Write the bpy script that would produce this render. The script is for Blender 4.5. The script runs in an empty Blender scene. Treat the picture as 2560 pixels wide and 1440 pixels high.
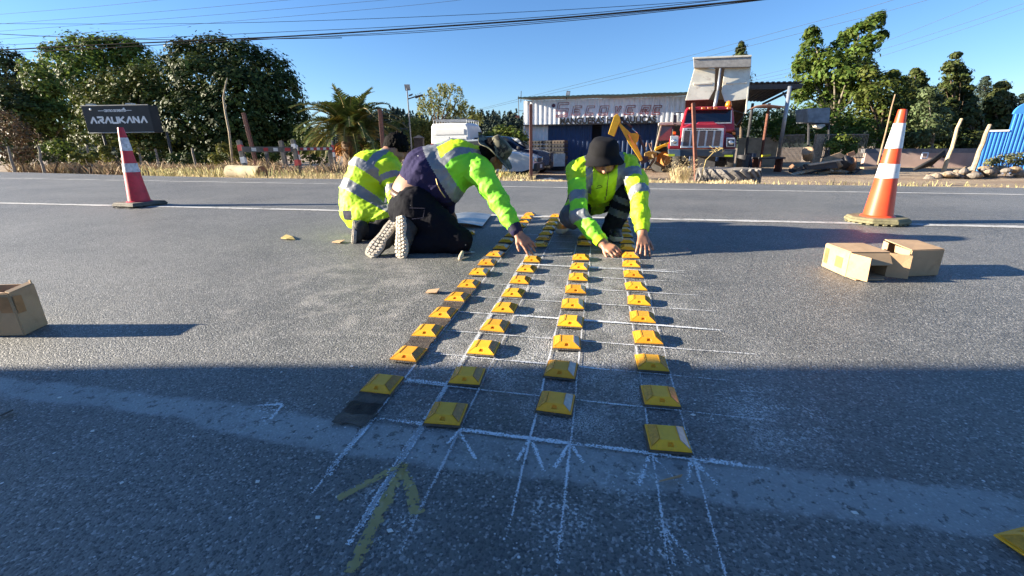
import bpy, bmesh, math, random
import numpy as np
from mathutils import Vector, Matrix, noise
random.seed(7); RNG = np.random.default_rng(7)
C = bpy.context.scene.collection
SC = bpy.context.scene
R = math.radians

# ------------------------------------------------------------------ camera
F_PX, CAM_H, PITCH, ROLL, YAW = 1110.0, 0.76, math.atan(352/1110.0), 0.012, R(11.2)
def ray(px, py):
    """direction through a photo pixel, scaled so that its depth along the lens axis is 1 m"""
    x, y = px-1280.0, 720.0-py
    c, s = math.cos(ROLL), math.sin(ROLL)
    xr, yr = c*x+s*y, -s*x+c*y
    d = (xr/F_PX, math.cos(PITCH)+yr/F_PX*math.sin(PITCH), -math.sin(PITCH)+yr/F_PX*math.cos(PITCH))
    c, s = math.cos(YAW), math.sin(YAW)
    return Vector((c*d[0]-s*d[1], s*d[0]+c*d[1], d[2]))
CAM = Vector((0, 0, CAM_H))
def P(px, py, Z): return CAM + ray(px, py)*Z
def G(px, py, k=0.032, z0=0.0):
    d = ray(px, py); return CAM + d*((z0-CAM_H)/(d.z-k*d.y))
fw = ray(1280, 720); rt = (ray(1281, 720)-fw).normalized(); up = (ray(1280, 719)-fw).normalized()
camd = bpy.data.cameras.new('camera'); cam = bpy.data.objects.new('camera', camd); C.objects.link(cam)
camd.sensor_width = 36; camd.lens = 36*F_PX/2560; camd.clip_start = 0.03; camd.clip_end = 3000
mw = Matrix.Identity(4)
for i, v in enumerate((rt, up, -fw.normalized())):
    for j in range(3): mw[j][i] = v[j]
mw.translation = CAM; cam.matrix_world = mw; SC.camera = cam
HEAD = Vector((-math.sin(YAW), math.cos(YAW), 0)); RIGHT = Vector((math.cos(YAW), math.sin(YAW), 0)); UP = Vector((0, 0, 1))

# ------------------------------------------------------------------ light
SUN_EL, SUN_OFF = R(15.5), R(2.2)
trav = (RIGHT*math.cos(SUN_OFF)-HEAD*math.sin(SUN_OFF))*math.cos(SUN_EL) - UP*math.sin(SUN_EL)
sl = bpy.data.lights.new('sun', 'SUN'); so = bpy.data.objects.new('sun', sl); C.objects.link(so)
sl.energy = 5.0; sl.angle = R(0.5); sl.color = (1.0, 0.88, 0.70)
so.rotation_euler = trav.to_track_quat('-Z', 'Y').to_euler(); so.location = (-20, 0, 12)
w = bpy.data.worlds.new('World'); SC.world = w; w.use_nodes = True
nt = w.node_tree; bg = nt.nodes['Background']; sky = nt.nodes.new('ShaderNodeTexSky')
sky.sky_type = 'NISHITA'; sky.sun_disc = False; sky.sun_elevation = SUN_EL
sky.sun_rotation = math.atan2(-trav.x, -trav.y)
sky.altitude = 100; sky.air_density = 1.0; sky.dust_density = 0.15; sky.ozone_density = 4.5
hs = nt.nodes.new('ShaderNodeHueSaturation'); hs.inputs['Saturation'].default_value = 1.06; nt.links.new(sky.outputs[0], hs.inputs['Color'])
tint = nt.nodes.new('ShaderNodeMix'); tint.data_type = 'RGBA'; tint.blend_type = 'MULTIPLY'; tint.inputs[0].default_value = 1; tint.inputs[7].default_value = (.98, .985, 1.09, 1); nt.links.new(hs.outputs[0], tint.inputs[6]); nt.links.new(tint.outputs[2], bg.inputs[0]); bg.inputs[1].default_value = 0.052
SC.view_settings.view_transform = 'Standard'; SC.view_settings.look = 'None'
SC.view_settings.exposure = 2.0; SC.view_settings.gamma = 1.0

# ------------------------------------------------------------------ materials
class NT:
    def __init__(s, name):
        s.m = bpy.data.materials.new(name); s.m.use_nodes = True; s.t = s.m.node_tree
        s.b = s.t.nodes['Principled BSDF']; s.out = s.t.nodes['Material Output']
        s.co = s.t.nodes.new('ShaderNodeTexCoord').outputs['Object']
    def n(s, typ, ins=None, **kw):
        nd = s.t.nodes.new(typ)
        for k, v in kw.items(): setattr(nd, k, v)
        for k, v in (ins or {}).items():
            if isinstance(v, bpy.types.NodeSocket): s.t.links.new(v, nd.inputs[k])
            else: nd.inputs[k].default_value = v
        return nd
    def link(s, a, b): s.t.links.new(a, b)
    def noise(s, scale, detail=3, rough=.55, vec=None, dist=0): return s.n('ShaderNodeTexNoise', {'Vector': vec or s.co, 'Scale': scale, 'Detail': detail, 'Roughness': rough, 'Distortion': dist}).outputs['Fac']
    def voro(s, scale, out='Distance', feature='F1', vec=None): return s.n('ShaderNodeTexVoronoi', {'Vector': vec or s.co, 'Scale': scale}, feature=feature).outputs[out]
    def math(s, op, a, b=0.0, c=0.0): return s.n('ShaderNodeMath', {0: a, 1: b, 2: c}, operation=op).outputs[0]
    def ramp(s, v, a, b, oa=0.0, ob=1.0): return s.n('ShaderNodeMapRange', {'Value': v, 'From Min': a, 'From Max': b, 'To Min': oa, 'To Max': ob}, interpolation_type='SMOOTHSTEP').outputs[0]
    def mix(s, f, a, b, blend='MIX'):
        nd = s.n('ShaderNodeMix', data_type='RGBA', blend_type=blend)
        for k, v in ((0, f), (6, a), (7, b)):
            if isinstance(v, bpy.types.NodeSocket): s.t.links.new(v, nd.inputs[k])
            else: nd.inputs[k].default_value = v if k == 0 else (*v[:3], 1)
        return nd.outputs[2]
    def sep(s, vec): return s.n('ShaderNodeSeparateXYZ', {0: vec}).outputs
    def bump(s, h, strength, dist=.01, normal=None):
        d = {'Height': h, 'Strength': strength, 'Distance': dist}
        if normal: d['Normal'] = normal
        return s.n('ShaderNodeBump', d).outputs[0]

MATS = {}
def M(name, col, rough=.6, metal=0, var=.15, vs=6, col2=None, bump=0, bs=60, isl=0, transl=0, spec=.5, dirt=0, dirtcol=(.16, .12, .08), coat=0, orand=0):
    if name in MATS: return MATS[name]
    t = NT(name); b = t.b
    c2 = col2 or tuple(min(1, c*(1+var)) for c in col); c1 = col if col2 else tuple(c*(1-var) for c in col)
    f = t.ramp(t.noise(vs, 4), .3, .7)
    colr = t.mix(f, c1, c2)
    if orand:
        ov = t.n('ShaderNodeObjectInfo').outputs['Random']; colr = t.n('ShaderNodeHueSaturation', {'Hue': t.ramp(ov, 0, 1, .493, .507), 'Value': t.ramp(t.math('FRACT', t.math('MULTIPLY', ov, 5.7)), 0, 1, 1-orand, 1.02), 'Color': colr}).outputs[0]
    if isl:
        ri = t.n('ShaderNodeNewGeometry').outputs['Random Per Island']
        hsv = t.n('ShaderNodeHueSaturation', {'Hue': t.ramp(ri, 0, 1, .5-isl*.07, .5+isl*.05), 'Saturation': 1.0, 'Value': t.ramp(t.math('FRACT', t.math('MULTIPLY', ri, 7.31)), 0, 1, 1-isl, 1+isl), 'Color': colr})
        colr = hsv.outputs[0]
    if dirt:
        df = t.ramp(t.noise(vs*1.7, 6, .65), .62-dirt*.25, .75); colr = t.mix(t.math('MULTIPLY', df, min(1, dirt*1.3)), colr, dirtcol)
    t.link(colr, b.inputs['Base Color'])
    b.inputs['Roughness'].default_value = rough; b.inputs['Metallic'].default_value = metal
    b.inputs['Specular IOR Level'].default_value = spec; b.inputs['Coat Weight'].default_value = coat
    if bump: t.link(t.bump(t.noise(bs, 4), bump, .01), b.inputs['Normal'])
    if transl:
        tr = t.n('ShaderNodeBsdfTranslucent'); t.link(colr, tr.inputs[0])
        mx = t.n('ShaderNodeMixShader', {0: transl}); t.link(b.outputs[0], mx.inputs[1]); t.link(tr.outputs[0], mx.inputs[2]); t.link(mx.outputs[0], t.out.inputs[0])
    MATS[name] = t.m; return t.m

def glassmat(name, tint=(.03, .04, .05), rough=.05):
    if name in MATS: return MATS[name]
    t = NT(name); t.b.inputs['Base Color'].default_value = (*tint, 1); t.b.inputs['Roughness'].default_value = rough
    t.b.inputs['Specular IOR Level'].default_value = .8
    MATS[name] = t.m; return t.m

# ------------------------------------------------------------------ objects
ORG = {}
def setp(o, label=None, cat=None, group=None, kind=None):
    if label: o['label'] = label
    if cat: o['category'] = cat
    if group: o['group'] = group
    if kind: o['kind'] = kind
    return o
def T(name, label, cat, loc, group=None):
    o = bpy.data.objects.new(name, None); C.objects.link(o); o.location = loc; o.empty_display_size = .1
    ORG[o.name] = Vector(loc); return setp(o, label, cat, group)
def link(name, me, mats, parent=None, org=None):
    if not isinstance(mats, (list, tuple)): mats = [mats]
    for m in mats: me.materials.append(m)
    o = bpy.data.objects.new(name, me); C.objects.link(o)
    if parent is not None:
        o.parent = parent; ORG[o.name] = ORG[parent.name]
    else:
        ORG[o.name] = Vector(org) if org else Vector((0, 0, 0)); o.location = ORG[o.name]
    return o
class MB:
    def __init__(s): s.bm = bmesh.new(); s.mi = 0
    def face(s, vs):
        try:
            f = s.bm.faces.new(vs); f.material_index = s.mi; return f
        except ValueError: return None
    def poly(s, pts): return s.face([s.bm.verts.new(p) for p in pts])
    def hexa(s, a, b):
        """a, b: matching rings of points"""
        n = len(a); va = [s.bm.verts.new(p) for p in a]; vb = [s.bm.verts.new(p) for p in b]
        s.face(va[::-1]); s.face(vb)
        for i in range(n): s.face([va[i], va[(i+1) % n], vb[(i+1) % n], vb[i]])
        return s
    def box(s, c, size, X=None, Y=None, Zv=None):
        X = X or Vector((1, 0, 0)); Y = Y or Vector((0, 1, 0)); Zv = Zv or X.cross(Y)
        c = Vector(c); x, y, z = X*size[0]/2, Y*size[1]/2, Zv*size[2]/2
        return s.hexa([c-x-y-z, c+x-y-z, c+x+y-z, c-x+y-z], [c-x-y+z, c+x-y+z, c+x+y+z, c-x+y+z])
    def prism(s, pts, vec): 
        pts = [Vector(p) for p in pts]; return s.hexa(pts, [p+vec for p in pts])
    def tube(s, pts, r, n=8, caps=True):
        pts = [Vector(p) for p in pts]; rs = r if isinstance(r, (list, tuple)) else [r]*len(pts)
        prev = None; rings = []
        ref = None
        for i, p in enumerate(pts):
            d = (pts[min(i+1, len(pts)-1)]-pts[max(i-1, 0)]).normalized()
            if ref is None: ref = d.orthogonal().normalized()
            u = (ref-d*ref.dot(d))
            u = u.normalized() if u.length > 1e-6 else d.orthogonal().normalized()
            ref = u; v = d.cross(u)
            rings.append([s.bm.verts.new(p+(u*math.cos(a)+v*math.sin(a))*rs[i]) for a in [2*math.pi*k/n for k in range(n)]])
        for a, b in zip(rings, rings[1:]):
            for k in range(n): s.face([a[k], a[(k+1) % n], b[(k+1) % n], b[k]])
        if caps: s.face(rings[0][::-1]); s.face(rings[-1])
        return s
    def cyl(s, a, b, r0, r1=None, n=12): return s.tube([a, b], [r0, r0 if r1 is None else r1], n)
    def ball(s, c, r, n=10):
        r = r if isinstance(r, (list, tuple)) else (r, r, r); c = Vector(c); rows = []
        for i in range(1, n):
            th = math.pi*i/n
            rows.append([s.bm.verts.new(c+Vector((r[0]*math.sin(th)*math.cos(2*math.pi*k/(2*n)), r[1]*math.sin(th)*math.sin(2*math.pi*k/(2*n)), r[2]*math.cos(th)))) for k in range(2*n)])
        t = s.bm.verts.new(c+Vector((0, 0, r[2]))); b = s.bm.verts.new(c-Vector((0, 0, r[2])))
        for a, bb in zip(rows, rows[1:]):
            for k in range(2*n): s.face([a[k], bb[k], bb[(k+1) % (2*n)], a[(k+1) % (2*n)]])
        for k in range(2*n):
            s.face([t, rows[0][k], rows[0][(k+1) % (2*n)]]); s.face([b, rows[-1][(k+1) % (2*n)], rows[-1][k]])
        return s
    def lathe(s, prof, c, axis=UP, n=24, closed=False, warp=None):
        """prof: (radius, height) along axis"""
        c = Vector(c); axis = axis.normalized(); u = axis.orthogonal().normalized(); v = axis.cross(u); rings = []
        for j, (r, h) in enumerate(prof):
            ring = []
            for k in range(n):
                a = 2*math.pi*k/n; p = c+axis*h+(u*math.cos(a)+v*math.sin(a))*r
                if warp: p = warp(p, r, h, a)
                ring.append(s.bm.verts.new(p))
            rings.append(ring)
        pr = list(zip(rings, rings[1:]))+([(rings[-1], rings[0])] if closed else [])
        for a, b in pr:
            for k in range(n): s.face([a[k], a[(k+1) % n], b[(k+1) % n], b[k]])
        if not closed: s.face(rings[0][::-1]); s.face(rings[-1])
        return s
    def build(s, name, mats, parent=None, smooth=False, bevel=0, org=None, segs=1, autos=None):
        bmesh.ops.recalc_face_normals(s.bm, faces=s.bm.faces)
        if bevel:
            es = [e for e in s.bm.edges if len(e.link_faces) == 2 and e.calc_face_angle(0) > R(25)]
            bmesh.ops.bevel(s.bm, geom=es, offset=bevel, segments=segs, affect='EDGES', profile=.5, clamp_overlap=True)
        o0 = ORG[parent.name] if parent is not None else (Vector(org) if org else Vector((0, 0, 0)))
        bmesh.ops.translate(s.bm, verts=s.bm.verts, vec=-o0)
        me = bpy.data.meshes.new(name); s.bm.to_mesh(me); s.bm.free()
        if smooth: me.shade_smooth()
        o = link(name, me, mats, parent, org)
        if autos: me.set_sharp_from_angle(angle=R(autos))
        return o
def npmesh(name, V, Fq, mats, parent=None, org=None, smooth=False, midx=None):
    """fast mesh from numpy arrays (quads or tris)"""
    o0 = ORG[parent.name] if parent is not None else (Vector(org) if org else Vector((0, 0, 0)))
    V = np.asarray(V, dtype=np.float32)-np.array(o0, dtype=np.float32); Fq = np.asarray(Fq, dtype=np.int32)
    me = bpy.data.meshes.new(name); k = Fq.shape[1]
    me.vertices.add(len(V)); me.vertices.foreach_set('co', V.ravel())
    me.loops.add(Fq.size); me.loops.foreach_set('vertex_index', Fq.ravel())
    me.polygons.add(len(Fq)); me.polygons.foreach_set('loop_start', np.arange(0, Fq.size, k, dtype=np.int32))
    if midx is not None: me.polygons.foreach_set('material_index', np.asarray(midx, dtype=np.int32))
    me.update(calc_edges=True); me.validate()
    if smooth: me.shade_smooth()
    return link(name, me, mats, parent, org)
def textmesh(s, size, mat, name, parent, o, X, Y, extr=.004, bold=0, align='CENTER', width=None):
    """flat lettering: baseline origin o, X reading direction, Y up"""
    cu = bpy.data.curves.new(name, 'FONT'); cu.body = s; cu.size = size; cu.align_x = align; cu.extrude = extr; cu.offset = bold
    to = bpy.data.objects.new(name+'_tmp', cu); C.objects.link(to); bpy.context.view_layer.update()
    me = bpy.data.meshes.new_from_object(to); C.objects.unlink(to); bpy.data.objects.remove(to)
    me.materials.clear(); sx = 1.0
    if width:
        xs = [v.co.x for v in me.vertices]; sx = width/(max(xs)-min(xs))
    Zv = X.cross(Y); o0 = ORG[parent.name]
    for v in me.vertices: v.co = Vector(o)+X*v.co.x*sx+Y*v.co.y+Zv*v.co.z-o0
    return link(name, me, mat, parent)

def interp(x, pts):
    if x <= pts[0][0]: return pts[0][1]
    for (a, ya), (b, yb) in zip(pts, pts[1:]):
        if x <= b: return ya+(yb-ya)*(x-a)/(b-a)
    return pts[-1][1]
EDGE = [(-60, 15.5), (-20, 11.95), (-8.3, 9.3), (-1.7, 8.75), (3.15, 8.05), (5.85, 7.65), (40, 3.6)]
MIDL = [(-60, 6.6), (-20, 5.0), (-7.7, 4.47), (-2.76, 4.33), (-.8, 4.19), (3.2, 4.09), (40, 2.9)]
LANE2 = [(-60, 12.0), (-15, 8.95), (-4.76, 7.68), (-1.45, 7.36), (5.12, 6.65), (40, 3.2)]
def road_z(x, y):
    m = interp(x, MIDL); return .032*max(-1.5, min(y, m))
def ground_z(x, y):
    t = y-interp(x, EDGE)
    if t < 0: return road_z(x, y)-.03
    return interp(t, [(0, .118), (.5, .10), (1.6, -.02), (3.5, -.22), (6, -.36), (9, -.42), (40, -.45), (90, -.3)])+.03*noise.noise(Vector((x*.7, y*.7, 0)))*min(1, t)
def GZ(px, Z):
    """ground point below a photo column at depth Z"""
    p = P(px, 400, Z); return Vector((p.x, p.y, ground_z(p.x, p.y)))
# ------------------------------------------------------------------ asphalt, markings, ground
def asphalt():
    t = NT('asphalt'); x, y, z = t.sep(t.co)
    big = t.ramp(t.noise(.8, 5, .62), .34, .66); mid = t.ramp(t.noise(7, 4, .6), .3, .7)
    col = t.mix(big, (.108, .112, .106), (.180, .181, .168)); col = t.mix(t.math('MULTIPLY', mid, .35), col, (.225, .225, .21))
    cell = t.voro(190, 'Color'); cv = t.sep(cell)[0]; cw = t.sep(cell)[1]
    col = t.mix(t.ramp(cv, .0, .55, .75, 0), col, (.045, .046, .05))
    col = t.mix(t.ramp(cw, .80, .99, 0, .75), col, (.42, .41, .39))
    pits = t.ramp(t.noise(90, 2), .30, .40, 1, 0); col = t.mix(t.math('MULTIPLY', pits, .7), col, (.03, .03, .035))
    # ground-off edge line: a pale band with dark pits
    wob = t.math('MULTIPLY_ADD', t.noise(9, 5, .7), .09, -.045)
    yy = t.math('ADD', y, wob)
    wide = t.ramp(x, -1.3, -.6, .06, 0)
    band = t.math('MULTIPLY', t.ramp(t.math('SUBTRACT', yy, wide), .825, .855), t.ramp(t.math('SUBTRACT', yy, t.math('MULTIPLY', wide, .3)), .955, .985, 1, 0))
    bp = t.math('MULTIPLY', t.ramp(t.noise(42, 3, .6), .36, .43), t.ramp(t.noise(5, 4, .7), .33, .5, .45, 1))
    bandf = t.math('MULTIPLY', t.math('MULTIPLY', band, bp), .62)
    col = t.mix(bandf, col, (.42, .43, .41))
    # chalk dust left between the studs
    gx = t.math('MULTIPLY', t.ramp(x, -.78, -.5), t.ramp(x, .25, .75, 1, 0)); gy = t.math('MULTIPLY', t.ramp(y, .9, 1.05), t.ramp(y, 2.0, 3.1, 1, .15))
    gm = t.math('MULTIPLY', gx, gy)
    dust = t.math('MULTIPLY', gm, t.math('MULTIPLY', t.ramp(t.noise(4.5, 5, .65), .42, .7), t.ramp(t.noise(230, 2), .46, .60)))
    col = t.mix(t.math('MULTIPLY', dust, .8), col, (.72, .72, .70))
    # older dust to the left, tyre polish to the right
    gl = t.math('MULTIPLY', t.math('MULTIPLY', t.ramp(x, -2.4, -1.2), t.ramp(x, -.9, -.5, 1, 0)), t.math('MULTIPLY', t.ramp(y, 1.2, 1.7), t.ramp(y, 2.2, 2.9, 1, 0)))
    col = t.mix(t.math('MULTIPLY', gl, t.ramp(t.noise(6, 5, .7), .45, .7, 0, .6)), col, (.40, .38, .345))
    for bx_, by_, br_ in ((.17, .72, .10), (.10, .86, .09), (-.44, .74, .08), (-.38, .66, .07), (-.06, .74, .10), (-.92, .96, .12), (.5, 1.2, .25)):
        dd = t.n('ShaderNodeVectorMath', {0: t.co, 1: (bx_, by_, .03)}, operation='DISTANCE').outputs['Value']
        fl_ = t.math('MULTIPLY', t.ramp(dd, br_*.25, br_, 1, 0), t.math('MULTIPLY', t.ramp(t.noise(130, 2), .52, .60), t.ramp(t.noise(16, 4, .7), .42, .62))); col = t.mix(t.math('MULTIPLY', fl_, .9), col, (.75, .77, .76))
    # chalk blobs near the camera and scattered white chips
    chip = t.n('ShaderNodeTexVoronoi', {'Vector': t.co, 'Scale': 26, 'Randomness': 1.0}); cr = t.sep(chip.outputs['Color'])[0]
    cm = t.math('MULTIPLY', t.ramp(chip.outputs['Distance'], .07, .10, 1, 0), t.math('GREATER_THAN', cr, .72))
    cm = t.math('MULTIPLY', cm, t.ramp(y, 1.1, 1.5, 1, .25)); col = t.mix(cm, col, (.75, .75, .72))
    chip2 = t.n('ShaderNodeTexVoronoi', {'Vector': t.co, 'Scale': 75, 'Randomness': 1.0}); cr2 = t.sep(chip2.outputs['Color'])[1]
    cm2 = t.math('MULTIPLY', t.ramp(chip2.outputs['Distance'], .13, .2, 1, 0), t.math('GREATER_THAN', cr2, t.ramp(t.noise(2.5, 4, .7),   .35, .68, .985, .62)))
    col = t.mix(t.math('MULTIPLY', cm2, t.ramp(y, 2, 3.5, .85, .3)), col, (.6, .6, .58))
    # dark oil drips and faint tyre tracks along the lanes
    sx = t.n('ShaderNodeMapping', {'Vector': t.co, 'Scale': (.12, 1, 1)}).outputs[0]
    trk = t.ramp(t.noise(1.6, 3, .5, sx), .42, .62, 0, .28); col = t.mix(t.math('MULTIPLY', trk, .5), col, (.075, .078, .078))
    ol = t.ramp(t.noise(1.4, 5, .7), .64, .72, 0, .3); col = t.mix(ol, col, (.06, .058, .06))
    t.link(col, t.b.inputs['Base Color']); t.b.inputs['Roughness'].default_value = .55; t.b.inputs['Specular IOR Level'].default_value = .45
    h = t.math('ADD', t.math('MULTIPLY', t.noise(120, 4, .7), 1.0), t.math('MULTIPLY', t.voro(190), -.5))
    flat = t.math('SUBTRACT', 1, t.math('MULTIPLY', bandf, .9))
    t.link(t.bump(t.math('MULTIPLY', h, flat), .75, .006), t.b.inputs['Normal']); return t.m
A_M = asphalt()
def strip_mesh(name, mat, xs, ylo, yhi, zf, dz=0.0):
    V = []; 
    for x in xs: V += [(x, ylo(x), zf(x, ylo(x))+dz), (x, yhi(x), zf(x, yhi(x))+dz)]
    Fq = [(2*i, 2*i+2, 2*i+3, 2*i+1) for i in range(len(xs)-1)]
    return npmesh(name, V, Fq, mat)
# one road sheet: rows across, columns along
xs = list(np.linspace(-60, 40, 101)); V = []; rows = 12
for x in xs:
    m, e = interp(x, MIDL), interp(x, EDGE)+.10*noise.noise(Vector((x*1.3, 0, 3)))
    for yv in [-9, -1.5, 0, 1, 2, 3, m, m+.3, (m+e)/2, e-.6, e-.1, e]:
        V.append((x, yv, .032*max(-1.5, min(yv, m))))
Fq = [(i*rows+j, (i+1)*rows+j, (i+1)*rows+j+1, i*rows+j+1) for i in range(len(xs)-1) for j in range(rows-1)]
setp(npmesh('road', V, Fq, A_M), 'grey asphalt road with pale ground off edge line', None, None, 'structure')
def paintmat(name, col, cover=.5, sc=60, a=.8, edge=0):
    t = NT(name); t.link(t.mix(t.noise(20, 3), col, tuple(c*.8 for c in col)), t.b.inputs['Base Color']); t.b.inputs['Roughness'].default_value = .8
    wear = t.ramp(t.noise(sc, 4, .7), cover-.08, cover+.08, 0, a)
    if edge:
        cv = t.n('ShaderNodeAttribute', attribute_name='cov').outputs['Fac']; s_ = t.math('ADD', t.math('MULTIPLY_ADD', t.noise(sc, 3, .6), 2.4, -1.2), t.math('ADD', t.math('MULTIPLY', cv, .62), t.math('MULTIPLY_ADD', t.noise(7, 4, .7), 1.3, -.65)))
        wear = t.ramp(s_, cover-.06, cover+.07, 0, a)
    else: wear = t.math('MULTIPLY', wear, t.ramp(t.noise(5, 4, .6), .25, .5, .35, 1))
    tr = t.n('ShaderNodeBsdfTransparent'); mx = t.n('ShaderNodeMixShader', {0: wear}); t.link(tr.outputs[0], mx.inputs[1]); t.link(t.b.outputs[0], mx.inputs[2]); t.link(mx.outputs[0], t.out.inputs[0]); return t.m
PW = paintmat('worn white road paint', (.62, .62, .60), .38, 30, .9)
CHALK = paintmat('blue white chalk', (.80, .84, .86), .26, 230, .95, 1)
CHALK2 = paintmat('thin chalk', (.78, .80, .81), .36, 230, .90, 1)
YSP = paintmat('yellow spray paint', (.62, .47, .14), .05, 90, .55, 1)
def line_obj(name, label, pts_w, mat, wid, dz=.004):
    """flat painted strip following points on the road"""
    mb = MB(); ca_ = []; pow_ = mat in (CHALK, CHALK2, YSP)
    for a, b in pts_w:
        a = Vector((a[0], a[1], 0)); b = Vector((b[0], b[1], 0)); d = (b-a); L = d.length; d.normalize(); nrm = Vector((-d.y, d.x, 0)); n = max(1, int(L/.12))
        prev = None
        for i in range(n+1):
            p = a+d*L*i/n; wv = wid*(.8+.5*noise.noise(p*9))*.5; off = .004*noise.noise(p*5+Vector((9, 0, 0)))
            e_ = 1.9 if pow_ else 1; q = [p+nrm*(wv*e_+off), p+nrm*off, p+nrm*(-wv*e_+off)]
            for v in q: v.z = road_z(v.x, v.y)+dz
            q = [mb.bm.verts.new(v) for v in q]; ce_ = .55+.45*min(1, 7*min(i, n-i)*L/n); ca_.extend((0.0, ce_, 0.0))
            if prev: mb.face([prev[0], prev[1], q[1], q[0]]); mb.face([prev[1], prev[2], q[2], q[1]])
            prev = q
    o = mb.build(name, mat)
    at_ = o.data.attributes.new('cov', 'FLOAT', 'POINT'); at_.data.foreach_set('value', ca_)
    return setp(o, label, None, None, 'structure')
def polyl(fn, x0, x1, n): 
    q = [(x, fn(x)) for x in np.linspace(x0, x1, n)]; return list(zip(q, q[1:]))
line_obj('centre_line', 'worn white line along the middle of the road', polyl(lambda x: interp(x, MIDL)-.02, -45, 30, 60), PW, .10)
line_obj('edge_line', 'white line along the far edge of the road', polyl(lambda x: interp(x, LANE2), -45, 30, 60), PW, .10)
line_obj('shoulder_line', 'faint second line on the far shoulder', polyl(lambda x: interp(x, LANE2)+.62, -45, -3, 30), paintmat('faint road paint', (.4, .4, .39), .5, 30, .55), .10)
# chalk grid
CX = [(-.600, .005, 3.9, .62), (-.450, .009, 4.2, .60), (-.343, .006, 4.3, .58), (-.150, .006, 3.2, .6), (-.045, .006, 3.2, .6), (.150, .006, 4.2, .62), (.250, .007, 4.2, .60)]
segs_thick = [((-.452, .86), (-.447, 2.9)), ((-.60, .80), (-.597, 1.0))]
line_obj('chalk_lines', 'chalk lines snapped along both sides of the stud rows', [((-.602, .70), (-.597, 4.1)), ((-.450, .62), (-.444, 4.2)), ((-.343, .60), (-.342, 4.6)), ((-.345, .60), (-.342, 2.4)), ((-.150, .63), (-.147, 3.3)), ((-.045, .60), (-.046, 3.3)), ((.157, .64), (.149, 4.2)), ((.252, .58), (.254, 4.2))], CHALK2, .0062)
line_obj('chalk_lines', 'thick blue white chalk line beside the leftmost stud row', [((-.450, .60), (-.446, 3.0)), ((-.603, .76), (-.598, 1.0)), ((-.46, .79), (-.447, 1.0))], CHALK, .014)
cl = []
for i in range(17):
    yv = .973+.1985*i; x1 = .38+.28*random.random() if i else .42
    cl.append(((-.60 if i else -.345, yv+(.013 if i else 0)), (x1, yv-.012)))
line_obj('chalk_lines', 'chalk cross lines between the stud rows', cl, CHALK2, .0065, .0055)
line_obj('chalk_lines', 'thick chalk cross line in front of the first studs', [((-.345, .978), (-.04, .973)), ((-.04, .973), (.2, .967)), ((-.59, 1.195), (-.43, 1.19)), ((-.34, 1.775), (.5, 1.752)), ((-.43, 2.56), (.48, 2.515)), ((-.6, .986), (-.45, .986)), ((.25, .965), (.36, .962))], CHALK, .012, .006)
vm = []
for ax, ay, l, r in [(-.342, .973, (-.354, .915), (-.269, .873)), (-.149, .975, (-.170, .885), (-.10, .86)), (-.046, .973, (-.076, .875), (-.008, .905)), (.15, .966, (.116, .853), (.215, .86)), (.248, .965, (.224, .877), (.289, .885))]: vm += [((ax, ay), l), ((ax, ay), r)]
vm += [((-.97, .985), (-.90, 1.0)), ((-.90, 1.0), (-.885, .93)), ((.16, .745), (.196, .675)), ((.158, .75), (.165, .66))]
line_obj('chalk_marks', 'small chalk V marks at the near end of each line', vm, CHALK, .0075, .0065)
line_obj('spray_arrow', 'faded yellow spray painted arrow pointing at the studs', [((-.435, .83), (-.415, .545)), ((-.435, .83), (-.535, .70)), ((-.44, .83), (-.345, .69))], YSP, .018, .007)
# brown adhesive left in the leftmost row
BIT = M('brown bitumen adhesive', (.075, .060, .045), .6, var=.4, vs=30, bump=.5, bs=150)
mb = MB()
def patch(x0, x1, y0, y1, n=7):
    pts = []
    for (ax, ay), (bx, by) in (((x0, y0), (x1, y0)), ((x1, y0), (x1, y1)), ((x1, y1), (x0, y1)), ((x0, y1), (x0, y0))):
        for i in range(n):
            f = i/n; px_, py_ = ax+(bx-ax)*f, ay+(by-ay)*f; j = .011*noise.noise(Vector((px_*60, py_*60, 1)))
            pts.append(Vector((px_+j, py_+j, 0)))
    for p in pts: p.z = road_z(p.x, p.y)+.0085
    mb.poly(pts)
for n_ in (-1, 1, 2, 3, 4): patch(-.700, -.602, 1.148+.2*n_+.045, 1.148+.2*n_+.155)
patch(-.705, -.60, .945, 1.05); patch(-.455, -.345, .99, 1.0)
setp(mb.build('adhesive_strip', BIT), 'brown adhesive patches in the leftmost stud row', None, None, 'structure')
# ground beyond the road
t = NT('dry earth'); x, y, z = t.sep(t.co)
c = t.mix(t.ramp(t.noise(.5, 5, .65), .35, .65), (.36, .28, .19), (.22, .15, .10)); c = t.mix(t.ramp(t.noise(14, 5, .7), .5, .7, 0, .6), c, (.50, .42, .31))
c = t.mix(t.ramp(t.noise(45, 3), .55, .68, 0, .5), c, (.12, .09, .065)); t.link(c, t.b.inputs['Base Color']); t.b.inputs['Roughness'].default_value = .95
t.link(t.bump(t.math('ADD', t.noise(30, 5, .7), t.noise(5, 4)), .8, .05), t.b.inputs['Normal']); EARTH = t.m
V = []; ts = list(np.concatenate([np.linspace(-1.5, 0, 4), np.linspace(.12, 8, 34), np.linspace(9, 60, 18), [90, 150, 400, 1500]])); xs = list(np.linspace(-70, 55, 250)); xs = [-1500, -400, -150]+xs+[120, 400, 1500]
for xv in xs:
    for tv in ts:
        yv = interp(xv, EDGE)+tv; V.append((xv, yv, ground_z(xv, yv)+(.035*noise.noise(Vector((xv*3, yv*3, 0))) if tv > .3 else 0)))
n = len(ts); Fq = [(i*n+j, (i+1)*n+j, (i+1)*n+j+1, i*n+j+1) for i in range(len(xs)-1) for j in range(n-1)]
setp(npmesh('ground', V, Fq, EARTH, smooth=True), 'dry brown earth yard and verge beyond the road', None, None, 'structure')
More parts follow.
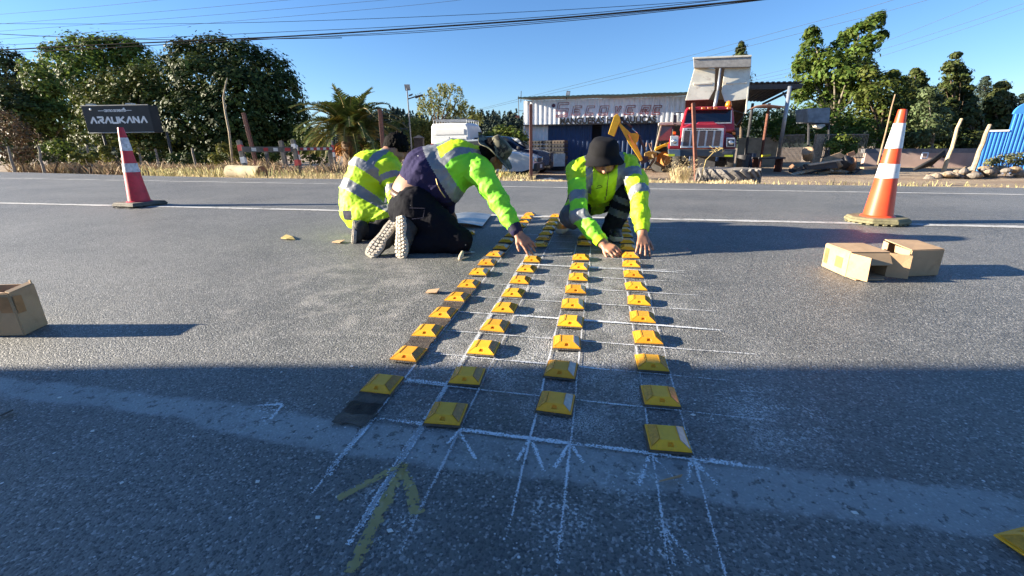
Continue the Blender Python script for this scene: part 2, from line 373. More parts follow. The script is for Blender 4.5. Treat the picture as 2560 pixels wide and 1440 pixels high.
npmesh('ground', [(-400, -9, -.06), (-1500, -1500, -.3), (1500, -1500, -.3), (400, -9, -.06)], [(0, 1, 2, 3)], EARTH)['kind'] = 'structure'

# ------------------------------------------------------------------ road studs
YEL = M('yellow stud plastic', (.98, .45, .022), .42, var=.08, vs=40, bump=.08, bs=200, orand=.2, dirt=.35, dirtcol=(.50, .24, .05))
AMB = M('amber reflector', (.34, .17, .025), .18, var=.2, vs=90, spec=.7)  # darker amber: shade on the right slope is put into its colour
AMBL = M('ribbed amber reflector', (.55, .27, .02), .25, var=.2, vs=90, bump=.3, bs=300)
FILM = M('grey film on reflector', (.42, .38, .33), .35, var=.2, vs=60)
def make_stud(left, right):
    mb = MB(); bx, by, H = .0455, .0475, .0185; tx, ty = .019, .026
    mb.hexa([(-.05, -.05, 0), (.05, -.05, 0), (.05, .05, 0), (-.05, .05, 0)], [(-.0495, -.0495, .0045), (.0495, -.0495, .0045), (.0495, .0495, .0045), (-.0495, .0495, .0045)])
    # raised body: sloped ends with a finger recess, reflector slopes left and right
    b = [Vector(p) for p in ((-bx, -by, .0043), (bx, -by, .0043), (bx, by, .0043), (-bx, by, .0043))]
    s1 = [Vector(p) for p in ((-.022, -.030, H), (.022, -.030, H), (.022, .030, H), (-.022, .030, H))]
    vb = [mb.bm.verts.new(p) for p in b]; vt = [mb.bm.verts.new(p) for p in s1]
    mb.face(vt); mb.face([vb[3], vb[0], vt[0], vt[3]]); mb.face([vb[1], vb[2], vt[2], vt[1]])
    for (i, j) in ((0, 1), (2, 3)):
        A, B, Cc, D = b[i], b[j], s1[j], s1[i]
        def bl(u, v): return (A*(1-u)+B*u)*(1-v)+(D*(1-u)+Cc*u)*v
        inn = [bl(.40, .25), bl(.60, .25), bl(.60, .72), bl(.40, .72)]; nin = Vector((0, 1 if i == 0 else -1, -.25))*.007
        vi = [mb.bm.verts.new(p) for p in inn]; vd = [mb.bm.verts.new(p+nin) for p in inn]; out = [vb[i], vb[j], vt[j], vt[i]]
        for k in range(4):
            mb.face([out[k], out[(k+1) % 4], vi[(k+1) % 4], vi[k]]); mb.face([vi[k], vi[(k+1) % 4], vd[(k+1) % 4], vd[k]])
        mb.face(vd)
    # thin ribs framing each reflector
    for sx in (-1, 1):
        for (y0, y1) in ((-.0455, -.0285), (.0455, .0285)):
            mb.tube([(sx*.0452, y0, .0052), (sx*.0225, y1, H+.0003)], .0013, 5)
        mb.tube([(sx*.0225, -.0285, H+.0003), (sx*.0225, .0285, H+.0003)], .0013, 5)
    body = mb.build('body', YEL, bevel=.0006)
    outs = [body]
    for sx, mt in ((-1, left), (1, right)):
        q = MB(); 
        def sp(u, yv): 
            e = .0007; return Vector((sx*(.0445+(.0232-.0445)*u+e), yv, .0050+(H-.0052)*u+e))
        lo = [sp(.03, -.0425), sp(.03, .0425), sp(.97, .0275), sp(.97, -.0275)]
        q.prism(lo, Vector((sx*.0012, 0, .0012)))
        outs.append(q.build('reflector', mt))
    q = MB(); q.hexa([(-.054, -.055, -.004), (.053, -.054, -.004), (.053, .053, -.004), (-.054, .053, -.004)], [(-.051, -.052, .0012), (.051, -.052, .0012), (.051, .051, .0012), (-.051, .051, .0012)])
    outs.append(q.build('adhesive', BIT))
    return outs
variants = {'amber': make_stud(AMBL, AMB), 'film': make_stud(AMBL, FILM)}
STUDS = {'leftmost': (-.651, [1.149, 1.352, 1.550, 1.738, 1.937, 2.132, 2.344, 2.536, 2.738, 2.928, 3.122, 3.31, 3.49, 3.671, 3.873, 4.043, 4.21]),
 'second': (-.395, [1.033, 1.241, 1.442, 1.639, 1.836, 2.032, 2.233, 2.44, 2.641, 3.026, 3.22, 3.397, 3.595, 3.78, 3.96, 4.146]),
 'third': (-.097, [1.137, 1.331, 1.533, 1.73, 1.928, 2.127, 2.325, 2.525, 2.725, 3.101, 3.305]),
 'rightmost': (.2, [1.026, 1.222, 1.423, 1.621, 1.82, 2.016, 2.215, 2.42, 2.617, 2.811, 3.012, 3.2, 3.39, 3.58, 3.77, 3.95, 4.12])}
ORD = 'first second third fourth fifth sixth seventh eighth ninth tenth eleventh twelfth thirteenth fourteenth fifteenth sixteenth seventeenth'.split()
used = set()
for row, (x, ys_) in STUDS.items():
    for i, yv in enumerate(ys_):
        film = (row == 'third' and i in (0, 1, 2, 4, 5, 7, 9)) or (row == 'rightmost' and i in (0, 9, 10, 11, 12, 13)) or (row == 'leftmost' and i in (6, 8, 10, 9))
        z = road_z(x, yv)+.010
        s = T('road_stud', 'yellow road stud, %s from the near end of the %s row' % (ORD[i], row), 'road stud', (x+random.uniform(-.003, .003), yv, z), 'yellow studs glued across the lane')
        s.rotation_euler = (math.atan(.032)+random.uniform(-.012, .012), random.uniform(-.015, .015), random.uniform(-.07, .07))
        key = 'film' if film else 'amber'
        for ch in variants[key]:
            if key not in used: c_ = ch
            else: c_ = ch.copy(); C.objects.link(c_)
            c_.parent = s
        used.add(key)
def loose(px, py, label, rz, z=None):
    g = G(px, py); s = T('road_stud', label, 'road stud', (g.x, g.y, road_z(g.x, g.y)+.006), 'yellow studs not glued down'); s.rotation_euler = (.03, 0, rz)
    for ch in variants['amber']:
        if ch.name.startswith('adhesive'): continue
        c_ = ch.copy(); C.objects.link(c_); c_.parent = s
loose(2612, 1388, 'loose yellow road stud turned askew at the right edge of the photo', .42)
loose(1172, 585, 'loose yellow road stud behind the knee of the man in the navy trousers', .3)
# ------------------------------------------------------------------ cones
ORA = M('orange cone plastic', (.80, .075, .022), .42, var=.10, vs=9, dirt=.35, dirtcol=(.35, .08, .04))
CRI = M('crimson cone plastic', (.55, .022, .045), .45, var=.15, vs=9, dirt=.5, dirtcol=(.16, .03, .03))
WSL = M('white reflective sleeve', (.74, .74, .76), .35, var=.08, vs=14, dirt=.45, dirtcol=(.42, .40, .38))
WSL2 = M('scuffed white sleeve', (.62, .60, .64), .4, var=.15, vs=18, dirt=.75, dirtcol=(.22, .20, .21))
OLV = M('dusty olive rubber', (.17, .155, .085), .8, var=.2, vs=14, bump=.3, bs=60, dirt=.4, dirtcol=(.3, .25, .16))
GRB = M('dark grey rubber', (.10, .09, .075), .8, var=.25, vs=14, bump=.3, bs=60, dirt=.4, dirtcol=(.28, .23, .16))
def cone(label, base, col, wmat, bmat, H, rb, rt_, bands, sides, bw, rz, dents=0):
    c = T('traffic_cone', label, 'traffic cone', base, 'cones standing on the lane line')
    mb = MB(); th = .052
    def ring(r, z, n=sides): return [base+Vector((r*math.cos(rz+2*math.pi*k/n), r*math.sin(rz+2*math.pi*k/n), z)) for k in range(n)]
    mb.hexa(ring(bw, .012), ring(bw*.985, .034)); mb.hexa(ring(bw*.97, .0345), ring(bw*.90, th))
    for k in range(sides*3):
        a = rz+2*math.pi*(k+.5)/(sides*3); mb.box(base+Vector((bw*.86*math.cos(a), bw*.86*math.sin(a), .006)), (.04, .03, .012), Vector((math.cos(a), math.sin(a), 0)), Vector((-math.sin(a), math.cos(a), 0)))
    mb.build('base', bmat, c, bevel=.004)
    def rad(f): return rb+(rt_-rb)*f
    def warp(p, r, h, a): return p+Vector((1, .4, 0))*dents*noise.noise(p*4)
    mb = MB(); prof = [(rb*1.22, th-.002), (rb*1.12, th+.008)]+[(rad(f), th+.012+(H-th-.012)*f) for f in np.linspace(0, .985, 14)]+[(rt_*.9, H), (rt_*.66, H), (rt_*.6, H-.05)]
    mb.lathe(prof, base, UP, 40, warp=warp); mb.build('body', col, c, smooth=True, autos=40)
    for f0, f1 in bands:
        mb = MB(); mb.lathe([(rad(f)+.0028, th+.012+(H-th-.012)*f) for f in np.linspace(f0, f1, 6)], base, UP, 40, warp=warp)
        bmesh.ops.delete(mb.bm, geom=[f for f in mb.bm.faces if len(f.verts) > 4], context='FACES')
        mb.build('reflective_sleeve', wmat, c, smooth=True)
    return c
g = G(2190, 555); cone('bright orange cone with white sleeves on an octagonal olive base, right of the lane', Vector((g.x, g.y, road_z(g.x, g.y))), ORA, WSL, OLV, .872, .100, .027, [(.365, .50), (.645, .875)], 8, .225, .2, .004)
g = G(352, 514); cone('scuffed crimson cone with grey sleeves on a square black base, left of the lane', Vector((g.x, g.y, road_z(g.x, g.y))), CRI, WSL2, GRB, .885, .108, .028, [(.40, .52), (.69, .865)], 4, .275, .62, .010)

# ------------------------------------------------------------------ cardboard boxes
CARD = M('brown cardboard', (.44, .29, .165), .85, var=.10, vs=8, bump=.15, bs=60, dirt=.45, dirtcol=(.28, .17, .09))
CARDI = M('cardboard inside', (.36, .25, .15), .9, var=.12, vs=10)
TAPE = M('brown parcel tape', (.34, .17, .07), .35, var=.15, vs=20)
def panel(mb, a, b, c_, d, th=.0045):
    """thin sheet a-b-c-d with thickness"""
    a, b, c_, d = map(Vector, (a, b, c_, d)); n = (b-a).cross(d-a).normalized()*th
    mb.hexa([a, b, c_, d], [a+n, b+n, c_+n, d+n])
def rz0(p, dz=0): return Vector((p.x, p.y, road_z(p.x, p.y)+dz))
b1l, b1f, b1r = rz0(G(2055, 667), .006), rz0(G(2114, 694), .006), rz0(G(2210, 694), .006)
bx = T('cardboard_box', 'open cardboard box on its side with flaps out, left of two right of the studs', 'box', b1l, 'empty cardboard boxes lying beyond the studs')
Hh = UP*.128; back = b1l+(b1r-b1f)
mb = MB(); panel(mb, b1l, b1f, b1f+Hh, b1l+Hh); panel(mb, b1r, back, back+Hh, b1r+Hh); panel(mb, back, b1l, b1l+Hh, back+Hh)
panel(mb, b1l+Hh, b1f+Hh, b1r+Hh, back+Hh); panel(mb, b1f+UP*.002, b1l+UP*.002, back+UP*.002, b1r+UP*.002); mb.build('carton', CARD, bx)
lft = (b1f-b1l).normalized(); rgt = (b1r-b1f).normalized()
mb = MB(); panel(mb, b1f, b1f+lft*.085+rgt*.05, b1f+lft*.085+rgt*.045+Hh*.96, b1f+Hh); mb.build('flap', CARD, bx)
mb = MB(); panel(mb, b1r+UP*.002, b1r+lft*.04+rgt*.085, b1r+lft*.035+rgt*.085+Hh*.95, b1r+Hh); mb.build('flap', CARD, bx)
mb = MB(); panel(mb, b1f+UP*.004, b1r+UP*.004, b1r+lft*.055-rgt*.04+UP*.002, b1f+lft*.06+rgt*.01+UP*.002); mb.build('flap', CARD, bx)
mb = MB(); panel(mb, b1f+Hh*.985+rgt*.02, b1r+Hh*.985, b1r+Hh*.55+lft*.035, b1f+Hh*.56+lft*.035+rgt*.02); mb.build('flap', CARDI, bx)
mb = MB(); o_ = -rgt.cross(UP)*.0; nn = (b1f-b1l).cross(UP).normalized(); nn = nn if nn.dot(RIGHT) < 0 else -nn
for u0, u1, v0, v1 in ((.05, .2, .2, .85), (.52, .8, .25, .7)):
    q = [b1l+(b1f-b1l)*u+Hh*v+nn*.0055 for u, v in ((u0, v0), (u1, v0), (u1, v1), (u0, v1))]; mb.prism(q, nn*.0006); mb.build('tape', TAPE, bx); mb = MB()
c1, c2, c3 = rz0(G(2262, 692), .006), rz0(G(2341, 689), .006), rz0(G(2196, 664), .006)
bx = T('cardboard_box', 'cardboard box lying right of the open box with one torn flap', 'box', c1, 'empty cardboard boxes lying beyond the studs')
c4 = c2+(c3-c1)*.9; Hh = UP*.135
mb = MB(); panel(mb, c1, c2, c2+Hh, c1+Hh); panel(mb, c2, c4, c4+Hh, c2+Hh); panel(mb, c4, c3, c3+Hh, c4+Hh); panel(mb, c1+Hh, c2+Hh, c4+Hh*1.02, c3+Hh*1.06); panel(mb, c2, c1, c3, c4)
panel(mb, c3+(c1-c3)*.55, c1, c1+Hh, c3+(c1-c3)*.45+Hh); panel(mb, c3, c3+(c1-c3)*.2, c3+(c1-c3)*.2+Hh*1.0, c3+Hh*1.02); mb.build('carton', CARD, bx)
wl = (c1-c2).normalized(); mb = MB(); panel(mb, c1, c1+wl*.05+lft*.02, c1+wl*.06+lft*.03+Hh*.62, c1+Hh*.9); mb.build('flap', CARD, bx)
mb = MB(); nn = (c2-c1).cross(UP).normalized()
for u0, u1, v0, v1 in ((.15, .5, .3, .75), (.72, .95, .25, .55)):
    mb.prism([c1+(c2-c1)*u+Hh*v+nn*.0012 for u, v in ((u0, v0), (u1, v0), (u1, v1), (u0, v1))], nn*.0006); mb.build('tape', TAPE, bx); mb = MB()
d1, d2 = rz0(G(62, 839), .004), rz0(G(118, 812), .004); d0 = d1+(ray(0, 842)-ray(62, 839)).normalized()*.30; d0.z = d1.z; d3 = d2+(d0-d1)
bx = T('cardboard_box', 'tall open cardboard box with folded rim at the left edge of the photo', 'box', d1)
Hh = UP*.178; mb = MB(); Lh = (d0-d1)*.02
panel(mb, d1, d2, d2+Hh*1.03, d1+Hh+Lh); panel(mb, d0, d1, d1+Hh+Lh, d0+Hh*.93); panel(mb, d2, d3, d3+Hh, d2+Hh*1.03); panel(mb, d3, d0, d0+Hh*.93, d3+Hh); panel(mb, d1, d0, d3, d2, .003)
mb.build('carton', CARD, bx)
ci = (d3-d1); mb = MB(); panel(mb, d0+Hh*.93, d1+Hh+Lh, d1+Hh*.98+ci*.22, d0+Hh*.95+ci*.2); mb.build('flap', CARD, bx)
mb = MB(); panel(mb, d1+Hh*1.0, d2+Hh*1.03, d2+Hh*1.05+ci*.08, d1+Hh*1.02+ci*.08); panel(mb, d2+Hh*1.0, d2+Hh*1.12+ci*.01, d2+Hh*1.12+ci*.04, d2+Hh+ci*.04); mb.build('flap', CARDI, bx)
mb = MB(); nn = (d1-d0).cross(UP).normalized(); nn = nn if nn.dot(HEAD) < 0 else -nn; n2 = (d2-d1).cross(UP).normalized(); n2 = n2 if n2.dot(RIGHT) > 0 else -n2
mb.prism([d1+(d0-d1)*u+Hh*v+nn*.0052 for u, v in ((.02, .55), (.18, .55), (.18, .93), (.02, .93))], nn*.0006); mb.build('tape', TAPE, bx); mb = MB(); mb.prism([d1+(d2-d1)*u+Hh*v+n2*.0052 for u, v in ((.02, .52), (.35, .5), (.35, .9), (.02, .93))], n2*.0006)
mb.build('tape', TAPE, bx)

# ------------------------------------------------------------------ litter and tools on the road
def scrap(label, pts, mat, name='cardboard_scrap', cat='cardboard scrap', th=.004, lift=.004):
    q = [rz0(G(*p), lift) for p in pts]; q = [v+UP*(.012*((i*7) % 3)/2) for i, v in enumerate(q)]
    mb = MB(); mb.prism(q, UP*th); return setp(mb.build(name, mat, None, org=q[0]), label, cat)
scrap('small folded cardboard scrap lying left of the leftmost stud row', [(1064, 735), (1092, 737), (1100, 730), (1070, 728)], CARD)
scrap('tiny cardboard scrap behind the boots of the man in navy', [(830, 607), (850, 611), (862, 606), (842, 603)], CARD)
scrap('curled yellowish scrap lying alone on the left lane', [(702, 597), (716, 590), (732, 597), (738, 601), (716, 601)], M('yellow scrap', (.40, .30, .10), .8))
scrap('flat cardboard strip lying on chalk marks in front of the rightmost row', [(1648, 1208), (1652, 1213), (1704, 1203), (1702, 1197)], CARD)
scrap('dark scrap by the left edge of the photo near the box shadow', [(0, 1043), (4, 1049), (38, 1038), (34, 1030)], M('dark scrap', (.07, .065, .06), .8))
for k, (sx_, sy_) in enumerate([(645, 1207), (232, 1080), (1733, 1040), (795, 1297), (150, 996), (880, 918), (305, 1210), (975, 1330), (2135, 1285)]):
    q = rz0(G(sx_, sy_), .003); mb = MB(); a = random.random()*6
    mb.prism([q+Vector((math.cos(a+i*1.57)*.006*random.uniform(.6, 1.5), math.sin(a+i*1.57)*.005, 0)) for i in range(4)], UP*.002)
    setp(mb.build('paint_chip', M('white paint chip', (.70, .70, .66), .7), None, org=q), 'small white paint chip lying on the asphalt in the foreground', 'paint chip', 'white chips scattered on the asphalt')
# metal sheet on the lane beyond the kneeling man
q = [rz0(G(*p), .012) for p in ((1136, 541), (1229, 540), (1206, 570), (1120, 568))]
mb = MB(); n_ = 8
SH = M('splashed sheet metal', (.50, .50, .46), .3, metal=.6, var=.3, vs=6, col2=(.22, .24, .25))
for i in range(n_):
    f0, f1 = i/n_, (i+1)/n_
    def pt(f, g_): 
        v = (q[0]*(1-f)+q[1]*f)*(1-g_)+(q[3]*(1-f)+q[2]*f)*g_; return v+UP*(.02*math.sin(f*3.1+.6)+.012*f)
    mb.hexa([pt(f0, 0), pt(f1, 0), pt(f1, 1), pt(f0, 1)], [pt(f0, 0)+UP*.003, pt(f1, 0)+UP*.003, pt(f1, 1)+UP*.003, pt(f0, 1)+UP*.003])
setp(mb.build('metal_sheet', SH, None, org=q[0]), 'splashed pale metal sheet lying on the road behind the men', 'metal sheet')
# trowel
g0 = rz0(G(1150, 652), 0); tw = T('trowel', 'pointed trowel with a pale wooden handle by the kneeling knee', 'trowel', g0)
bl0, bl1, bl2 = rz0(G(1150, 634), .02), rz0(G(1160, 639), .02), rz0(G(1189, 634), .008)
mb = MB(); mb.prism([rz0(G(1149, 633), .02), rz0(G(1159, 641), .02), bl2], UP*.003); mb.build('blade', M('steel blade', (.42, .43, .45), .3, metal=.8), tw)
mb = MB(); mb.tube([rz0(G(1150, 653), .015), rz0(G(1153, 648), .018), rz0(G(1157, 641), .028)], [.012, .016, .011], 10); mb.tube([rz0(G(1157, 641), .028), rz0(G(1156, 637), .025)], .005, 6)
mb.build('handle', M('pale worn wood', (.50, .42, .30), .7), tw, smooth=True)
# ------------------------------------------------------------------ people: one signed distance field per surface
import openvdb as vdb
def rotm(X, Z):
    Z = Vector(Z).normalized(); X = (Vector(X)-Z*Vector(X).dot(Z)).normalized(); Y = Z.cross(X); return X, Y, Z
class SDF:
    def __init__(s, vox=.008): s.v = vox; s.p = []
    def cap(s, a, b, ra, rb=None, k=.03, fl=None):
        s.p.append(('c', np.array(a), np.array(b), ra, ra if rb is None else rb, k, fl)); return s
    def chain(s, pts, rs, k=.03):
        for i in range(len(pts)-1): s.cap(pts[i], pts[i+1], rs[i], rs[i+1], k)
        return s
    def ell(s, c, rad, X=(1, 0, 0), Z=(0, 0, 1), k=.03, sub=False):
        s.p.append(('s' if sub else 'e', np.array(c), np.array(rotm(X, Z)), np.array(rad), 0, k, None)); return s
    def mesh(s, smooth=0):
        lo = np.full(3, 1e9); hi = -lo
        for q in s.p:
            if q[0] == 'c': r = max(q[3], q[4]); a = np.minimum(q[1], q[2])-r; b = np.maximum(q[1], q[2])+r
            elif q[0] == 'e': r = q[3].max(); a, b = q[1]-r, q[1]+r
            else: continue
            lo = np.minimum(lo, a); hi = np.maximum(hi, b)
        lo -= 4*s.v; hi += 4*s.v; n = np.ceil((hi-lo)/s.v).astype(int)
        D = np.full(n, .1, dtype=np.float32); ax = [lo[i]+s.v*np.arange(n[i]) for i in range(3)]
        for q in s.p:
            k = q[5]; pad = .05+k
            if q[0] == 'c': r = max(q[3], q[4]); a = np.minimum(q[1], q[2])-r-pad; b = np.maximum(q[1], q[2])+r+pad
            else: r = q[3].max(); a, b = q[1]-r-pad, q[1]+r+pad
            i0 = np.clip(((a-lo)/s.v).astype(int), 0, n-1); i1 = np.clip(np.ceil((b-lo)/s.v).astype(int)+1, 1, n)
            sl_ = tuple(slice(i0[j], i1[j]) for j in range(3))
            x, y, z = np.meshgrid(*[ax[j][sl_[j]].astype(np.float32) for j in range(3)], indexing='ij', sparse=True)
            if q[0] == 'c':
                A, B = q[1].astype(np.float32), q[2].astype(np.float32); ab = B-A; L2 = max(1e-9, float(ab@ab))
                t = np.clip(((x-A[0])*ab[0]+(y-A[1])*ab[1]+(z-A[2])*ab[2])/L2, 0, 1)
                d = np.sqrt((x-A[0]-t*ab[0])**2+(y-A[1]-t*ab[1])**2+(z-A[2]-t*ab[2])**2)-(q[3]+(q[4]-q[3])*t)
            else:
                Mx, rr, c = q[2].astype(np.float32), q[3].astype(np.float32), q[1].astype(np.float32)
                l = [Mx[j][0]*(x-c[0])+Mx[j][1]*(y-c[1])+Mx[j][2]*(z-c[2]) for j in range(3)]
                k0 = np.sqrt(sum((l[j]/rr[j])**2 for j in range(3))); k1 = np.sqrt(sum((l[j]/rr[j]**2)**2 for j in range(3)))+1e-9
                d = k0*(k0-1)/k1
            cur = D[sl_]
            if q[0] == 's': h = np.clip(.5-.5*(cur+d)/k, 0, 1); D[sl_] = cur*(1-h)-d*h+k*h*(1-h)
            else: h = np.clip(.5+.5*(cur-d)/k, 0, 1); D[sl_] = cur*(1-h)+d*h-k*h*(1-h)
        g = vdb.FloatGrid(.1); g.copyFromArray(np.minimum(D, .1).astype(np.float32)); pts, quads = g.convertToQuads(0.0)
        V = pts.astype(np.float64)*s.v+lo; Q = quads[:, ::-1].astype(np.int64)
        for _ in range(smooth):   # light laplacian pass
            acc = np.zeros_like(V); cnt = np.zeros(len(V))
            for a, b in ((0, 1), (1, 2), (2, 3), (3, 0)):
                np.add.at(acc, Q[:, a], V[Q[:, b]]); np.add.at(acc, Q[:, b], V[Q[:, a]]); np.add.at(cnt, Q[:, a], 1); np.add.at(cnt, Q[:, b], 1)
            V = V*.5+acc/cnt[:, None]*.5
        return V, Q
def vnormals(V, Q):
    n = np.cross(V[Q[:, 2]]-V[Q[:, 0]], V[Q[:, 3]]-V[Q[:, 1]]); N = np.zeros_like(V)
    for j in range(4): np.add.at(N, Q[:, j], n)
    return N/(np.linalg.norm(N, axis=1)[:, None]+1e-12)
def wrinkle(V, Q, amp, freq, axis=None, seed=0.0, stretch=3.0):
    """cloth folds: ridged noise, stretched along one direction"""
    N = vnormals(V, Q); out = V.copy(); ax = Vector(axis).normalized() if axis is not None else None
    for i, p in enumerate(V):
        v = Vector(p)
        if ax is not None: v = v-ax*(v.dot(ax)*(1-1/stretch))
        v = v*freq+Vector((seed, seed*.7, seed*1.3)); a = 1-2*abs(noise.noise(v)); b = noise.noise(v*2.3)
        out[i] = p+N[i]*amp*(a*.75+b*.4-.25-.6*max(0, 1-abs(noise.noise(v*.9+Vector((7, 3, 1))))*7))
    return out
def seg_t(Cn, a, b):
    a, b = np.array(a), np.array(b); ab = b-a; t = (Cn-a)@ab/(ab@ab); d = np.linalg.norm(Cn-a-np.clip(t, 0, 1)[:, None]*ab, axis=1); return t, d
def hand(S, wr, kn, nrm, side, bends=(.35, .5, .3), spread=.12, thumb=(.6, .8), s=1.0, k=.006):
    """palm, four jointed fingers and a thumb: wr wrist, kn middle knuckle, nrm back of the hand, side +1 thumb towards nrm x fwd"""
    f = (kn-wr).normalized(); nrm = (nrm-f*nrm.dot(f)).normalized(); sd = nrm.cross(f)*side; PL = .082*s
    for off, ln, lens, bs in ((.027, .98, (.040, .024, .019), .9), (.009, 1.02, (.045, .028, .021), 1.0), (-.010, .98, (.041, .026, .020), 1.12), (-.027, .90, (.032, .020, .017), 1.25)):
        a = wr+sd*off*.55*s; kk = wr+f*PL*ln+sd*off*1.12*s; S.cap(a, kk, .0125*s, .0110*s, .014)
        d = (f+sd*off/.027*spread).normalized(); p = kk
        for L, be, r in zip(lens, bends, (.0092, .0083, .0074)):
            an = be*bs; d = (d*math.cos(an)-nrm*math.sin(an)).normalized(); q = p+d*L*s; S.cap(p, q, r*s, r*.93*s, k); p = q; nrm2 = nrm
            nrm = nrm  # bends stay in the palm's own frame
    b = wr+f*.022*s+sd*.022*s; d1 = (f*thumb[0]+sd*thumb[1]-nrm*.25).normalized(); m = b+d1*.042*s; S.cap(b, m, .0135*s, .0105*s, .012)
    d2 = (d1+f*.55-nrm*.1).normalized(); m2 = m+d2*.030*s; S.cap(m, m2, .0100*s, .0090*s, .006); S.cap(m2, m2+(d2+f*.2).normalized()*.022*s, .0090*s, .0072*s, .006)
def headsdf(S, c, fwd, upv, s=1.0):
    f = fwd.normalized(); u = (upv-f*upv.dot(f)).normalized(); r = f.cross(u)
    S.ell(c+u*.022*s-f*.006*s, (.074*s, .094*s, .090*s), r, u, .02); S.ell(c-u*.045*s+f*.028*s, (.056*s, .058*s, .062*s), r, u, .03)
    S.ell(c-u*.085*s+f*.055*s, (.026*s, .022*s, .020*s), r, u, .025)                 # chin
    S.ell(c+f*.080*s+u*.022*s, (.050*s, .016*s, .012*s), r, u, .02)                   # brow
    S.cap(c+f*.086*s+u*.012*s, c+f*.110*s-u*.026*s, .008*s, .0125*s, .012); S.ell(c+f*.098*s-u*.030*s, (.018*s, .012*s, .009*s), r, u, .008)
    S.ell(c+f*.083*s-u*.060*s, (.026*s, .010*s, .006*s), r, u, .006); S.ell(c+f*.081*s-u*.071*s, (.022*s, .011*s, .007*s), r, u, .006)
    for sg in (-1, 1):
        S.ell(c+f*.094*s+u*.004*s+r*sg*.031*s, (.016*s, .010*s, .009*s), r, u, .008, sub=True); S.ell(c+f*.078*s+u*.003*s+r*sg*.031*s, (.012*s, .012*s, .011*s), r, u, .004)
        S.ell(c+f*.055*s-u*.025*s+r*sg*.042*s, (.026*s, .030*s, .024*s), r, u, .02)   # cheeks
        S.ell(c+r*sg*.077*s-f*.008*s-u*.008*s, (.009*s, .020*s, .032*s), r, u, .006)  # ears
SKIN = M('tanned skin', (.36, .175, .105), .5, var=.12, vs=30, bump=.06, bs=160); SKIN2 = M('pale skin', (.36, .20, .125), .55, var=.08, vs=20)
BEARD = M('short dark beard', (.13, .070, .045), .8, var=.3, vs=120, bump=.4, bs=220)
HIV = M('hi vis yellow cloth', (.55, .86, .012), .62, var=.05, vs=5, bump=.12, bs=120, transl=.12)
HIV_SHADE = M('shaded hi vis cloth', (.25, .80, .035), .62, var=.06, vs=5, bump=.12, bs=120, transl=.10)  # greener copy of the hi vis cloth, shade put into its colour
REF = M('grey reflective tape', (.22, .235, .255), .42, var=.07, vs=30, metal=.15, bump=.1, bs=90)
NAVY = M('navy cloth', (.012, .012, .036), .85, var=.2, vs=7, bump=.15, bs=120, dirt=.22, dirtcol=(.10, .10, .14))
BLK = M('black work trousers', (.006, .007, .011), .8, var=.35, vs=8, bump=.2, bs=110, spec=.2)
def paintspots(name, base, amt):
    t = NT(name); v = t.n('ShaderNodeTexVoronoi', {'Vector': t.co, 'Scale': 34, 'Randomness': 1.0}); d = t.math('ADD', v.outputs['Distance'], t.math('MULTIPLY', t.noise(140, 3), .22))
    m = t.math('MULTIPLY', t.ramp(d, .22, .26, 1, 0), t.math('GREATER_THAN', t.sep(v.outputs['Color'])[0], t.ramp(t.noise(5, 3), .45, .65, .995, amt)))
    t.link(t.mix(m, t.mix(t.noise(7, 4), tuple(c*.6 for c in base), tuple(c*1.5 for c in base)), (.42, .42, .45)), t.b.inputs['Base Color']); t.b.inputs['Roughness'].default_value = .85; t.b.inputs['Specular IOR Level'].default_value = .12
    t.link(t.bump(t.noise(110, 4), .2, .01), t.b.inputs['Normal']); return t.m
BLKP = paintspots('paint spotted black trousers', (.0055, .006, .010), .80); NAVP = paintspots('paint spotted navy cloth', (.024, .021, .062), .86)
TROUS_SUN = M('sunlit trousers', (.10, .10, .115), .75, var=.15, vs=9, bump=.2, bs=110)  # paler trouser copy, sunlight on one leg put into its colour
HAIR = M('black hair', (.006, .005, .005), .85, var=.3, vs=40, bump=.6, bs=90, spec=.1)
SOLE = M('dusty pale boot sole', (.47, .42, .35), .85, var=.2, vs=25, bump=.4, bs=70, dirt=.3, dirtcol=(.16, .13, .10)); BOOTY = M('yellow work boot', (.42, .235, .05), .7, var=.25, vs=30, bump=.35, bs=90)
BOOTG = M('dark grey shoe', (.03, .032, .033), .7, var=.3, vs=18, bump=.3, bs=80, dirt=.3, dirtcol=(.15, .13, .11)); BOOTS = M('splashed black boot', (.012, .012, .014), .5, var=.3, vs=18, dirt=.45, dirtcol=(.42, .42, .44))
HATB = M('black cotton hat', (.010, .010, .012), .85, var=.25, vs=10, bump=.15, bs=150, spec=.15); BELT = M('brown belt', (.10, .055, .035), .5, var=.2, vs=20)
t = NT('camouflage cloth'); n1, n2 = t.noise(16, 3), t.noise(22, 2, vec=t.n('ShaderNodeMapping', {'Vector': t.co, 'Location': (3, 1, 2)}).outputs[0])
cc = t.mix(t.ramp(n1, .45, .52), (.055, .062, .038), (.16, .15, .10)); cc = t.mix(t.ramp(n2, .55, .60), cc, (.022, .022, .018)); t.link(cc, t.b.inputs['Base Color']); t.b.inputs['Roughness'].default_value = .85; CAMO = t.m

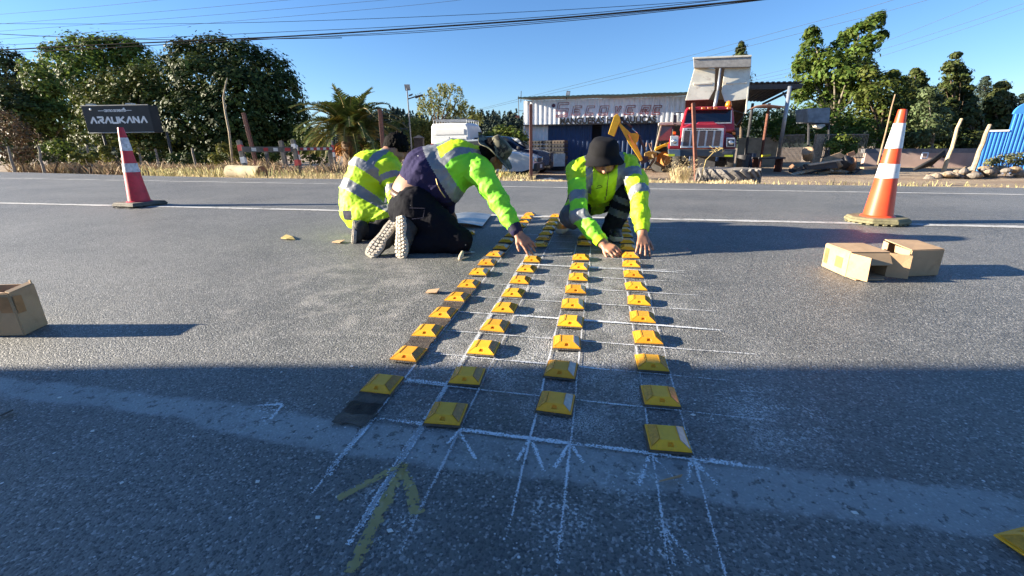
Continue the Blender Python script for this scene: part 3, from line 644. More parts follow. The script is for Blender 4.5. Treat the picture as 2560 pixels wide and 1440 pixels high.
def grow(S, name, mats, parent, wr=None, classify=None, smooth=1):
    V, Q = S.mesh(smooth)
    if wr: 
        for w_ in wr: V = wrinkle(V, Q, *w_)
    mi = classify(V[Q].mean(axis=1)) if classify else None
    return npmesh(name, V, Q, mats, parent, smooth=True, midx=mi)
def inband(t, bands): 
    m = np.zeros(len(t), bool)
    for a, b in bands: m |= (t > a) & (t < b)
    return m
def sole(name, parent, toe, heel, nrm, wid=.10, L=None, mats=None, th=.024):
    """sole slab with tread lugs: nrm points away from the foot (out of the sole)"""
    d = (heel-toe); L = d.length; d.normalize(); nrm = (nrm-d*nrm.dot(d)).normalized(); s_ = nrm.cross(d); mb = MB()
    prof = [(0, .25), (.04, .36), (.15, .47), (.30, .50), (.50, .39), (.62, .35), (.80, .38), (.93, .33), (1, .20)]
    out = [toe+d*L*u+s_*wid*v for u, v in prof]+[toe+d*L*u-s_*wid*v*.92 for u, v in prof[::-1]]
    mb.prism([p-nrm*th for p in out], nrm*th)
    rr = random.Random(5)
    for i in range(11):
        u = .06+i*.087; wv = wid*(np.interp(u, [p[0] for p in prof], [p[1] for p in prof])-.04)
        for sg in (-1, 0, 1):
            c = toe+d*L*(u+(.02 if sg else 0))+s_*wv*.62*sg+nrm*.004; a = .35*sg
            mb.box(c, (wv*.52, L*.062, .010), (s_*math.cos(a)+d*math.sin(a)), (d*math.cos(a)-s_*math.sin(a)), nrm)
    return mb.build(name, mats or SOLE, parent, bevel=.002)
def shoe(parent, toe, heel, ankle, mat, nrm, wid=.085, kname='boot'):
    """upper grown around toe, heel and ankle, with a treaded sole as its sub-part"""
    S = SDF(.007); d = (heel-toe).normalized(); u = -nrm; h = u*.045
    S.cap(toe+d*.055+u*.030, toe+d*.13+u*.038, .038, .044, .02); S.cap(toe+d*.13+u*.040, heel-d*.05+u*.045, .042, .040, .02); S.cap(toe+d*.15+u*.055, ankle, .046, .050, .03); S.cap(heel-d*.045+u*.045, ankle, .040, .050, .03)
    b = grow(S, kname, [mat], parent, [(.003, 20, None, 2.0)]); sole('sole', b, toe, heel, nrm, wid*1.12); return b

# ---- man in front of the camera: crouching, black bucket hat, reaching down with both hands
g = rz0(G(1480, 592)); m3 = T('person', 'man in black bucket hat crouching face on, both hands at the rightmost stud row', 'person', g, 'road workers placing studs')
shR, elR, wrR = P(1441, 425, 3.10), P(1450, 540, 2.98), P(1509, 610, 2.875)
shL, elL, wrL = P(1566, 412, 3.10), P(1598, 482, 2.96), P(1606, 586, 2.865)
nk, chest, hip = P(1504, 418, 3.14), P(1500, 455, 3.20), P(1482, 488, 3.46)
hipR, hipL = P(1458, 492, 3.45), P(1508, 492, 3.45); knR, anR = P(1432, 540, 3.12), P(1417, 556, 3.42); knL, anL = P(1565, 492, 3.12), P(1529, 580, 3.22)
hd = P(1507, 402, 3.06); hf = (-HEAD*.86-UP*.46); hu = (UP*.90-HEAD*.30)
S = SDF(.0058)
headsdf(S, hd, hf, hu, .98); S.cap(nk, hd-hf.normalized()*.02, .058, .055, .03); S.chain([shR, elR, wrR+(elR-wrR)*.05, wrR], [.05, .042, .027, .025]); S.chain([shL, elL, wrL+(elL-wrL)*.05, wrL], [.05, .042, .027, .025])
S.cap(nk, chest, .06, .12, .05); S.cap(chest, hip, .12, .12, .05); S.cap(shR, shL, .05, .05, .05); S.chain([hipR, knR, anR], [.075, .055, .04]); S.chain([hipL, knL, anL], [.075, .055, .04])
cam_n = (-HEAD*.55+UP*.8)
hand(S, wrR, P(1540, 629, 2.80), cam_n-RIGHT*.2, -1, (.30, .62, .35), .14, (.75, .55), .97); hand(S, wrL, P(1609, 622, 2.80), (-HEAD*.9+UP*.35), 1, (.18, .25, .2), .20, (.72, .62), 1.0)
def cls(Cn):
    f = hf.normalized(); u = (hu-f*hu.dot(f)).normalized(); q = Cn-np.array(hd); a, b = q@np.array(f), q@np.array(u)
    return ((b < -.062) & (a > .0) & (np.linalg.norm(q, axis=1) < .14) & ~((a > .080) & (b > -.074))).astype(int)
grow(S, 'body', [SKIN, BEARD], m3, None, cls)
S = SDF(.0085)   # jacket
S.ell(chest+HEAD*.02, (.195, .135, .17), RIGHT, UP*.8-HEAD*.5, .06); S.ell(P(1500, 442, 3.16), (.20, .12, .12), RIGHT, UP, .06); S.cap(chest, hip+UP*.02, .150, .165, .07); S.cap(shR+RIGHT*.05, shL-RIGHT*.05, .082, .082, .07)
S.chain([shR, elR, elR+(wrR-elR)*.55, elR+(wrR-elR)*.86], [.072, .058, .051, .043]); S.chain([shL, elL, elL+(wrL-elL)*.55, elL+(wrL-elL)*.86], [.073, .060, .052, .043])
S.ell(hip+UP*.0, (.185, .15, .14), RIGHT, UP, .06); S.cap(nk, chest, .085, .10, .06); S.cap(hipR+UP*.02, knR+UP*.04+HEAD*.05, .088, .060, .05); S.ell(P(1595, 462, 3.34), (.075, .11, .12), RIGHT, UP, .05)
S.ell(nk+UP*.03-HEAD*.10, (.072, .12, .072), RIGHT, UP, .02, sub=True)
def cls(Cn):
    mi = np.zeros(len(Cn), int); tR, dR = seg_t(Cn, shR, elR); tL, dL = seg_t(Cn, shL, elL); fR, eR = seg_t(Cn, elR, wrR); fL, eL = seg_t(Cn, elL, wrL)
    q = Cn-np.array(chest); sx_ = q@np.array(RIGHT); up_ = q@np.array(UP); dp = q@np.array(HEAD)
    arm = np.minimum(np.minimum(dR, dL), np.minimum(eR, eL)) < .088
    mi[inband(np.abs(sx_), [(.085, .132)]) & ~(arm & (np.abs(sx_) > .16)) & (up_ > -.07)] = 1
    mi[(dR < .10) & inband(tR, [(.52, .72), (.93, 1.14)]) & (tR < 1.15)] = 1; mi[(dL < .105) & inband(tL, [(.30, .58), (.88, 1.12)])] = 1
    gr = (mi == 0) & (((eR < .075) & (fR > .05)) | ((dR < .085) & (tR > .3))); mi[gr] = 2  # sleeve takes the greener cloth with shade in its colour
    mi[(np.abs(sx_) < .085) & (mi == 0) & (np.abs(sx_-.02) < .004) & (up_ > -.12)] = 3
    return mi
ja = grow(S, 'jacket', [HIV, REF, HIV_SHADE, M('zip', (.14, .2, .03), .6)], m3, [(.012, 11, UP*.6+RIGHT*.5, 1.0), (.0045, 26, None, 4.0)], cls)
for a, b in ((elR+(wrR-elR)*.80, elR+(wrR-elR)*.93), (elL+(wrL-elL)*.80, elL+(wrL-elL)*.93)):
    mb = MB(); mb.tube([a, b], [.050, .044], 16, caps=False); mb.build('cuff', HIV, ja, smooth=True)
lg = P(1499, 468, 3.0); mb = MB(); mb.tube([lg+RIGHT*.016*math.cos(a)+UP*.012*math.sin(a) for a in np.linspace(.3, 2.9, 9)], .002, 5); mb.tube([lg-RIGHT*.024-UP*.010, lg+RIGHT*.02+UP*.002], .002, 5); mb.build('chest_mark', HATB, ja)
S = SDF(.0085); S.chain([hipR, knR, anR+UP*.03], [.105, .082, .062]); S.chain([hipL, knL, anL+UP*.03], [.105, .080, .066]); S.ell(hip-UP*.03, (.17, .14, .12), RIGHT, UP, .05)
def cls(Cn):
    t_, d_ = seg_t(Cn, knL, anL); t2, d2 = seg_t(Cn, hipL, knL); mi = np.zeros(len(Cn), int); mi[(d_ < .1) & inband(t_, [(.02, .17), (.36, .53)])] = 1; t3, d3 = seg_t(Cn, knR, anR); mi[(d3 < .11)] = 2; return mi
grow(S, 'trousers', [BLK, M('dull leg tape', (.075, .085, .085), .5), TROUS_SUN], m3, [(.009, 14, None, 3.0)], cls)
z_ = road_z(0, 3.3); gn = Vector((0, 0, -1))
t_, h_ = rz0(G(1397, 590), .026), rz0(G(1432, 566), .026); shoe(m3, t_, t_+(h_-t_).normalized()*.27, t_+(h_-t_).normalized()*.19+UP*.10, BOOTY, gn)
t_ = rz0(G(1545, 612), .026); h_ = rz0(G(1522, 588), .026); shoe(m3, t_, t_+(h_-t_).normalized()*.27, anL+UP*.02, BOOTS, gn)
def buckethat(parent, c, axis, fwdv, mat, rc, hc, rbm, drop, wav, seed, bend=0, topr=.82, rim=None):
    axis = axis.normalized(); mb = MB(); side = axis.cross(fwdv).normalized()
    def warp(p, r, h, a):
        e = max(0, (r-rc)/(rbm-rc)) if h < .03 else 0; q = p-c; lat = q.dot(side); p = p+axis*(wav*noise.noise(p*7+Vector((seed, 0, 0)))*(e*2+.25)+bend*e*(lat/rbm)**2)
        return p+(p-c).normalized()*.004*noise.noise(p*24)
    ring = []
    prof = [(.001, hc), (rc*.35, hc*.995), (rc*topr*.8, hc*.97), (rc*topr, hc*.92), (rc*.94, hc*.6), (rc, .012), (rc*1.01, .002), (rc+(rbm-rc)*.3, -drop*.3), (rc+(rbm-rc)*.65, -drop*.66), (rbm, -drop), (rbm-.001, -drop-.004), (rc+(rbm-rc)*.6, -drop*.66-.004), (rc*.985, -.004), (rc*.93, .01), (rc*.9, hc*.6), (rc*.5, hc*.9), (.001, hc*.94)]
    mb.lathe(prof, c, axis, 44, warp=warp); return mb.build('hat', mat, parent, smooth=True, autos=60)
ht = buckethat(m3, hd+hu.normalized()*.044-hf.normalized()*.008, UP*.95-HEAD*.24, hf, HATB, .104, .106, .148, .052, .014, 2, 0, .72)

# ---- man kneeling side on in the navy and hi vis jacket
g = rz0(G(1060, 640)); m2 = T('person', 'man in camouflage hat kneeling with one arm stretched to the second stud row', 'person', g, 'road workers placing studs')
hipN, hipF = P(1040, 520, 3.03), P(1030, 512, 3.30); knN, knF = P(1146, 602, 2.99), P(1128, 592, 3.28); anN, anF = P(1026, 612, 3.00), P(1000, 598, 3.05)
pel, wst, mid, chs, nk = P(1030, 532, 3.16), P(1038, 486, 3.15), P(1074, 436, 3.14), P(1142, 414, 3.13), P(1208, 398, 3.16)
shN, elN, wrN = P(1200, 428, 3.00), P(1249, 506, 2.96), P(1294, 583, 2.895); shF, elF, wrF = P(1178, 405, 3.36), P(1135, 462, 3.44), P(1122, 520, 3.36)
hd = P(1232, 388, 3.12); hf = RIGHT*.62-UP*.62+HEAD*.42; hu = RIGHT*.70+UP*.66-HEAD*.05
S = SDF(.0058); headsdf(S, hd, hf, hu, 1.0); S.cap(nk, hd-hf.normalized()*.03, .060, .056, .03)
S.chain([shN, elN, wrN+(elN-wrN)*.06, wrN], [.055, .044, .028, .025]); S.chain([shF, elF, wrF], [.05, .04, .026]); S.chain([pel, wst, wst+(mid-wst)*.5, mid, chs, nk], [.14, .148, .14, .13, .13, .06], .06); S.cap(shN, shF, .06, .06, .06)
S.chain([hipN, knN, anN], [.085, .058, .042]); S.chain([hipF, knF, anF], [.085, .058, .042]); S.cap(hipN, hipF, .10, .10, .05)
hand(S, wrN, P(1320, 611, 2.865), UP*.75-HEAD*.55, -1, (.10, .18, .15), .14, (.75, .6), 1.02); hand(S, wrF, wrF-UP*.08+RIGHT*.02, HEAD, 1, (.4, .5, .4))
grow(S, 'body', [SKIN, SKIN2], m2, None, lambda Cn: (seg_t(Cn, pel, mid)[1] < .18).astype(int))
bax = (nk-pel).normalized(); lat = bax.cross(UP).normalized(); bk = (P(1075, 390, 3.0)-P(1082, 445, 3.14)); bk = (bk-bax*bk.dot(bax)).normalized()
S = SDF(.0085)
S.chain([wst+(mid-wst)*.10, mid, chs], [.158, .174, .165], .05); S.ell(mid+bk*.02, (.185, .165, .165), HEAD, bax, .05); S.ell(chs+bk*.01, (.20, .15, .16), HEAD, bax, .06); S.cap(shN-HEAD*.0, shF, .088, .088, .07); S.cap(chs, nk, .13, .085, .05); S.ell(P(1112, 468, 3.1), (.13, .13, .13), RIGHT, UP, .06)
S.chain([shN, shN+(elN-shN)*.5, elN, elN+(wrN-elN)*.5, elN+(wrN-elN)*.90], [.084, .070, .060, .053, .044], .04); S.chain([shF, elF, wrF], [.075, .06, .045])
S.ell(nk+bax*.085+hu*.03, (.06, .06, .05), RIGHT, bax, .02, sub=True)
axp = np.array(bax); p0 = np.array(pel); Lb = (nk-pel).length; bkn = np.array(bk); latn = np.array(bax.cross(bk).normalized())
def cls(Cn):
    mi = np.zeros(len(Cn), int); q = Cn-p0; t_ = (q@axp)/Lb+.10*(q@latn)/.2*0; w_ = q@bkn; l_ = (Cn-np.array(chs))@latn
    tn, dn = seg_t(Cn, shN, elN); tw, dw = seg_t(Cn, elN, wrN); tf, df = seg_t(Cn, shF, elF)
    arm = ((dn < .098) & (tn > .12)) | (dw < .08); tt = (Cn-np.array(P(1103, 438, 3.14)))@np.array(RIGHT*.88+UP*.48)
    mi[~arm & (tt < 0)] = 1; mi[~arm & (tt >= 0) & (tt < .085)] = 2; mi[~arm & (w_ < -.09) & (tt < .05) & (tt > -.01)] = 1
    mi[~arm & (tt >= .085) & inband(l_, [(-.115, -.062), (.062, .115)])] = 2
    mi[~arm & (tt >= .085) & (mi == 0) & (w_ > .05) & (np.abs(l_) < .062)] = 3
    mi[(df < .09)] = 1; mi[(dw < .08) & (tw > .78)] = 1
    return mi
ja = grow(S, 'jacket', [HIV_SHADE, NAVP, REF, HIV], m2, [(.009, 9, bax, 2.0), (.004, 24, None, 4.0)], cls)
mb = MB(); mb.tube([elN+(wrN-elN)*.80, elN+(wrN-elN)*.97], [.049, .042], 16, caps=False); mb.build('cuff', NAVY, ja, smooth=True)
mb = MB(); za = [P(1090, 447, 2.935), P(1094, 462, 2.925), P(1102, 478, 2.93), P(1113, 494, 2.95)]; mb.tube(za, .004, 6); mb.build('pocket_zip', M('brass zip', (.32, .24, .10), .4, metal=.5), ja)
S = SDF(.0085); S.chain([hipN, hipN+(knN-hipN)*.5, knN, anN], [.135, .112, .086, .066], .04); S.chain([hipF, knF, anF], [.13, .085, .066], .04); S.ell(pel+UP*.018, (.185, .165, .148), HEAD, (wst-pel), .05); S.cap(hipN, hipF, .128, .128, .05)
tr = grow(S, 'trousers', [BLKP], m2, [(.008, 9, None, 3.0), (.0032, 22, None, 5.0)])
# belt round the waist, just under the bare strip of back
wax = (UP*.9+RIGHT*.36).normalized(); bc = P(1032, 494, 3.155); u1 = HEAD; u2 = wax.cross(u1).normalized(); u1 = u2.cross(wax).normalized(); V = []; n_ = 40
for k in range(n_):
    a = 2*math.pi*k/n_; d_ = u1*math.cos(a)*.172+u2*math.sin(a)*.150
    for o_, rr in ((-.02, 1.06), (.02, 1.04), (.02, .98), (-.02, .98)): V.append(bc+wax*o_+d_*rr)
Fq = [(4*k+j, 4*((k+1) % n_)+j, 4*((k+1) % n_)+(j+1) % 4, 4*k+(j+1) % 4) for k in range(n_) for j in range(4)]
npmesh('belt', [tuple(v) for v in V], Fq, BELT, m2, smooth=False)
mb = MB(); q = [P(1024, 520, 2.885), P(1062, 521, 2.875), P(1058, 545, 2.87), P(1030, 548, 2.875)]; mb.tube(q, .003, 5); mb.build('back_pocket', NAVY, tr)
for (a, b, anx, lean) in (((1001, 646, 2.87), (1000, 552, 2.90), anN, .15), ((921, 640, 2.89), (978, 560, 2.95), anF, .25)):
    toe, heel = P(*a), P(*b); d = (heel-toe).normalized(); nr = (-HEAD-RIGHT*.55); nr = (nr-d*nr.dot(d)).normalized(); shoe(m2, toe, toe+d*.285, toe+d*.235-nr*.10, BOOTG, nr, .10)
ht = buckethat(m2, hd+hu.normalized()*.040, hu*1.0-hf*.02-HEAD*.12, hf, CAMO, .090, .092, .158, .022, .016, 5, .028)
S = SDF(.006); f_ = hf.normalized(); u_ = hu.normalized(); S.ell(hd+u_*.015-f_*.03, (.082, .082, .090), f_.cross(u_), u_, .02); S.ell(hd-u_*.05-f_*.05, (.066, .05, .05), f_.cross(u_), u_, .03); grow(S, 'hair', [HAIR], m2, [(.006, 55, u_, 4.0)])

# ---- man behind, back to the camera
g = rz0(G(900, 606)); m1 = T('person', 'bareheaded black haired man in hi vis jacket squatting with his back to the camera', 'person', g, 'road workers placing studs')
pel, wst, chs, nk = P(908, 535, 3.60), P(905, 490, 3.56), P(926, 432, 3.55), P(966, 396, 3.60); hd = P(990, 372, 3.64)
shR, elR, wrR = P(972, 424, 3.46), P(992, 492, 3.44), P(1035, 560, 3.46); shL, elL, wrL = P(975, 402, 3.86), P(1010, 480, 3.92), P(1050, 570, 3.86)
hipR, hipL = P(925, 540, 3.52), P(925, 535, 3.74); knR, knL = P(1000, 545, 3.42), P(1010, 540, 3.80); anR, anL = P(918, 584, 3.42), P(930, 575, 3.75)
hf = RIGHT*.75-UP*.55+HEAD*.25; hu = UP*.82+RIGHT*.5
S = SDF(.0062); headsdf(S, hd, hf, hu, .98); S.cap(nk, hd-hf.normalized()*.03, .056, .054, .03); S.chain([pel, wst, chs, nk], [.13, .125, .13, .06], .06); S.cap(shR, shL, .05, .05, .05)
S.chain([shR, elR, wrR], [.05, .042, .027]); S.chain([shL, elL, wrL], [.05, .042, .027]); S.chain([hipR, knR, anR], [.08, .056, .042]); S.chain([hipL, knL, anL], [.08, .056, .042])
hand(S, wrR, wrR+(RIGHT*.6-UP*.5)*.08, UP, 1); hand(S, wrL, wrL+(RIGHT*.6-UP*.5)*.08, UP, -1); grow(S, 'body', [SKIN], m1)
bax = (nk-wst).normalized(); S = SDF(.0085); S.chain([pel+UP*.02, wst, chs], [.148, .160, .160], .06); S.ell(chs, (.19, .15, .17), HEAD, bax, .06); S.cap(shR, shL, .088, .088, .07); S.cap(chs, nk, .12, .075, .05)
S.chain([shR, elR, elR+(wrR-elR)*.9], [.085, .068, .05]); S.chain([shL, elL, elL+(wrL-elL)*.9], [.08, .066, .05]); S.ell(P(903, 528, 3.50), (.165, .13, .15), RIGHT, UP, .05); S.cap(P(920, 535, 3.46), P(975, 540, 3.42), .105, .085, .06)
p0 = np.array(wst); axp = np.array(bax); Lb = (nk-wst).length; latn = np.array(bax.cross(-HEAD).normalized())
def cls(Cn):
    mi = np.zeros(len(Cn), int); q = Cn-p0; t_ = q@axp/Lb; l_ = q@latn; tr_, dr_ = seg_t(Cn, shR, elR); arm = (dr_ < .098) & (tr_ > .05)
    mi[arm & inband(tr_, [(.22, .42), (.62, .82)])] = 1; z_ = Cn[:, 2]; rr = q@np.array(RIGHT)
    tt = t_+.9*l_; mi[~arm & inband(t_, [(-.10, .12), (.40, .60)])] = 1; mi[~arm & (t_ >= .60) & inband(l_, [(-.06, .0)])] = 1
    low = (z_ < np.array(P(900, 520, 3.5))[2]) & (~arm)
    mi[low & (rr < -.02) & (z_ > np.array(P(900, 545, 3.5))[2]) & (rr > -.10)] = 2
    return mi
grow(S, 'jacket', [HIV, REF, NAVY], m1, [(.011, 8, bax*.5+RIGHT*.6, 2.5), (.004, 20, None, 4.0)], cls)
S = SDF(.0085); S.chain([hipR, knR, anR], [.11, .085, .065]); S.chain([hipL, knL, anL], [.11, .085, .065]); S.ell(pel, (.16, .15, .12), RIGHT, UP, .05); grow(S, 'trousers', [BLK], m1, [(.010, 12, None, 1.0)])
toe, heel = P(881, 612, 3.30), P(886, 566, 3.34); d = (heel-toe).normalized(); nr = (-RIGHT*.9-HEAD*.45); nr = (nr-d*nr.dot(d)).normalized(); shoe(m1, toe, toe+d*.16+UP*.03, anR, BOOTG, nr, .10)
toe, heel = P(905, 605, 3.62), P(910, 560, 3.64); d = (heel-toe).normalized(); shoe(m1, toe, toe+d*.2, anL, BOOTG, nr, .10)
S = SDF(.006); f_ = hf.normalized(); u_ = hu.normalized(); r_ = f_.cross(u_); S.ell(hd+u_*.035-f_*.012, (.084, .100, .085), r_, u_, .02); S.ell(hd-u_*.03-f_*.045, (.072, .052, .06), r_, u_, .03)
rr = random.Random(3)
for i in range(70):
    a, e = rr.uniform(0, 6.28), rr.uniform(-.1, 1.5); d = (f_*math.cos(a)*math.cos(e)+r_*math.sin(a)*math.cos(e)+u_*math.sin(e)); b = hd+u_*.03+Vector((d.x*.08, d.y*.08, d.z*.08)); S.cap(b, b+(d+Vector((rr.uniform(-.5, .5), rr.uniform(-.5, .5), rr.uniform(-.2, .5)))).normalized()*rr.uniform(.02, .045), .009, .003, .008)
grow(S, 'hair', [HAIR], m1, [(.004, 60, u_, 2.0)])
# ------------------------------------------------------------------ yard: workshop, shed, vehicles, machines
def hdir(px): d = ray(px, 400); d.z = 0; return d.normalized()
def pxprism(mb, pts, Z, th, dirv=None, dz=None):
    """outline given by photo points at a real depth, extruded by a real thickness along dirv"""
    zs = dz or [0]*len(pts); mb.prism([P(a, b, Z+e) for (a, b), e in zip(pts, zs)], (dirv or HEAD)*th); return mb
def onplane(px, py, o, n): d = ray(px, py); return CAM+d*((o-CAM).dot(n)/d.dot(n))
def corr(mb, o, X, L, H, N, pitch=.22, dep=.035, top=None):
    """trapezoid ribbed sheet: runs L along X, height vector H, ribs standing along N"""
    prof = []; x = 0
    while x < L:
        for f, dd in ((0, 0), (.45, 0), (.55, 1), (.9, 1)): prof.append((min(L, x+f*pitch), dd*dep))
        x += pitch
    prof.append((L, 0)); vs = []
    for px_, d_ in prof: b = o+X*px_+N*d_; vs.append((mb.bm.verts.new(b), mb.bm.verts.new(b+H)))
    for a, b in zip(vs, vs[1:]): mb.face([a[0], b[0], b[1], a[1]])
    return mb
WHT = M('weathered white sheet', (.82, .84, .85), .5, var=.06, vs=3, dirt=.2, dirtcol=(.42, .41, .39)); BLU = M('blue painted sheet', (.012, .045, .135), .5, var=.15, vs=3, dirt=.2, dirtcol=(.05, .07, .12))
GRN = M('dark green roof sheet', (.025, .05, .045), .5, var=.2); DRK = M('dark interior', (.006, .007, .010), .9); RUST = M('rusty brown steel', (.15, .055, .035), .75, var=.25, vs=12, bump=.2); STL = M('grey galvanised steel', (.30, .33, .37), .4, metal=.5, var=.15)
DKS = M('dark steel', (.035, .035, .04), .6, var=.3, vs=14); BLACKP = M('black lettering paint', (.012, .012, .014), .6); REDP = M('red lettering paint', (.28, .03, .012), .6); LAMPG = M('lamp glass', (.55, .55, .52), .2)
fa = R(10); FX = (RIGHT*math.cos(fa)-HEAD*math.sin(fa)); FN = (-HEAD*math.cos(fa)-RIGHT*math.sin(fa))
fo = P(1309, 312, 25.0); wk = T('workshop', 'long white and blue corrugated workshop with red and black lettering', 'building', Vector((fo.x, fo.y, ground_z(fo.x, fo.y))))
def FP(px, py, off=0): return onplane(px, py, fo+FN*off, FN)
def fz(p, py): return p
TL = FP(1309, 252); Lf = (FP(1716, 300)-fo).dot(FX)+2.5; Hf = UP*(TL.z-fo.z)
mb = MB(); corr(mb, fo, FX, Lf, Hf, FN, .26, .035); mb.build('upper_cladding', WHT, wk)
mb = MB(); mb.box(fo+FX*Lf/2-UP*.03-FN*.22, (Lf, .5, .05), FX, -FN, UP); mb.build('soffit', DKS, wk)
gz = ground_z(fo.x, fo.y)-.1; lo = fo-FN*.42+FX*.05; lo.z = gz; lw = (FP(1366, 330)-fo).dot(FX)
mb = MB(); corr(mb, lo, FX, lw, UP*(fo.z-gz), FN, .26, .03); mb.build('lower_cladding', WHT, wk)
d0 = (FP(1478, 330)-fo).dot(FX); d1 = (FP(1502, 330)-fo).dot(FX)
mb = MB(); corr(mb, lo+FX*lw, FX, d0-lw, UP*(fo.z-gz), FN, .26, .03); corr(mb, lo+FX*d1, FX, Lf-d1, UP*(fo.z-gz), FN, .26, .03); mb.build('lower_cladding', BLU, wk)['label'] = 'blue lower cladding'
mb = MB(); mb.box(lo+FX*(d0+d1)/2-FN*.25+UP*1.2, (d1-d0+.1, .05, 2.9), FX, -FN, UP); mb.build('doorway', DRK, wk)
mb = MB(); mb.box(fo+FX*.02-FN*3.0+UP*(Hf.z/2-1.2), (.05, 5.9, Hf.z+2.4), FX, -FN, UP); mb.box(fo+FX*Lf-FN*3.0+UP*(Hf.z/2-1.2), (.05, 5.9, Hf.z+2.4), FX, -FN, UP); mb.build('side_wall', WHT, wk)
mb = MB(); V = []; n_ = 90   # gently waving corrugated roof sheet with an overhang
for i in range(n_+1):
    u = -.25+(Lf+.5)*i/n_; wv = .045*noise.noise(Vector((u*.45, 0, 5)))+.018*(i % 2); a = fo+Hf+FX*u+FN*.46+UP*(.07+wv); V.append((a, a-FN*6.6+UP*.5))
for (a, b), (c_, d_) in zip(V, V[1:]): mb.hexa([a, c_, d_, b], [a+UP*.075, c_+UP*.075, d_+UP*.075, b+UP*.075])
mb.build('roof', GRN, wk)
# red outlined lettering
L_ = {'S': [[(1, 1), (0, 1), (0, .5), (1, .5), (1, 0), (0, 0)]], 'E': [[(1, 1), (0, 1), (0, 0), (1, 0)], [(.12, .5), (.8, .5)]], 'C': [[(1, 1), (0, 1), (0, 0), (1, 0)]], 'O': [[(0, 0), (0, 1), (1, 1), (1, 0), (0, 0)]], 'V': [[(0, 1), (.45, 0), (1, 1)]], 'R': [[(0, 0), (0, 1), (1, 1), (1, .5), (0, .5)], [(.5, .5), (1, 0)]]}
def outline(mb, strokes, org, X, Y, w_, h_, sl_, hw, r):
    for st in strokes:
        pts = [Vector((x*w_+y*h_*sl_, y*h_)) for x, y in st]; closed = (pts[0]-pts[-1]).length < 1e-6; offs = []
        for sg in (1, -1):
            o_ = []; n_ = len(pts)
            for i, p in enumerate(pts):
                a = pts[i-1] if i > 0 else (pts[-2] if closed else None); b = pts[i+1] if i < n_-1 else (pts[1] if closed else None); ds = []
                if a is not None: ds.append((p-a).normalized())
                if b is not None: ds.append((b-p).normalized())
                ns = [Vector((-d.y, d.x)) for d in ds]; m_ = sum(ns, Vector((0, 0))); m_ = m_.normalized() if m_.length > .05 else ns[0]; o_.append(p+m_*sg*hw/max(.45, m_.dot(ns[0])))
            offs.append(o_)
        loops = [offs[0], offs[1]] if closed else [offs[0]+offs[1][::-1]+[offs[0][0]]]
        for lp in loops: 
            for a, b in zip(lp, lp[1:]): mb.tube([org+X*a.x+Y*a.y, org+X*b.x+Y*b.y], r, 4)
n0 = .042
for ch, x0, x1, yt, yb in (('S', 1391, 1418, 259, 290), ('E', 1432, 1452, 267, 285), ('C', 1466, 1484, 267, 285), ('O', 1499, 1518, 267, 285), ('V', 1536, 1549, 266, 285), ('E', 1564, 1586, 266, 284), ('R', 1602, 1622, 266, 285), ('E', 1632, 1652, 266, 284)):
    a = FP(x0, yb, n0); b = FP(x1, yt, n0); h_ = b.z-a.z; w_ = (b-a).dot(FX)-.0; mb = MB(); outline(mb, L_[ch], a, FX, UP, w_*.92, h_, .22, .050, .018); mb.build('letter', REDP, wk)
a, b = FP(1399, 307.2, n0), FP(1639, 307.2, n0); textmesh('MANGUERAS HIDRAULICAS', (FP(1399, 292.6, n0).z-a.z)*1.42, BLACKP, 'lettering', wk, (a+b)/2, FX, UP, .006, .018, 'CENTER', (b-a).dot(FX))
c_ = FP(1384, 264, n0); mb = MB(); mb.cyl(c_, c_+FN*.01, .10, n=18); mb.build('round_mark', M('dark red mark', (.10, .03, .06), .6), wk)
mb = MB(); c_ = FP(1434, 262, .06); mb.box(c_, (.16, .1, .14), FX, FN, UP); mb.build('wall_box', WHT, wk)
# floodlight on the roof, mast with small lamp on the left corner
q = P(1415, 258, 24.4); fl = T('floodlight', 'square floodlight on a short pole on the workshop roof', 'floodlight', q)
mb = MB(); mb.tube([P(1415, 258, 24.4), P(1416, 240, 24.4)], .025, 6); mb.tube([P(1411, 241, 24.4), P(1421, 241, 24.4)], .02, 6); mb.build('pole', DKS, fl)
mb = MB(); pxprism(mb, [(1417, 227), (1426, 228), (1424, 240), (1415, 239)], 24.4, .10); mb.build('lamp_head', DKS, fl); mb = MB(); pxprism(mb, [(1417.8, 228.5), (1425, 229), (1423.4, 239), (1416, 238)], 24.37, .02); mb.build('lens', LAMPG, fl)
q = P(1298, 300, 25); ms = T('antenna_mast', 'thin antenna mast with a small lamp bracket at the left corner of the workshop', 'mast', q)
mb = MB(); mb.tube([P(1297, 292, 25), P(1296, 240, 25)], .02, 6); mb.tube([P(1302, 256, 25), P(1303, 228, 25)], .02, 6); mb.tube([P(1297, 277, 25), P(1308, 277, 25)], .015, 6); mb.tube([P(1296, 292, 25), P(1308, 293, 25)], .015, 6); mb.build('mast', DKS, ms)
mb = MB(); pxprism(mb, [(1289, 289), (1299, 288), (1299, 295), (1290, 294)], 24.95, .12); mb.build('lamp_head', RUST, ms)

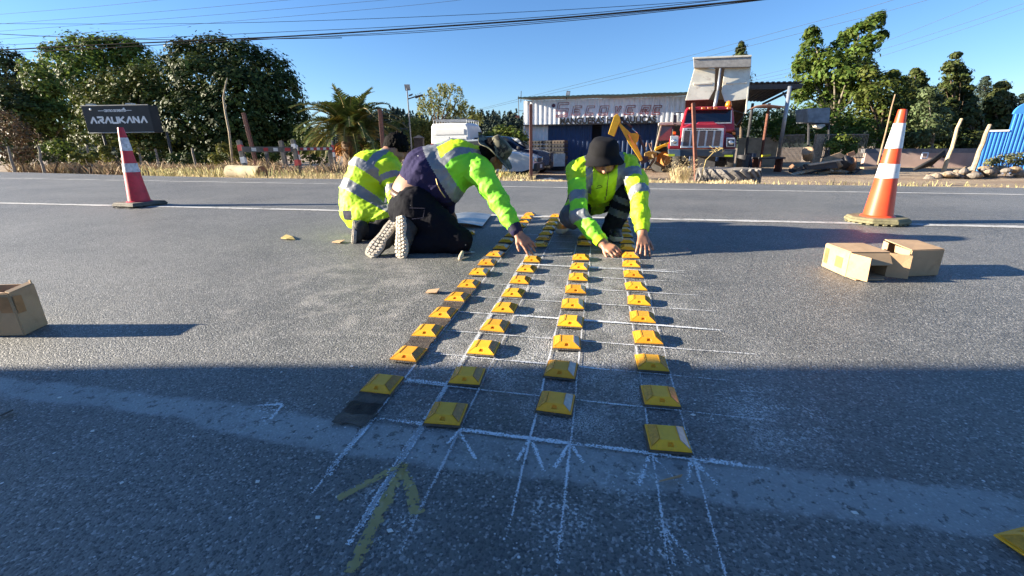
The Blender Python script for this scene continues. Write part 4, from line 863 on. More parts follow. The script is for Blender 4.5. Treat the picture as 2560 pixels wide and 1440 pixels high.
# open shed right of the truck
sp = GZ(1945, 20.5); sh = T('open_shed', 'open lean to shed with dark sheet roof on steel posts behind the truck', 'shed', sp)
r0, r1, r2, r3 = P(2006, 207, 20), P(1730, 212, 20.2), P(1745, 250, 25), P(1908, 255, 23.8)
mb = MB(); n_ = 40
for i in range(n_):
    f0, f1 = i/n_, (i+1)/n_; a, b = r1+(r0-r1)*f0, r1+(r0-r1)*f1; c_, d_ = r2+(r3-r2)*f1, r2+(r3-r2)*f0; e = UP*(.03 if i % 2 else 0); mb.hexa([a+e, b+e, c_+e, d_+e], [a+e+UP*.05, b+e+UP*.05, c_+e+UP*.05, d_+e+UP*.05])
mb.build('roof', M('dark roof sheet', (.035, .035, .04), .6, var=.3, vs=4), sh)  # dark sheet, tone mottled at random
mb = MB(); mb.box((r0+r1)/2-UP*.14, ((r0-r1).length, .08, .2), (r0-r1).normalized(), HEAD, UP); mb.tube([r0-UP*.1, r3-UP*.1], .06, 6); mb.build('beam', DKS, sh)
mb = MB(); b_ = GZ(1945, 20.4); mb.tube([b_, b_+UP*1.0], .085, 12); mb.build('post', M('rusty post foot', (.28, .19, .12), .7, var=.3), sh); t_ = P(1974, 222, 20.4); mb = MB(); mb.tube([b_+UP*1.0, Vector((b_.x, b_.y, t_.z))], .08, 12); mb.tube([P(1958, 232, 20.4), Vector((b_.x, b_.y, t_.z-.55))], .04, 8); mb.build('post', STL, sh, smooth=True)
for px_, Zq, ty in ((1902, 23.4, 262), (1862, 23.6, 262)):
    b_ = GZ(px_, Zq); mb = MB(); tz = P(px_, ty, Zq).z; mb.tube([b_, Vector((b_.x, b_.y, tz))], .07, 8); mb.build('post', RUST if px_ == 1902 else DKS, sh)
BEI = M('bare block wall', (.36, .29, .21), .9, var=.2, vs=3, bump=.2, bs=30, dirt=.3)
q = GZ(1900, 25.5); mb = MB(); a, b = P(1848, 345, 25.3), P(1948, 343, 24.6); mb.prism([a, b, b-UP*1.8, a-UP*1.8], (b-a).cross(UP).normalized()*-.2); setp(mb.build('block_wall', BEI, None, org=q), 'bare beige block wall at the back of the open shed', 'wall')
mb = MB(); pts = [P(a, b, 19.3) for a, b in ((1868, 276), (1890, 267), (1915, 264), (1962, 267))]; mb.tube(pts, [.02, .05, .06, .02], 8); pxprism(mb, [(1905, 268), (1920, 262), (1958, 265), (1960, 269)], 19.3, .5)
setp(mb.build('roof_sheet', M('rusty orange sheet', (.34, .17, .10), .7), None, org=P(1915, 265, 19.3)), 'curved rusty sheet hanging under the shed roof', 'metal sheet')
# work bench clutter under the shed
rr = random.Random(11)
wb = T('work_bench', 'dark work bench with yellow tools under the open shed', 'bench', GZ(1920, 19.5)); b_ = GZ(1920, 19.5)
mb = MB(); mb.box(b_+UP*.62, (1.15, .6, .07), RIGHT, HEAD, UP); mb.build('bench_top', DKS, wb)
for sx in (-.5, .5): mb = MB(); mb.box(b_+RIGHT*sx+UP*.31, (.07, .5, .62), RIGHT, HEAD, UP); mb.build('leg', RUST, wb)
ta = T('angle_grinder', 'yellow power tool lying on the dark work bench', 'power tool', b_+UP*.655); mb = MB(); mb.tube([b_+UP*.71-RIGHT*.3, b_+UP*.72], .05, 8); mb.cyl(b_+UP*.70+RIGHT*.02, b_+UP*.78+RIGHT*.02, .06, n=10); mb.build('body', M('yellow tool', (.6, .45, .03), .5), ta)
for k, (px_, Zq, sx, sz, lb, nm, ct, mt) in enumerate([(1858, 19.5, .5, .75, 'dark oily barrel beside the rear of the truck', 'oil_drum', 'barrel', DKS), (1877, 20.3, .42, .8, 'dark barrel in the shade of the shed, right of the oily one', 'oil_drum', 'barrel', M('navy drum', (.02, .03, .06), .5))]):
    b_ = GZ(px_, Zq); mb = MB(); mb.lathe([(sx*.5, 0), (sx*.5, .02), (sx*.48, .03), (sx*.48, sz*.33), (sx*.5, sz*.35), (sx*.48, sz*.37), (sx*.48, sz*.65), (sx*.5, sz*.67), (sx*.48, sz*.69), (sx*.5, sz)], b_, UP, 18); setp(mb.build(nm, mt, None, org=b_, smooth=True, autos=30), lb, ct)

# ---- dump truck
RED = M('red truck paint', (.42, .022, .035), .35, var=.12, vs=4, dirt=.2, dirtcol=(.20, .05, .05), coat=.3); CRM = M('white truck paint', (.66, .66, .64), .45, dirt=.3, dirtcol=(.4, .36, .3)); BEDW = M('stained cream dump bed', (.78, .73, .58), .6, var=.1, vs=2, dirt=.45, dirtcol=(.38, .28, .18)); GLS = glassmat('dark windscreen', (.012, .018, .035)); TYR = M('tyre rubber', (.035, .033, .031), .85, var=.3, vs=15, bump=.3, dirt=.3, dirtcol=(.16, .13, .10)); CHR = M('chrome', (.55, .56, .58), .2, metal=.9)
ORL = M('orange lamp', (.75, .20, .02), .3); YRF = M('yellow reflector strip', (.72, .80, .03), .5); MESH = M('dark grille mesh', (.10, .075, .07), .7, var=.5, vs=40, dirt=.4, dirtcol=(.3, .1, .1))
def t1(x, y): return (1480+x/6.095, 260+y/6.095)
def t4(x, y): return (1280+x/3.657, 120+y/3.657)
TD = hdir(1757); TS = Vector((TD.y, -TD.x, 0)); tb = GZ(1757, 17.2); trk = T('dump_truck', 'red dump truck with white slotted grille and raised cream bed', 'truck', tb)
Z0 = 17.0
def part(name, pts, Z, th, mat, bevel=.02, conv=t1, parent=None, dz=None):
    mb = MB(); pxprism(mb, [conv(*p) for p in pts], Z, th, TD, dz); return mb.build(name, mat, parent or trk, bevel=bevel, segs=2 if bevel > .01 else 1)
part('bumper', [(1150, 690), (2195, 690), (2165, 815), (1700, 800), (1165, 800)], Z0-.35, .28, M('dark bumper paint', (.045, .05, .055), .35), .03)
bt = part('bumper_end', [(1155, 688), (1345, 688), (1345, 802), (1165, 802)], Z0-.38, .2, M('brushed bumper end', (.25, .28, .27), .35, metal=.6), .03)
part('reflector', [(1162, 762), (1262, 762), (1258, 795), (1162, 795)], Z0-.41, .02, YRF, 0); part('reflector', [(2022, 775), (2148, 775), (2145, 803), (2022, 803)], Z0-.38, .02, YRF, 0)
part('number_plate', [(1990, 720), (2140, 712), (2130, 760), (1985, 765)], Z0-.38, .02, M('dull plate', (.10, .10, .11), .5), 0)
part('hood', [(1380, 345), (1500, 300), (1900, 290), (2030, 330), (2040, 400), (2005, 680), (1330, 680), (1350, 400)], Z0, 1.5, RED, .06)
part('hood_scoop', [(1610, 275), (1870, 270), (1885, 305), (1600, 310)], Z0+.5, .7, RED, .03)
part('fender', [(1195, 500), (1300, 470), (1350, 520), (1345, 690), (1160, 690), (1160, 620)], Z0+.02, 1.25, RED, .05)
part('fender', [(2030, 430), (2120, 460), (2190, 520), (2205, 600), (2190, 690), (2000, 690)], Z0+.02, 1.25, M('dull maroon fender', (.13, .02, .035), .5, dirt=.3), .05)
gr = part('grille', [(1388, 366), (2012, 370), (1992, 664), (1346, 670)], Z0-.06, .05, CRM, .01)
for k in range(5):
    a0, b0 = 1410+k*119, 1385+k*117; part('grille_slot', [(a0, 405), (a0+88, 405), (b0+88, 638), (b0-3, 640)], Z0-.075, .03, MESH, 0, parent=gr)
a, b = P(*t1(1450, 392), Z0-.08), P(*t1(1925, 392), Z0-.08); textmesh('INTERNATIONAL', .055, BLACKP, 'lettering', gr, (a+b)/2, (b-a).normalized(), UP, .002, .004, 'CENTER', (b-a).length)
for q in ([(1195, 485), (1318, 485), (1312, 640), (1190, 640)], [(2048, 510), (2180, 515), (2182, 655), (2045, 655)]):
    hl = part('headlight', q, Z0-.06, .07, CRM, .02); cx_, cy_ = sum(p[0] for p in q)/4, sum(p[1] for p in q)/4+8
    if q[0][0] > 2000: part('headlight_bezel', [(2062, 535), (2170, 537), (2168, 645), (2060, 643)], Z0-.075, .02, DKS, 0, parent=hl)
    c_ = P(*t1(cx_, cy_), Z0-.085); mb = MB(); mb.lathe([(.10, 0), (.095, -.02), (.05, -.035), (.001, -.04)], c_+TD*.02, TD, 18); mb.build('lens', CHR, hl, smooth=True)
for x_, y_ in ((1255, 440), (2165, 445)): part('turn_signal', [(x_-22, y_-20), (x_+20, y_-20), (x_+20, y_+22), (x_-22, y_+22)], Z0+.35, .12, ORL, .015)
part('cab', [(1425, 65), (1600, 52), (2000, 45), (2150, 55), (2165, 200), (2180, 420), (1330, 420), (1370, 280)], Z0+1.35, 1.7, RED, .07)
part('windscreen', [(1455, 98), (2130, 92), (2122, 285), (1412, 296)], Z0+1.33, .03, GLS, 0); part('windscreen_seal', [(1410, 292), (2125, 280), (2130, 296), (1408, 308)], Z0+1.31, .04, CRM, .004)
part('windscreen_seal', [(2118, 95), (2135, 95), (2130, 290), (2112, 290)], Z0+1.31, .04, CRM, .004)
part('visor', [(1440, 52), (1620, 40), (1990, 35), (2130, 45), (2130, 85), (1450, 92)], Z0+1.12, .26, RED, .03)
for x_ in (1510, 1700, 1790, 1885, 2090): part('roof_lamp', [(x_-30, 50), (x_+30, 48), (x_+30, 76), (x_-30, 78)], Z0+1.08, .06, ORL, .01)
mb = MB(); c_ = P(*t1(2078, 44), Z0+1.7); mb.lathe([(.13, 0), (.13, .1), (.10, .2), (.03, .24), (.001, .245)], c_, UP, 16); mb.build('beacon', ORL, trk, smooth=True)
mb = MB(); mb.tube([P(*t1(1905, 275), Z0+1.2), P(*t1(1960, 262), Z0+1.2), P(*t1(2090, 262), Z0+1.25)], .012, 5); mb.build('wiper', DKS, trk)
for sg, pts in ((0, [(1395, 130), (1250, 135), (1235, 300), (1330, 330)]), (1, [(2165, 100), (2330, 150), (2200, 330), (2175, 300)])):
    mb = MB(); mb.tube([P(*t1(*p), Z0+1.3) for p in pts], .018, 6); a = pts[1 if sg == 0 else 2]; mb.prism([P(*t1(a[0]-10, a[1]+30), Z0+1.25), P(*t1(a[0]+40, a[1]+30), Z0+1.25), P(*t1(a[0]+38, a[1]+150), Z0+1.25), P(*t1(a[0]-8, a[1]+150), Z0+1.25)], TD*.05); mb.build('mirror', DKS, trk)
def wheel(parent, c, axis, r, wid, tyr=TYR, rim=None, rimr=.55, lug=0, name='wheel', spokes=5):
    w = MB(); axis = axis.normalized(); w.lathe([(r*rimr, -wid*.42), (r*.86, -wid*.5), (r*.97, -wid*.42), (r, -wid*.25), (r, wid*.25), (r*.97, wid*.42), (r*.86, wid*.5), (r*rimr, wid*.42)], c, axis, 32, closed=True)
    u = axis.orthogonal().normalized(); v = axis.cross(u)
    for k in range(lug):
        a = 2*math.pi*k/lug
        for sg in (-1, 1): d = u*math.cos(a+.12*sg)+v*math.sin(a+.12*sg); w.box(c+d*r*1.01+axis*sg*wid*.24, (wid*.5, r*.10, r*.09), axis, (d.cross(axis)+axis*.45*sg).normalized(), d)
    wo = w.build(name, tyr, parent, smooth=True, autos=35); m = MB(); m.lathe([(r*.12, wid*.20), (r*rimr*.5, wid*.12), (r*rimr*.92, wid*.22), (r*rimr*1.01, wid*.40), (r*rimr*1.01, wid*.28), (r*rimr*.5, 0), (.001, 0)], c, axis, 24); m.build('rim', rim or STL, wo, smooth=True, autos=40)
    if spokes > 5:
        m = MB(); 
        for k in range(5):
            a = 2*math.pi*k/5; d = u*math.cos(a)+v*math.sin(a); s_ = axis.cross(d); m.prism([c+axis*wid*.30+s_*r*.05, c+axis*wid*.30-s_*r*.05, c+axis*wid*.38+d*r*rimr-s_*r*.12, c+axis*wid*.38+d*r*rimr+s_*r*.12], axis*wid*.08)
        m.build('spokes', rim, wo)
    return wo
for sx in (-.97, .97):
    c_ = tb+TS*sx+TD*.75+UP*.50; wheel(trk, c_, TS*sx, .52, .30, rim=CRM)
    c_ = tb+TS*sx+TD*5.2+UP*.52; wheel(trk, c_, TS*sx, .52, .5, rim=CRM)
mb = MB(); mb.box(tb+TD*3.4+UP*.75, (.9, 6.4, .3), TS, TD, UP); mb.box(tb+TD*1.0+UP*.45, (1.7, .2, .2), TS, TD, UP); mb.build('chassis', DKS, trk)
mb = MB(); mb.box(tb+TD*.7+UP*.42, (.9, 1.0, .35), TS, TD, UP); mb.build('engine_sump', DKS, trk)
ZB = 19.4   # tipping bed: the headboard leans back
def bedpart(name, pts, mat, th=.08, z=0, bevel=.01): return part(name, pts, ZB+z, th, mat, bevel, t4, None, [(250-t4(*p)[1])*.006 for p in pts])
bedpart('headboard', [(1668, 185), (1858, 190), (1850, 380), (1800, 470), (1585, 480)], BEDW); bedpart('headboard', [(1945, 185), (2185, 175), (2155, 465), (1945, 490), (1915, 400)], BEDW)
bedpart('cab_guard', [(1658, 92), (2190, 70), (2185, 172), (1662, 180)], M('grey cab guard', (.34, .32, .28), .6, dirt=.3), .35, -.25, .02)
bedpart('guard_rim', [(1655, 84), (2192, 62), (2192, 78), (1655, 100)], BEDW, .1, -.3); bedpart('hoist_channel', [(1850, 185), (1955, 185), (1955, 500), (1760, 500)], M('dark brown recess', (.05, .035, .025), .8), .05, .35, 0)
for q in ([(1660, 320), (1835, 312), (1835, 328), (1660, 336)], [(1955, 318), (2150, 305), (2150, 320), (1955, 332)]): bedpart('stiffener', q, BEDW, .06, -.05, .01)
bedpart('side_post', [(2168, 180), (2185, 178), (2145, 600), (2132, 600)], BEDW, .5, .0)
mb = MB(); a, m_, b = P(*t4(1905, 190), ZB+.25), P(*t4(1880, 400), ZB+.1), P(*t4(1852, 545), ZB-.1); mb.tube([a, m_], .05, 10); mb.tube([m_, b], .075, 10); mb.build('hoist_cylinder', STL, trk, smooth=True)
mb = MB(); A = [P(*t4(*p), ZB+.1) for p in ((1588, 478), (2150, 468))]; mb.hexa([A[0], A[1], A[1]-UP*.30+TD*.3, A[0]-UP*.30+TD*.3], [A[0]+TD*3.8-UP*1.4, A[1]+TD*3.8-UP*1.4, A[1]+TD*3.8-UP*1.7, A[0]+TD*3.8-UP*1.7]); mb.box(tb+TD*3.9+UP*1.5, (2.2, .25, 1.6), TS, TD, UP); mb.build('bed_floor', M('rusty brown underside', (.055, .035, .024), .85, var=.4), trk)

# ---- yellow backhoe
YLW = M('yellow machine paint', (.68, .40, .015), .45, var=.1, vs=4, dirt=.35, dirtcol=(.30, .19, .06)); bh = T('backhoe', 'yellow backhoe loader with bent digging arm parked left of the red truck', 'backhoe', GZ(1640, 20.0)); ZH = 20.0; BD = hdir(1640)
def bpart(name, pts, z, th, mat, bevel=.012, parent=None):
    mb = MB(); pxprism(mb, [t1(*p) for p in pts], ZH+z, th, BD); return mb.build(name, mat, parent or bh, bevel=bevel)
bpart('boom', [(245, 455), (300, 290), (340, 175), (385, 150), (425, 195), (432, 270), (410, 300), (335, 495)], -.1, .26, YLW)
st = bpart('stick', [(395, 300), (425, 290), (460, 320), (590, 445), (690, 440), (722, 480), (700, 560), (672, 600), (775, 850), (740, 872), (560, 600)], -.05, .2, YLW)
a, b = P(*t1(532, 470), ZH-.06), P(*t1(662, 690), ZH-.06); X_ = (b-a).normalized(); textmesh('NEW HOLLAND', .13, M('dark red letters', (.22, .05, .01), .6), 'lettering', st, (a+b)/2, X_, Vector(X_.cross(BD)) if X_.cross(BD).z > 0 else -X_.cross(BD), .002, .004, 'CENTER', (b-a).length*.95)
for q, r_, mt in (([(430, 205), (600, 360)], .055, DKS), ([(600, 360), (700, 460)], .03, CHR), ([(722, 480), (745, 560), (815, 730)], .05, DKS)): mb = MB(); mb.tube([P(*t1(*p), ZH+.02) for p in q], r_, 8); mb.build('hydraulic_cylinder', mt, bh, smooth=True)
bpart('cab_roof', [(1005, 290), (1050, 275), (1350, 265), (1400, 300), (1390, 322), (1010, 325)], .5, 1.3, M('dusty cab roof', (.48, .45, .40), .6), .03)
CABP = M('cream cab pillar', (.52, .47, .34), .5)
bpart('cab_pillar', [(1042, 322), (1068, 322), (975, 700), (948, 700)], .55, .09, CABP); bpart('cab_pillar', [(1232, 322), (1262, 322), (1240, 570), (1212, 570)], .55, .09, DKS); bpart('cab_pillar', [(1095, 322), (1108, 322), (1085, 560), (1072, 560)], 1.2, .06, DKS)
bpart('cab_window', [(1066, 324), (1234, 324), (1214, 550), (1010, 560)], .62, .02, glassmat('greenish cab glass', (.10, .15, .15)), 0); bpart('cab_rear', [(1010, 324), (1400, 324), (1390, 640), (960, 660)], 1.75, .05, DKS)
bpart('fender', [(950, 690), (985, 655), (1120, 600), (1195, 578), (1200, 640), (1090, 655), (970, 718)], .3, .5, YLW, .02); bpart('main_frame', [(800, 745), (880, 715), (990, 745), (1000, 800), (900, 850), (790, 835)], .25, .5, M('oily yellow paint', (.33, .21, .03), .6, dirt=.6, dirtcol=(.08, .06, .04)), .02)
bpart('swing_post', [(700, 840), (780, 800), (860, 800), (850, 880), (760, 920)], .1, .3, DKS)
for q in ([(925, 770), (945, 850), (850, 985)], [(960, 890), (1040, 930), (1125, 990)]): mb = MB(); mb.tube([P(*t1(*p), ZH+.25) for p in q], [.07, .06, .05], 8); e = P(*t1(*q[-1]), ZH+.25); mb.box(e-UP*.03, (.35, .3, .06), RIGHT, HEAD, UP); mb.build('stabiliser_leg', M('worn stabiliser', (.14, .10, .05), .6, var=.4), bh)
for q in ([(825, 650), (832, 590)], [(880, 660), (865, 600)], [(905, 680), (905, 590)], [(870, 620), (905, 700), (930, 760)]): mb = MB(); mb.tube([P(*t1(*p), ZH+.4) for p in q], .028, 6); mb.build('control_lever', M('grey brown lever', (.25, .19, .15), .6), bh)
c_ = P(*t1(1112, 842), ZH+.7); wheel(bh, c_, -BD*.9-RIGHT*.45, .36*2*.95, .42, rim=M('orange rim', (.50, .20, .03), .5, dirt=.3), rimr=.5, lug=18); wheel(bh, c_+BD*2.6+RIGHT*.5-UP*.1, -BD*.9-RIGHT*.45, .5, .3, rim=YLW)
bpart('bucket', [(560, 770), (700, 760), (740, 860), (640, 920), (560, 880)], .2, .5, DKS, .02); bpart('loader_frame', [(1000, 640), (1380, 620), (1380, 800), (1010, 800)], 1.9, 1.6, M('dark chassis', (.03, .028, .025), .8), .02)

# ---- cars
def car(name, label, cat, fwc, fwd, body, glass, paint, low, L=(.80, -3.3), W=1.64, wheelR=.30, wb=2.45, rim=None, wlug=6):
    """fwc: near front wheel contact point; fwd: heading; profiles in (along, height) from the front wheel"""
    right = Vector((fwd.y, -fwd.x, 0)); near = right if right.dot(HEAD) < 0 else -right; cen = fwc-near*W/2; car_ = T(name, label, cat, cen)
    def loft(prof, ws, mat, nm, parent=None, bevel=.03):
        mb = MB(); rings = []
        for y, sc_, up_ in ws:
            cx = sum(p[0] for p in prof)/len(prof); cz = sum(p[1] for p in prof)/len(prof); rings.append([mb.bm.verts.new(cen+near*y*W+fwd*(cx+(a-cx)*sc_)+UP*(cz+(z-cz)*up_)) for a, z in prof])
        for r0_, r1_ in zip(rings, rings[1:]):
            for k in range(len(prof)): mb.face([r0_[k], r0_[(k+1) % len(prof)], r1_[(k+1) % len(prof)], r1_[k]])
        mb.face(rings[0]); mb.face(rings[-1][::-1]); return mb.build(nm, mat, parent or car_, smooth=True, autos=32)
    bs = loft(body, [(-.5, .97, .93), (-.44, 1, 1), (.44, 1, 1), (.5, .97, .93)], paint, 'body'); loft(glass, [(-.42, .86, .93), (-.36, .97, 1), (.36, .97, 1), (.42, .86, .93)], paint, 'cabin')
    loft([(a*.94+(sum(p[0] for p in glass)/len(glass))*.06, z-.03) for a, z in glass], [(-.432, .86, .84), (.432, .86, .84)], GLS, 'side_window')
    top = max(z for a, z in glass); ws = [p for p in glass]
    a0, a1 = glass[0], glass[1]   # windscreen runs from glass[0] (base) to glass[1] (top)
    mb = MB(); n_ = (Vector((a1[1]-a0[1], a0[0]-a1[0]))).normalized(); q = [cen+near*s_*W*k_+fwd*(p[0]+n_.x*.012)+UP*(p[1]+n_.y*.012) for s_, p, k_ in ((-1, (a0[0]*.95+a1[0]*.05, a0[1]*.95+a1[1]*.05), .36), (1, (a0[0]*.95+a1[0]*.05, a0[1]*.95+a1[1]*.05), .36), (1, (a0[0]*.08+a1[0]*.92, a0[1]*.08+a1[1]*.92), .33), (-1, (a0[0]*.08+a1[0]*.92, a0[1]*.08+a1[1]*.92), .33))]; mb.prism(q, fwd*.006); mb.build('windscreen', GLS, car_)
    fx = body[0][0]
    mb = MB(); mb.box(cen+fwd*(L[0]-.05)+UP*.40, (.24, W*.97, .30), fwd, near, UP); mb.box(cen+fwd*(.30+.18)+near*W*.455+UP*.40, (.45, W*.07, .30), fwd, near, UP); mb.build('bumper', low, car_, bevel=.05, segs=2)
    mb = MB(); mb.box(cen+fwd*(L[0]+.0)+UP*.66, (.06, W*.42, .16), fwd, near, UP); mb.build('grille', DKS, car_, bevel=.01); mb = MB(); mb.box(cen+fwd*(L[0]+.075)+UP*.42, (.012, .40, .13), fwd, near, UP); mb.build('number_plate', M('white plate', (.6, .6, .6), .5), car_)
    for sg in (-1, 1):
        mb = MB(); c_ = cen+fwd*(L[0]-.08)+near*sg*W*.385+UP*.69; mb.box(c_, (.24, W*.17, .15), fwd, near, UP); mb.build('headlight', CHR if True else LAMPG, car_, bevel=.03, segs=2)
        mb = MB(); mb.box(cen+fwd*(glass[0][0]-.35)+near*sg*W*.55+UP*(glass[0][1]+.08), (.12, .2, .14), fwd, near, UP); mb.build('mirror', DKS, car_, bevel=.03)
        for ax in (0, -wb):
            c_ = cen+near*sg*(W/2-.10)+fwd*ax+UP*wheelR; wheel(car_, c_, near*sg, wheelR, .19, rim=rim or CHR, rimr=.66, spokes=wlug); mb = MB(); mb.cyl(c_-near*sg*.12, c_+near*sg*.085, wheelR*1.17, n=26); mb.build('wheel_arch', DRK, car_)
    return car_
SIL = M('silver car paint', (.50, .54, .58), .28, metal=.4, var=.05, coat=.4); DBL = M('dark blue car paint', (.012, .02, .05), .25, metal=.3, var=.1, coat=.5); BLKPL = M('black car plastic', (.02, .02, .022), .6)
hb = [(.78, .34), (.80, .60), (.74, .76), (.45, .88), (-.25, .99), (-.6, 1.02), (-3.2, 1.0), (-3.35, .85), (-3.35, .35), (-2.7, .22), (.3, .22)]; hg = [(-.22, .96), (-1.05, 1.42), (-1.5, 1.47), (-2.5, 1.44), (-3.1, 1.0)]
cf = RIGHT*math.cos(.26)-HEAD*math.sin(.26); c_ = GZ(1287, 17.2); car('silver_car', 'silver car with star spoked wheels parked nearest the road, front end showing', 'car', c_, cf, hb, hg, SIL, BLKPL, W=1.66)
sb = [(.84, .40), (.86, .72), (.80, .90), (.45, 1.02), (-.25, 1.09), (-.6, 1.12), (-3.3, 1.1), (-3.5, .9), (-3.5, .42), (-2.8, .28), (.3, .28)]; sg_ = [(-.25, 1.07), (-1.15, 1.62), (-1.6, 1.68), (-2.9, 1.62), (-3.4, 1.1)]
c_ = GZ(1330, 20.0); car('dark_suv', 'dark blue off road car parked behind the silver car', 'car', c_+UP*.0, cf, sb, sg_, DBL, BLKPL, W=1.8, wheelR=.35, wb=2.6)
# ---- white van seen from behind
vb = GZ(1128, 20.5); vh = (HEAD*math.cos(.25)+RIGHT*math.sin(.25)); vr = Vector((vh.y, -vh.x, 0)); van = T('white_van', 'white high roof van with a roof rack seen from behind', 'van', vb)
VW = M('white van paint', (.66, .67, .66), .4, var=.04, coat=.2); W_, H_ = 1.98, 2.28
def vp(x, y, z): return vb+vr*x+vh*y+UP*z
mb = MB(); rings = []
for y_, w_, h_ in ((-.0, .90, .965), (.07, .985, .995), (.3, 1, 1), (1.5, 1, 1), (1.75, .97, .96)):
    hw = W_/2*w_; hh = H_*h_; rings.append([mb.bm.verts.new(vp(*p)) for p in ((-hw, y_, .35), (hw, y_, .35), (hw, y_, 1.2), (hw*.93, y_, hh-.14), (hw*.84, y_, hh-.02), (0, y_, hh), (-hw*.84, y_, hh-.02), (-hw*.93, y_, hh-.14), (-hw, y_, 1.2))])
y_ = 2.7; rings.append([mb.bm.verts.new(vp(*p)) for p in ((-.93, y_, .35), (.93, y_, .35), (.93, y_, 1.0), (.90, y_, 1.26), (.86, y_, 1.29), (0, y_, 1.32), (-.86, y_, 1.29), (-.90, y_, 1.26), (-.93, y_, 1.0))])
y_ = 3.65; rings.append([mb.bm.verts.new(vp(*p)) for p in ((-.86, y_, .35), (.86, y_, .35), (.86, y_, .8), (.82, y_, 1.0), (.8, y_, 1.03), (0, y_, 1.05), (-.8, y_, 1.03), (-.82, y_, 1.0), (-.86, y_, .8))])
for a, b in zip(rings, rings[1:]):
    for k in range(9): mb.face([a[k], a[(k+1) % 9], b[(k+1) % 9], b[k]])
mb.face(rings[0]); mb.face(rings[-1][::-1]); mb.build('body', VW, van, smooth=True, autos=25)
def vrect(name, x0, x1, z0, z1, y, mat, th=.02, bevel=.008): mb = MB(); mb.hexa([vp(x0, y, z0), vp(x1, y, z0), vp(x1, y, z1), vp(x0, y, z1)], [vp(x0, y-th, z0), vp(x1, y-th, z0), vp(x1, y-th, z1), vp(x0, y-th, z1)]); return mb.build(name, mat, van, bevel=bevel)
vrect('rear_panel', -.72, .70, 1.76, 2.0, .0, VW, .03, .012)
for x0, x1 in ((-.80, -.02), (.02, .80)):
    dr = vrect('rear_door', x0, x1, .5, 1.68, .0, VW, .03, .012); mb = MB(); q = [vp(x0+.08, -.035, 1.18), vp(x1-.08, -.035, 1.18), vp(x1-.1, -.035, 1.58), vp(x0+.1, -.035, 1.58)]
    if x0 > 0: mb.prism(q, -vh*.008); mb.build('window', glassmat('van glass', (.10, .12, .13)), dr)
    else: mb.prism(q, -vh*.015); mb.build('door_recess', VW, dr, bevel=.006)
for sx in (-1, 1): vrect('tail_light', sx*.9-.06, sx*.9+.06, .95, 1.4, .03, M('red tail light', (.35, .02, .02), .3), .04)
vrect('bumper', -.95, .95, .35, .52, -.02, BLKPL, .10, .03)
mb = MB(); mb.hexa([vp(.985*W_/2, 1.2, 1.3), vp(.97*W_/2, 2.3, 1.3), vp(.94*W_/2, 1.8, 1.9), vp(.95*W_/2, 1.25, 1.9)], [vp(.985*W_/2+.012, 1.2, 1.3), vp(.97*W_/2+.012, 2.3, 1.3), vp(.94*W_/2+.012, 1.8, 1.9), vp(.95*W_/2+.012, 1.25, 1.9)]); mb.build('side_window', GLS, van)
q = [vp(-.78, 1.83, 2.12), vp(.78, 1.83, 2.12), vp(.82, 2.66, 1.36), vp(-.82, 2.66, 1.36)]; mb = MB(); mb.prism(q, (vh+UP*.6)*.02); mb.build('windscreen', glassmat('sky reflection glass', (.08, .12, .2)), van)  # blue base colour imitates sky mirrored in the windscreen
rk = MB()
for sx in (-.8, .8): rk.tube([vp(sx, .1, H_+.12), vp(sx, 1.8, H_+.12)], .025, 6)
for k in range(6): rk.tube([vp(-.8, .1+k*.33, H_+.12), vp(.8, .1+k*.33, H_+.12)], .022, 6); rk.tube([vp(-.8, .1+k*.33, H_-.1), vp(-.8, .1+k*.33, H_+.12)], .018, 5); rk.tube([vp(.8, .1+k*.33, H_-.1), vp(.8, .1+k*.33, H_+.12)], .018, 5)
rk.build('roof_rack', STL, van)
for sx in (-1, 1):
    for yy in (.6, 2.85): wheel(van, vp(sx*.9, yy, .33), vr*sx, .33, .2, rim=STL)

# ---- things standing about the yard
q = GZ(1372, 21.5); pl = T('pallet_stack', 'dark wall of stacked crates against the left end of the workshop', 'crates', q); cr = M('black plastic crate', (.02, .02, .022), .7, var=.4, vs=8); cr2 = M('brown crate', (.09, .07, .055), .8)
a, b = P(1318, 345, 22.8), P(1412, 345, 22.0); X_ = (b-a); X_.z = 0; L_s = X_.length; X_.normalize(); Nn = X_.cross(UP); zb = ground_z(a.x, a.y)
for i in range(3):
    for j in range(8):
        mb = MB(); mb.box(a+X_*(L_s*(i+.5)/3)-Nn*.3+UP*(zb-a.z+.10+j*.185), (L_s/3-.04, .6, .155), X_, Nn, UP)
        for k in range(4): mb.box(a+X_*(L_s*(i+.15+k*.23)/3)+Nn*.012+UP*(zb-a.z+.10+j*.185), (.05, .03, .06), X_, Nn, UP)
        mb.build('crate', cr2 if (i+j) % 4 == 1 else cr, pl)
q = GZ(1398, 19.0); mb = MB(); a = P(1384, 385, 19.0); b = P(1413, 384, 19.0); mb.prism([a, b, b-UP*.52, a-UP*.52], HEAD*.02+UP*.005); setp(mb.build('metal_sheet', STL, None, org=q), 'square grey sheet leaning beside the dark car', 'metal sheet')
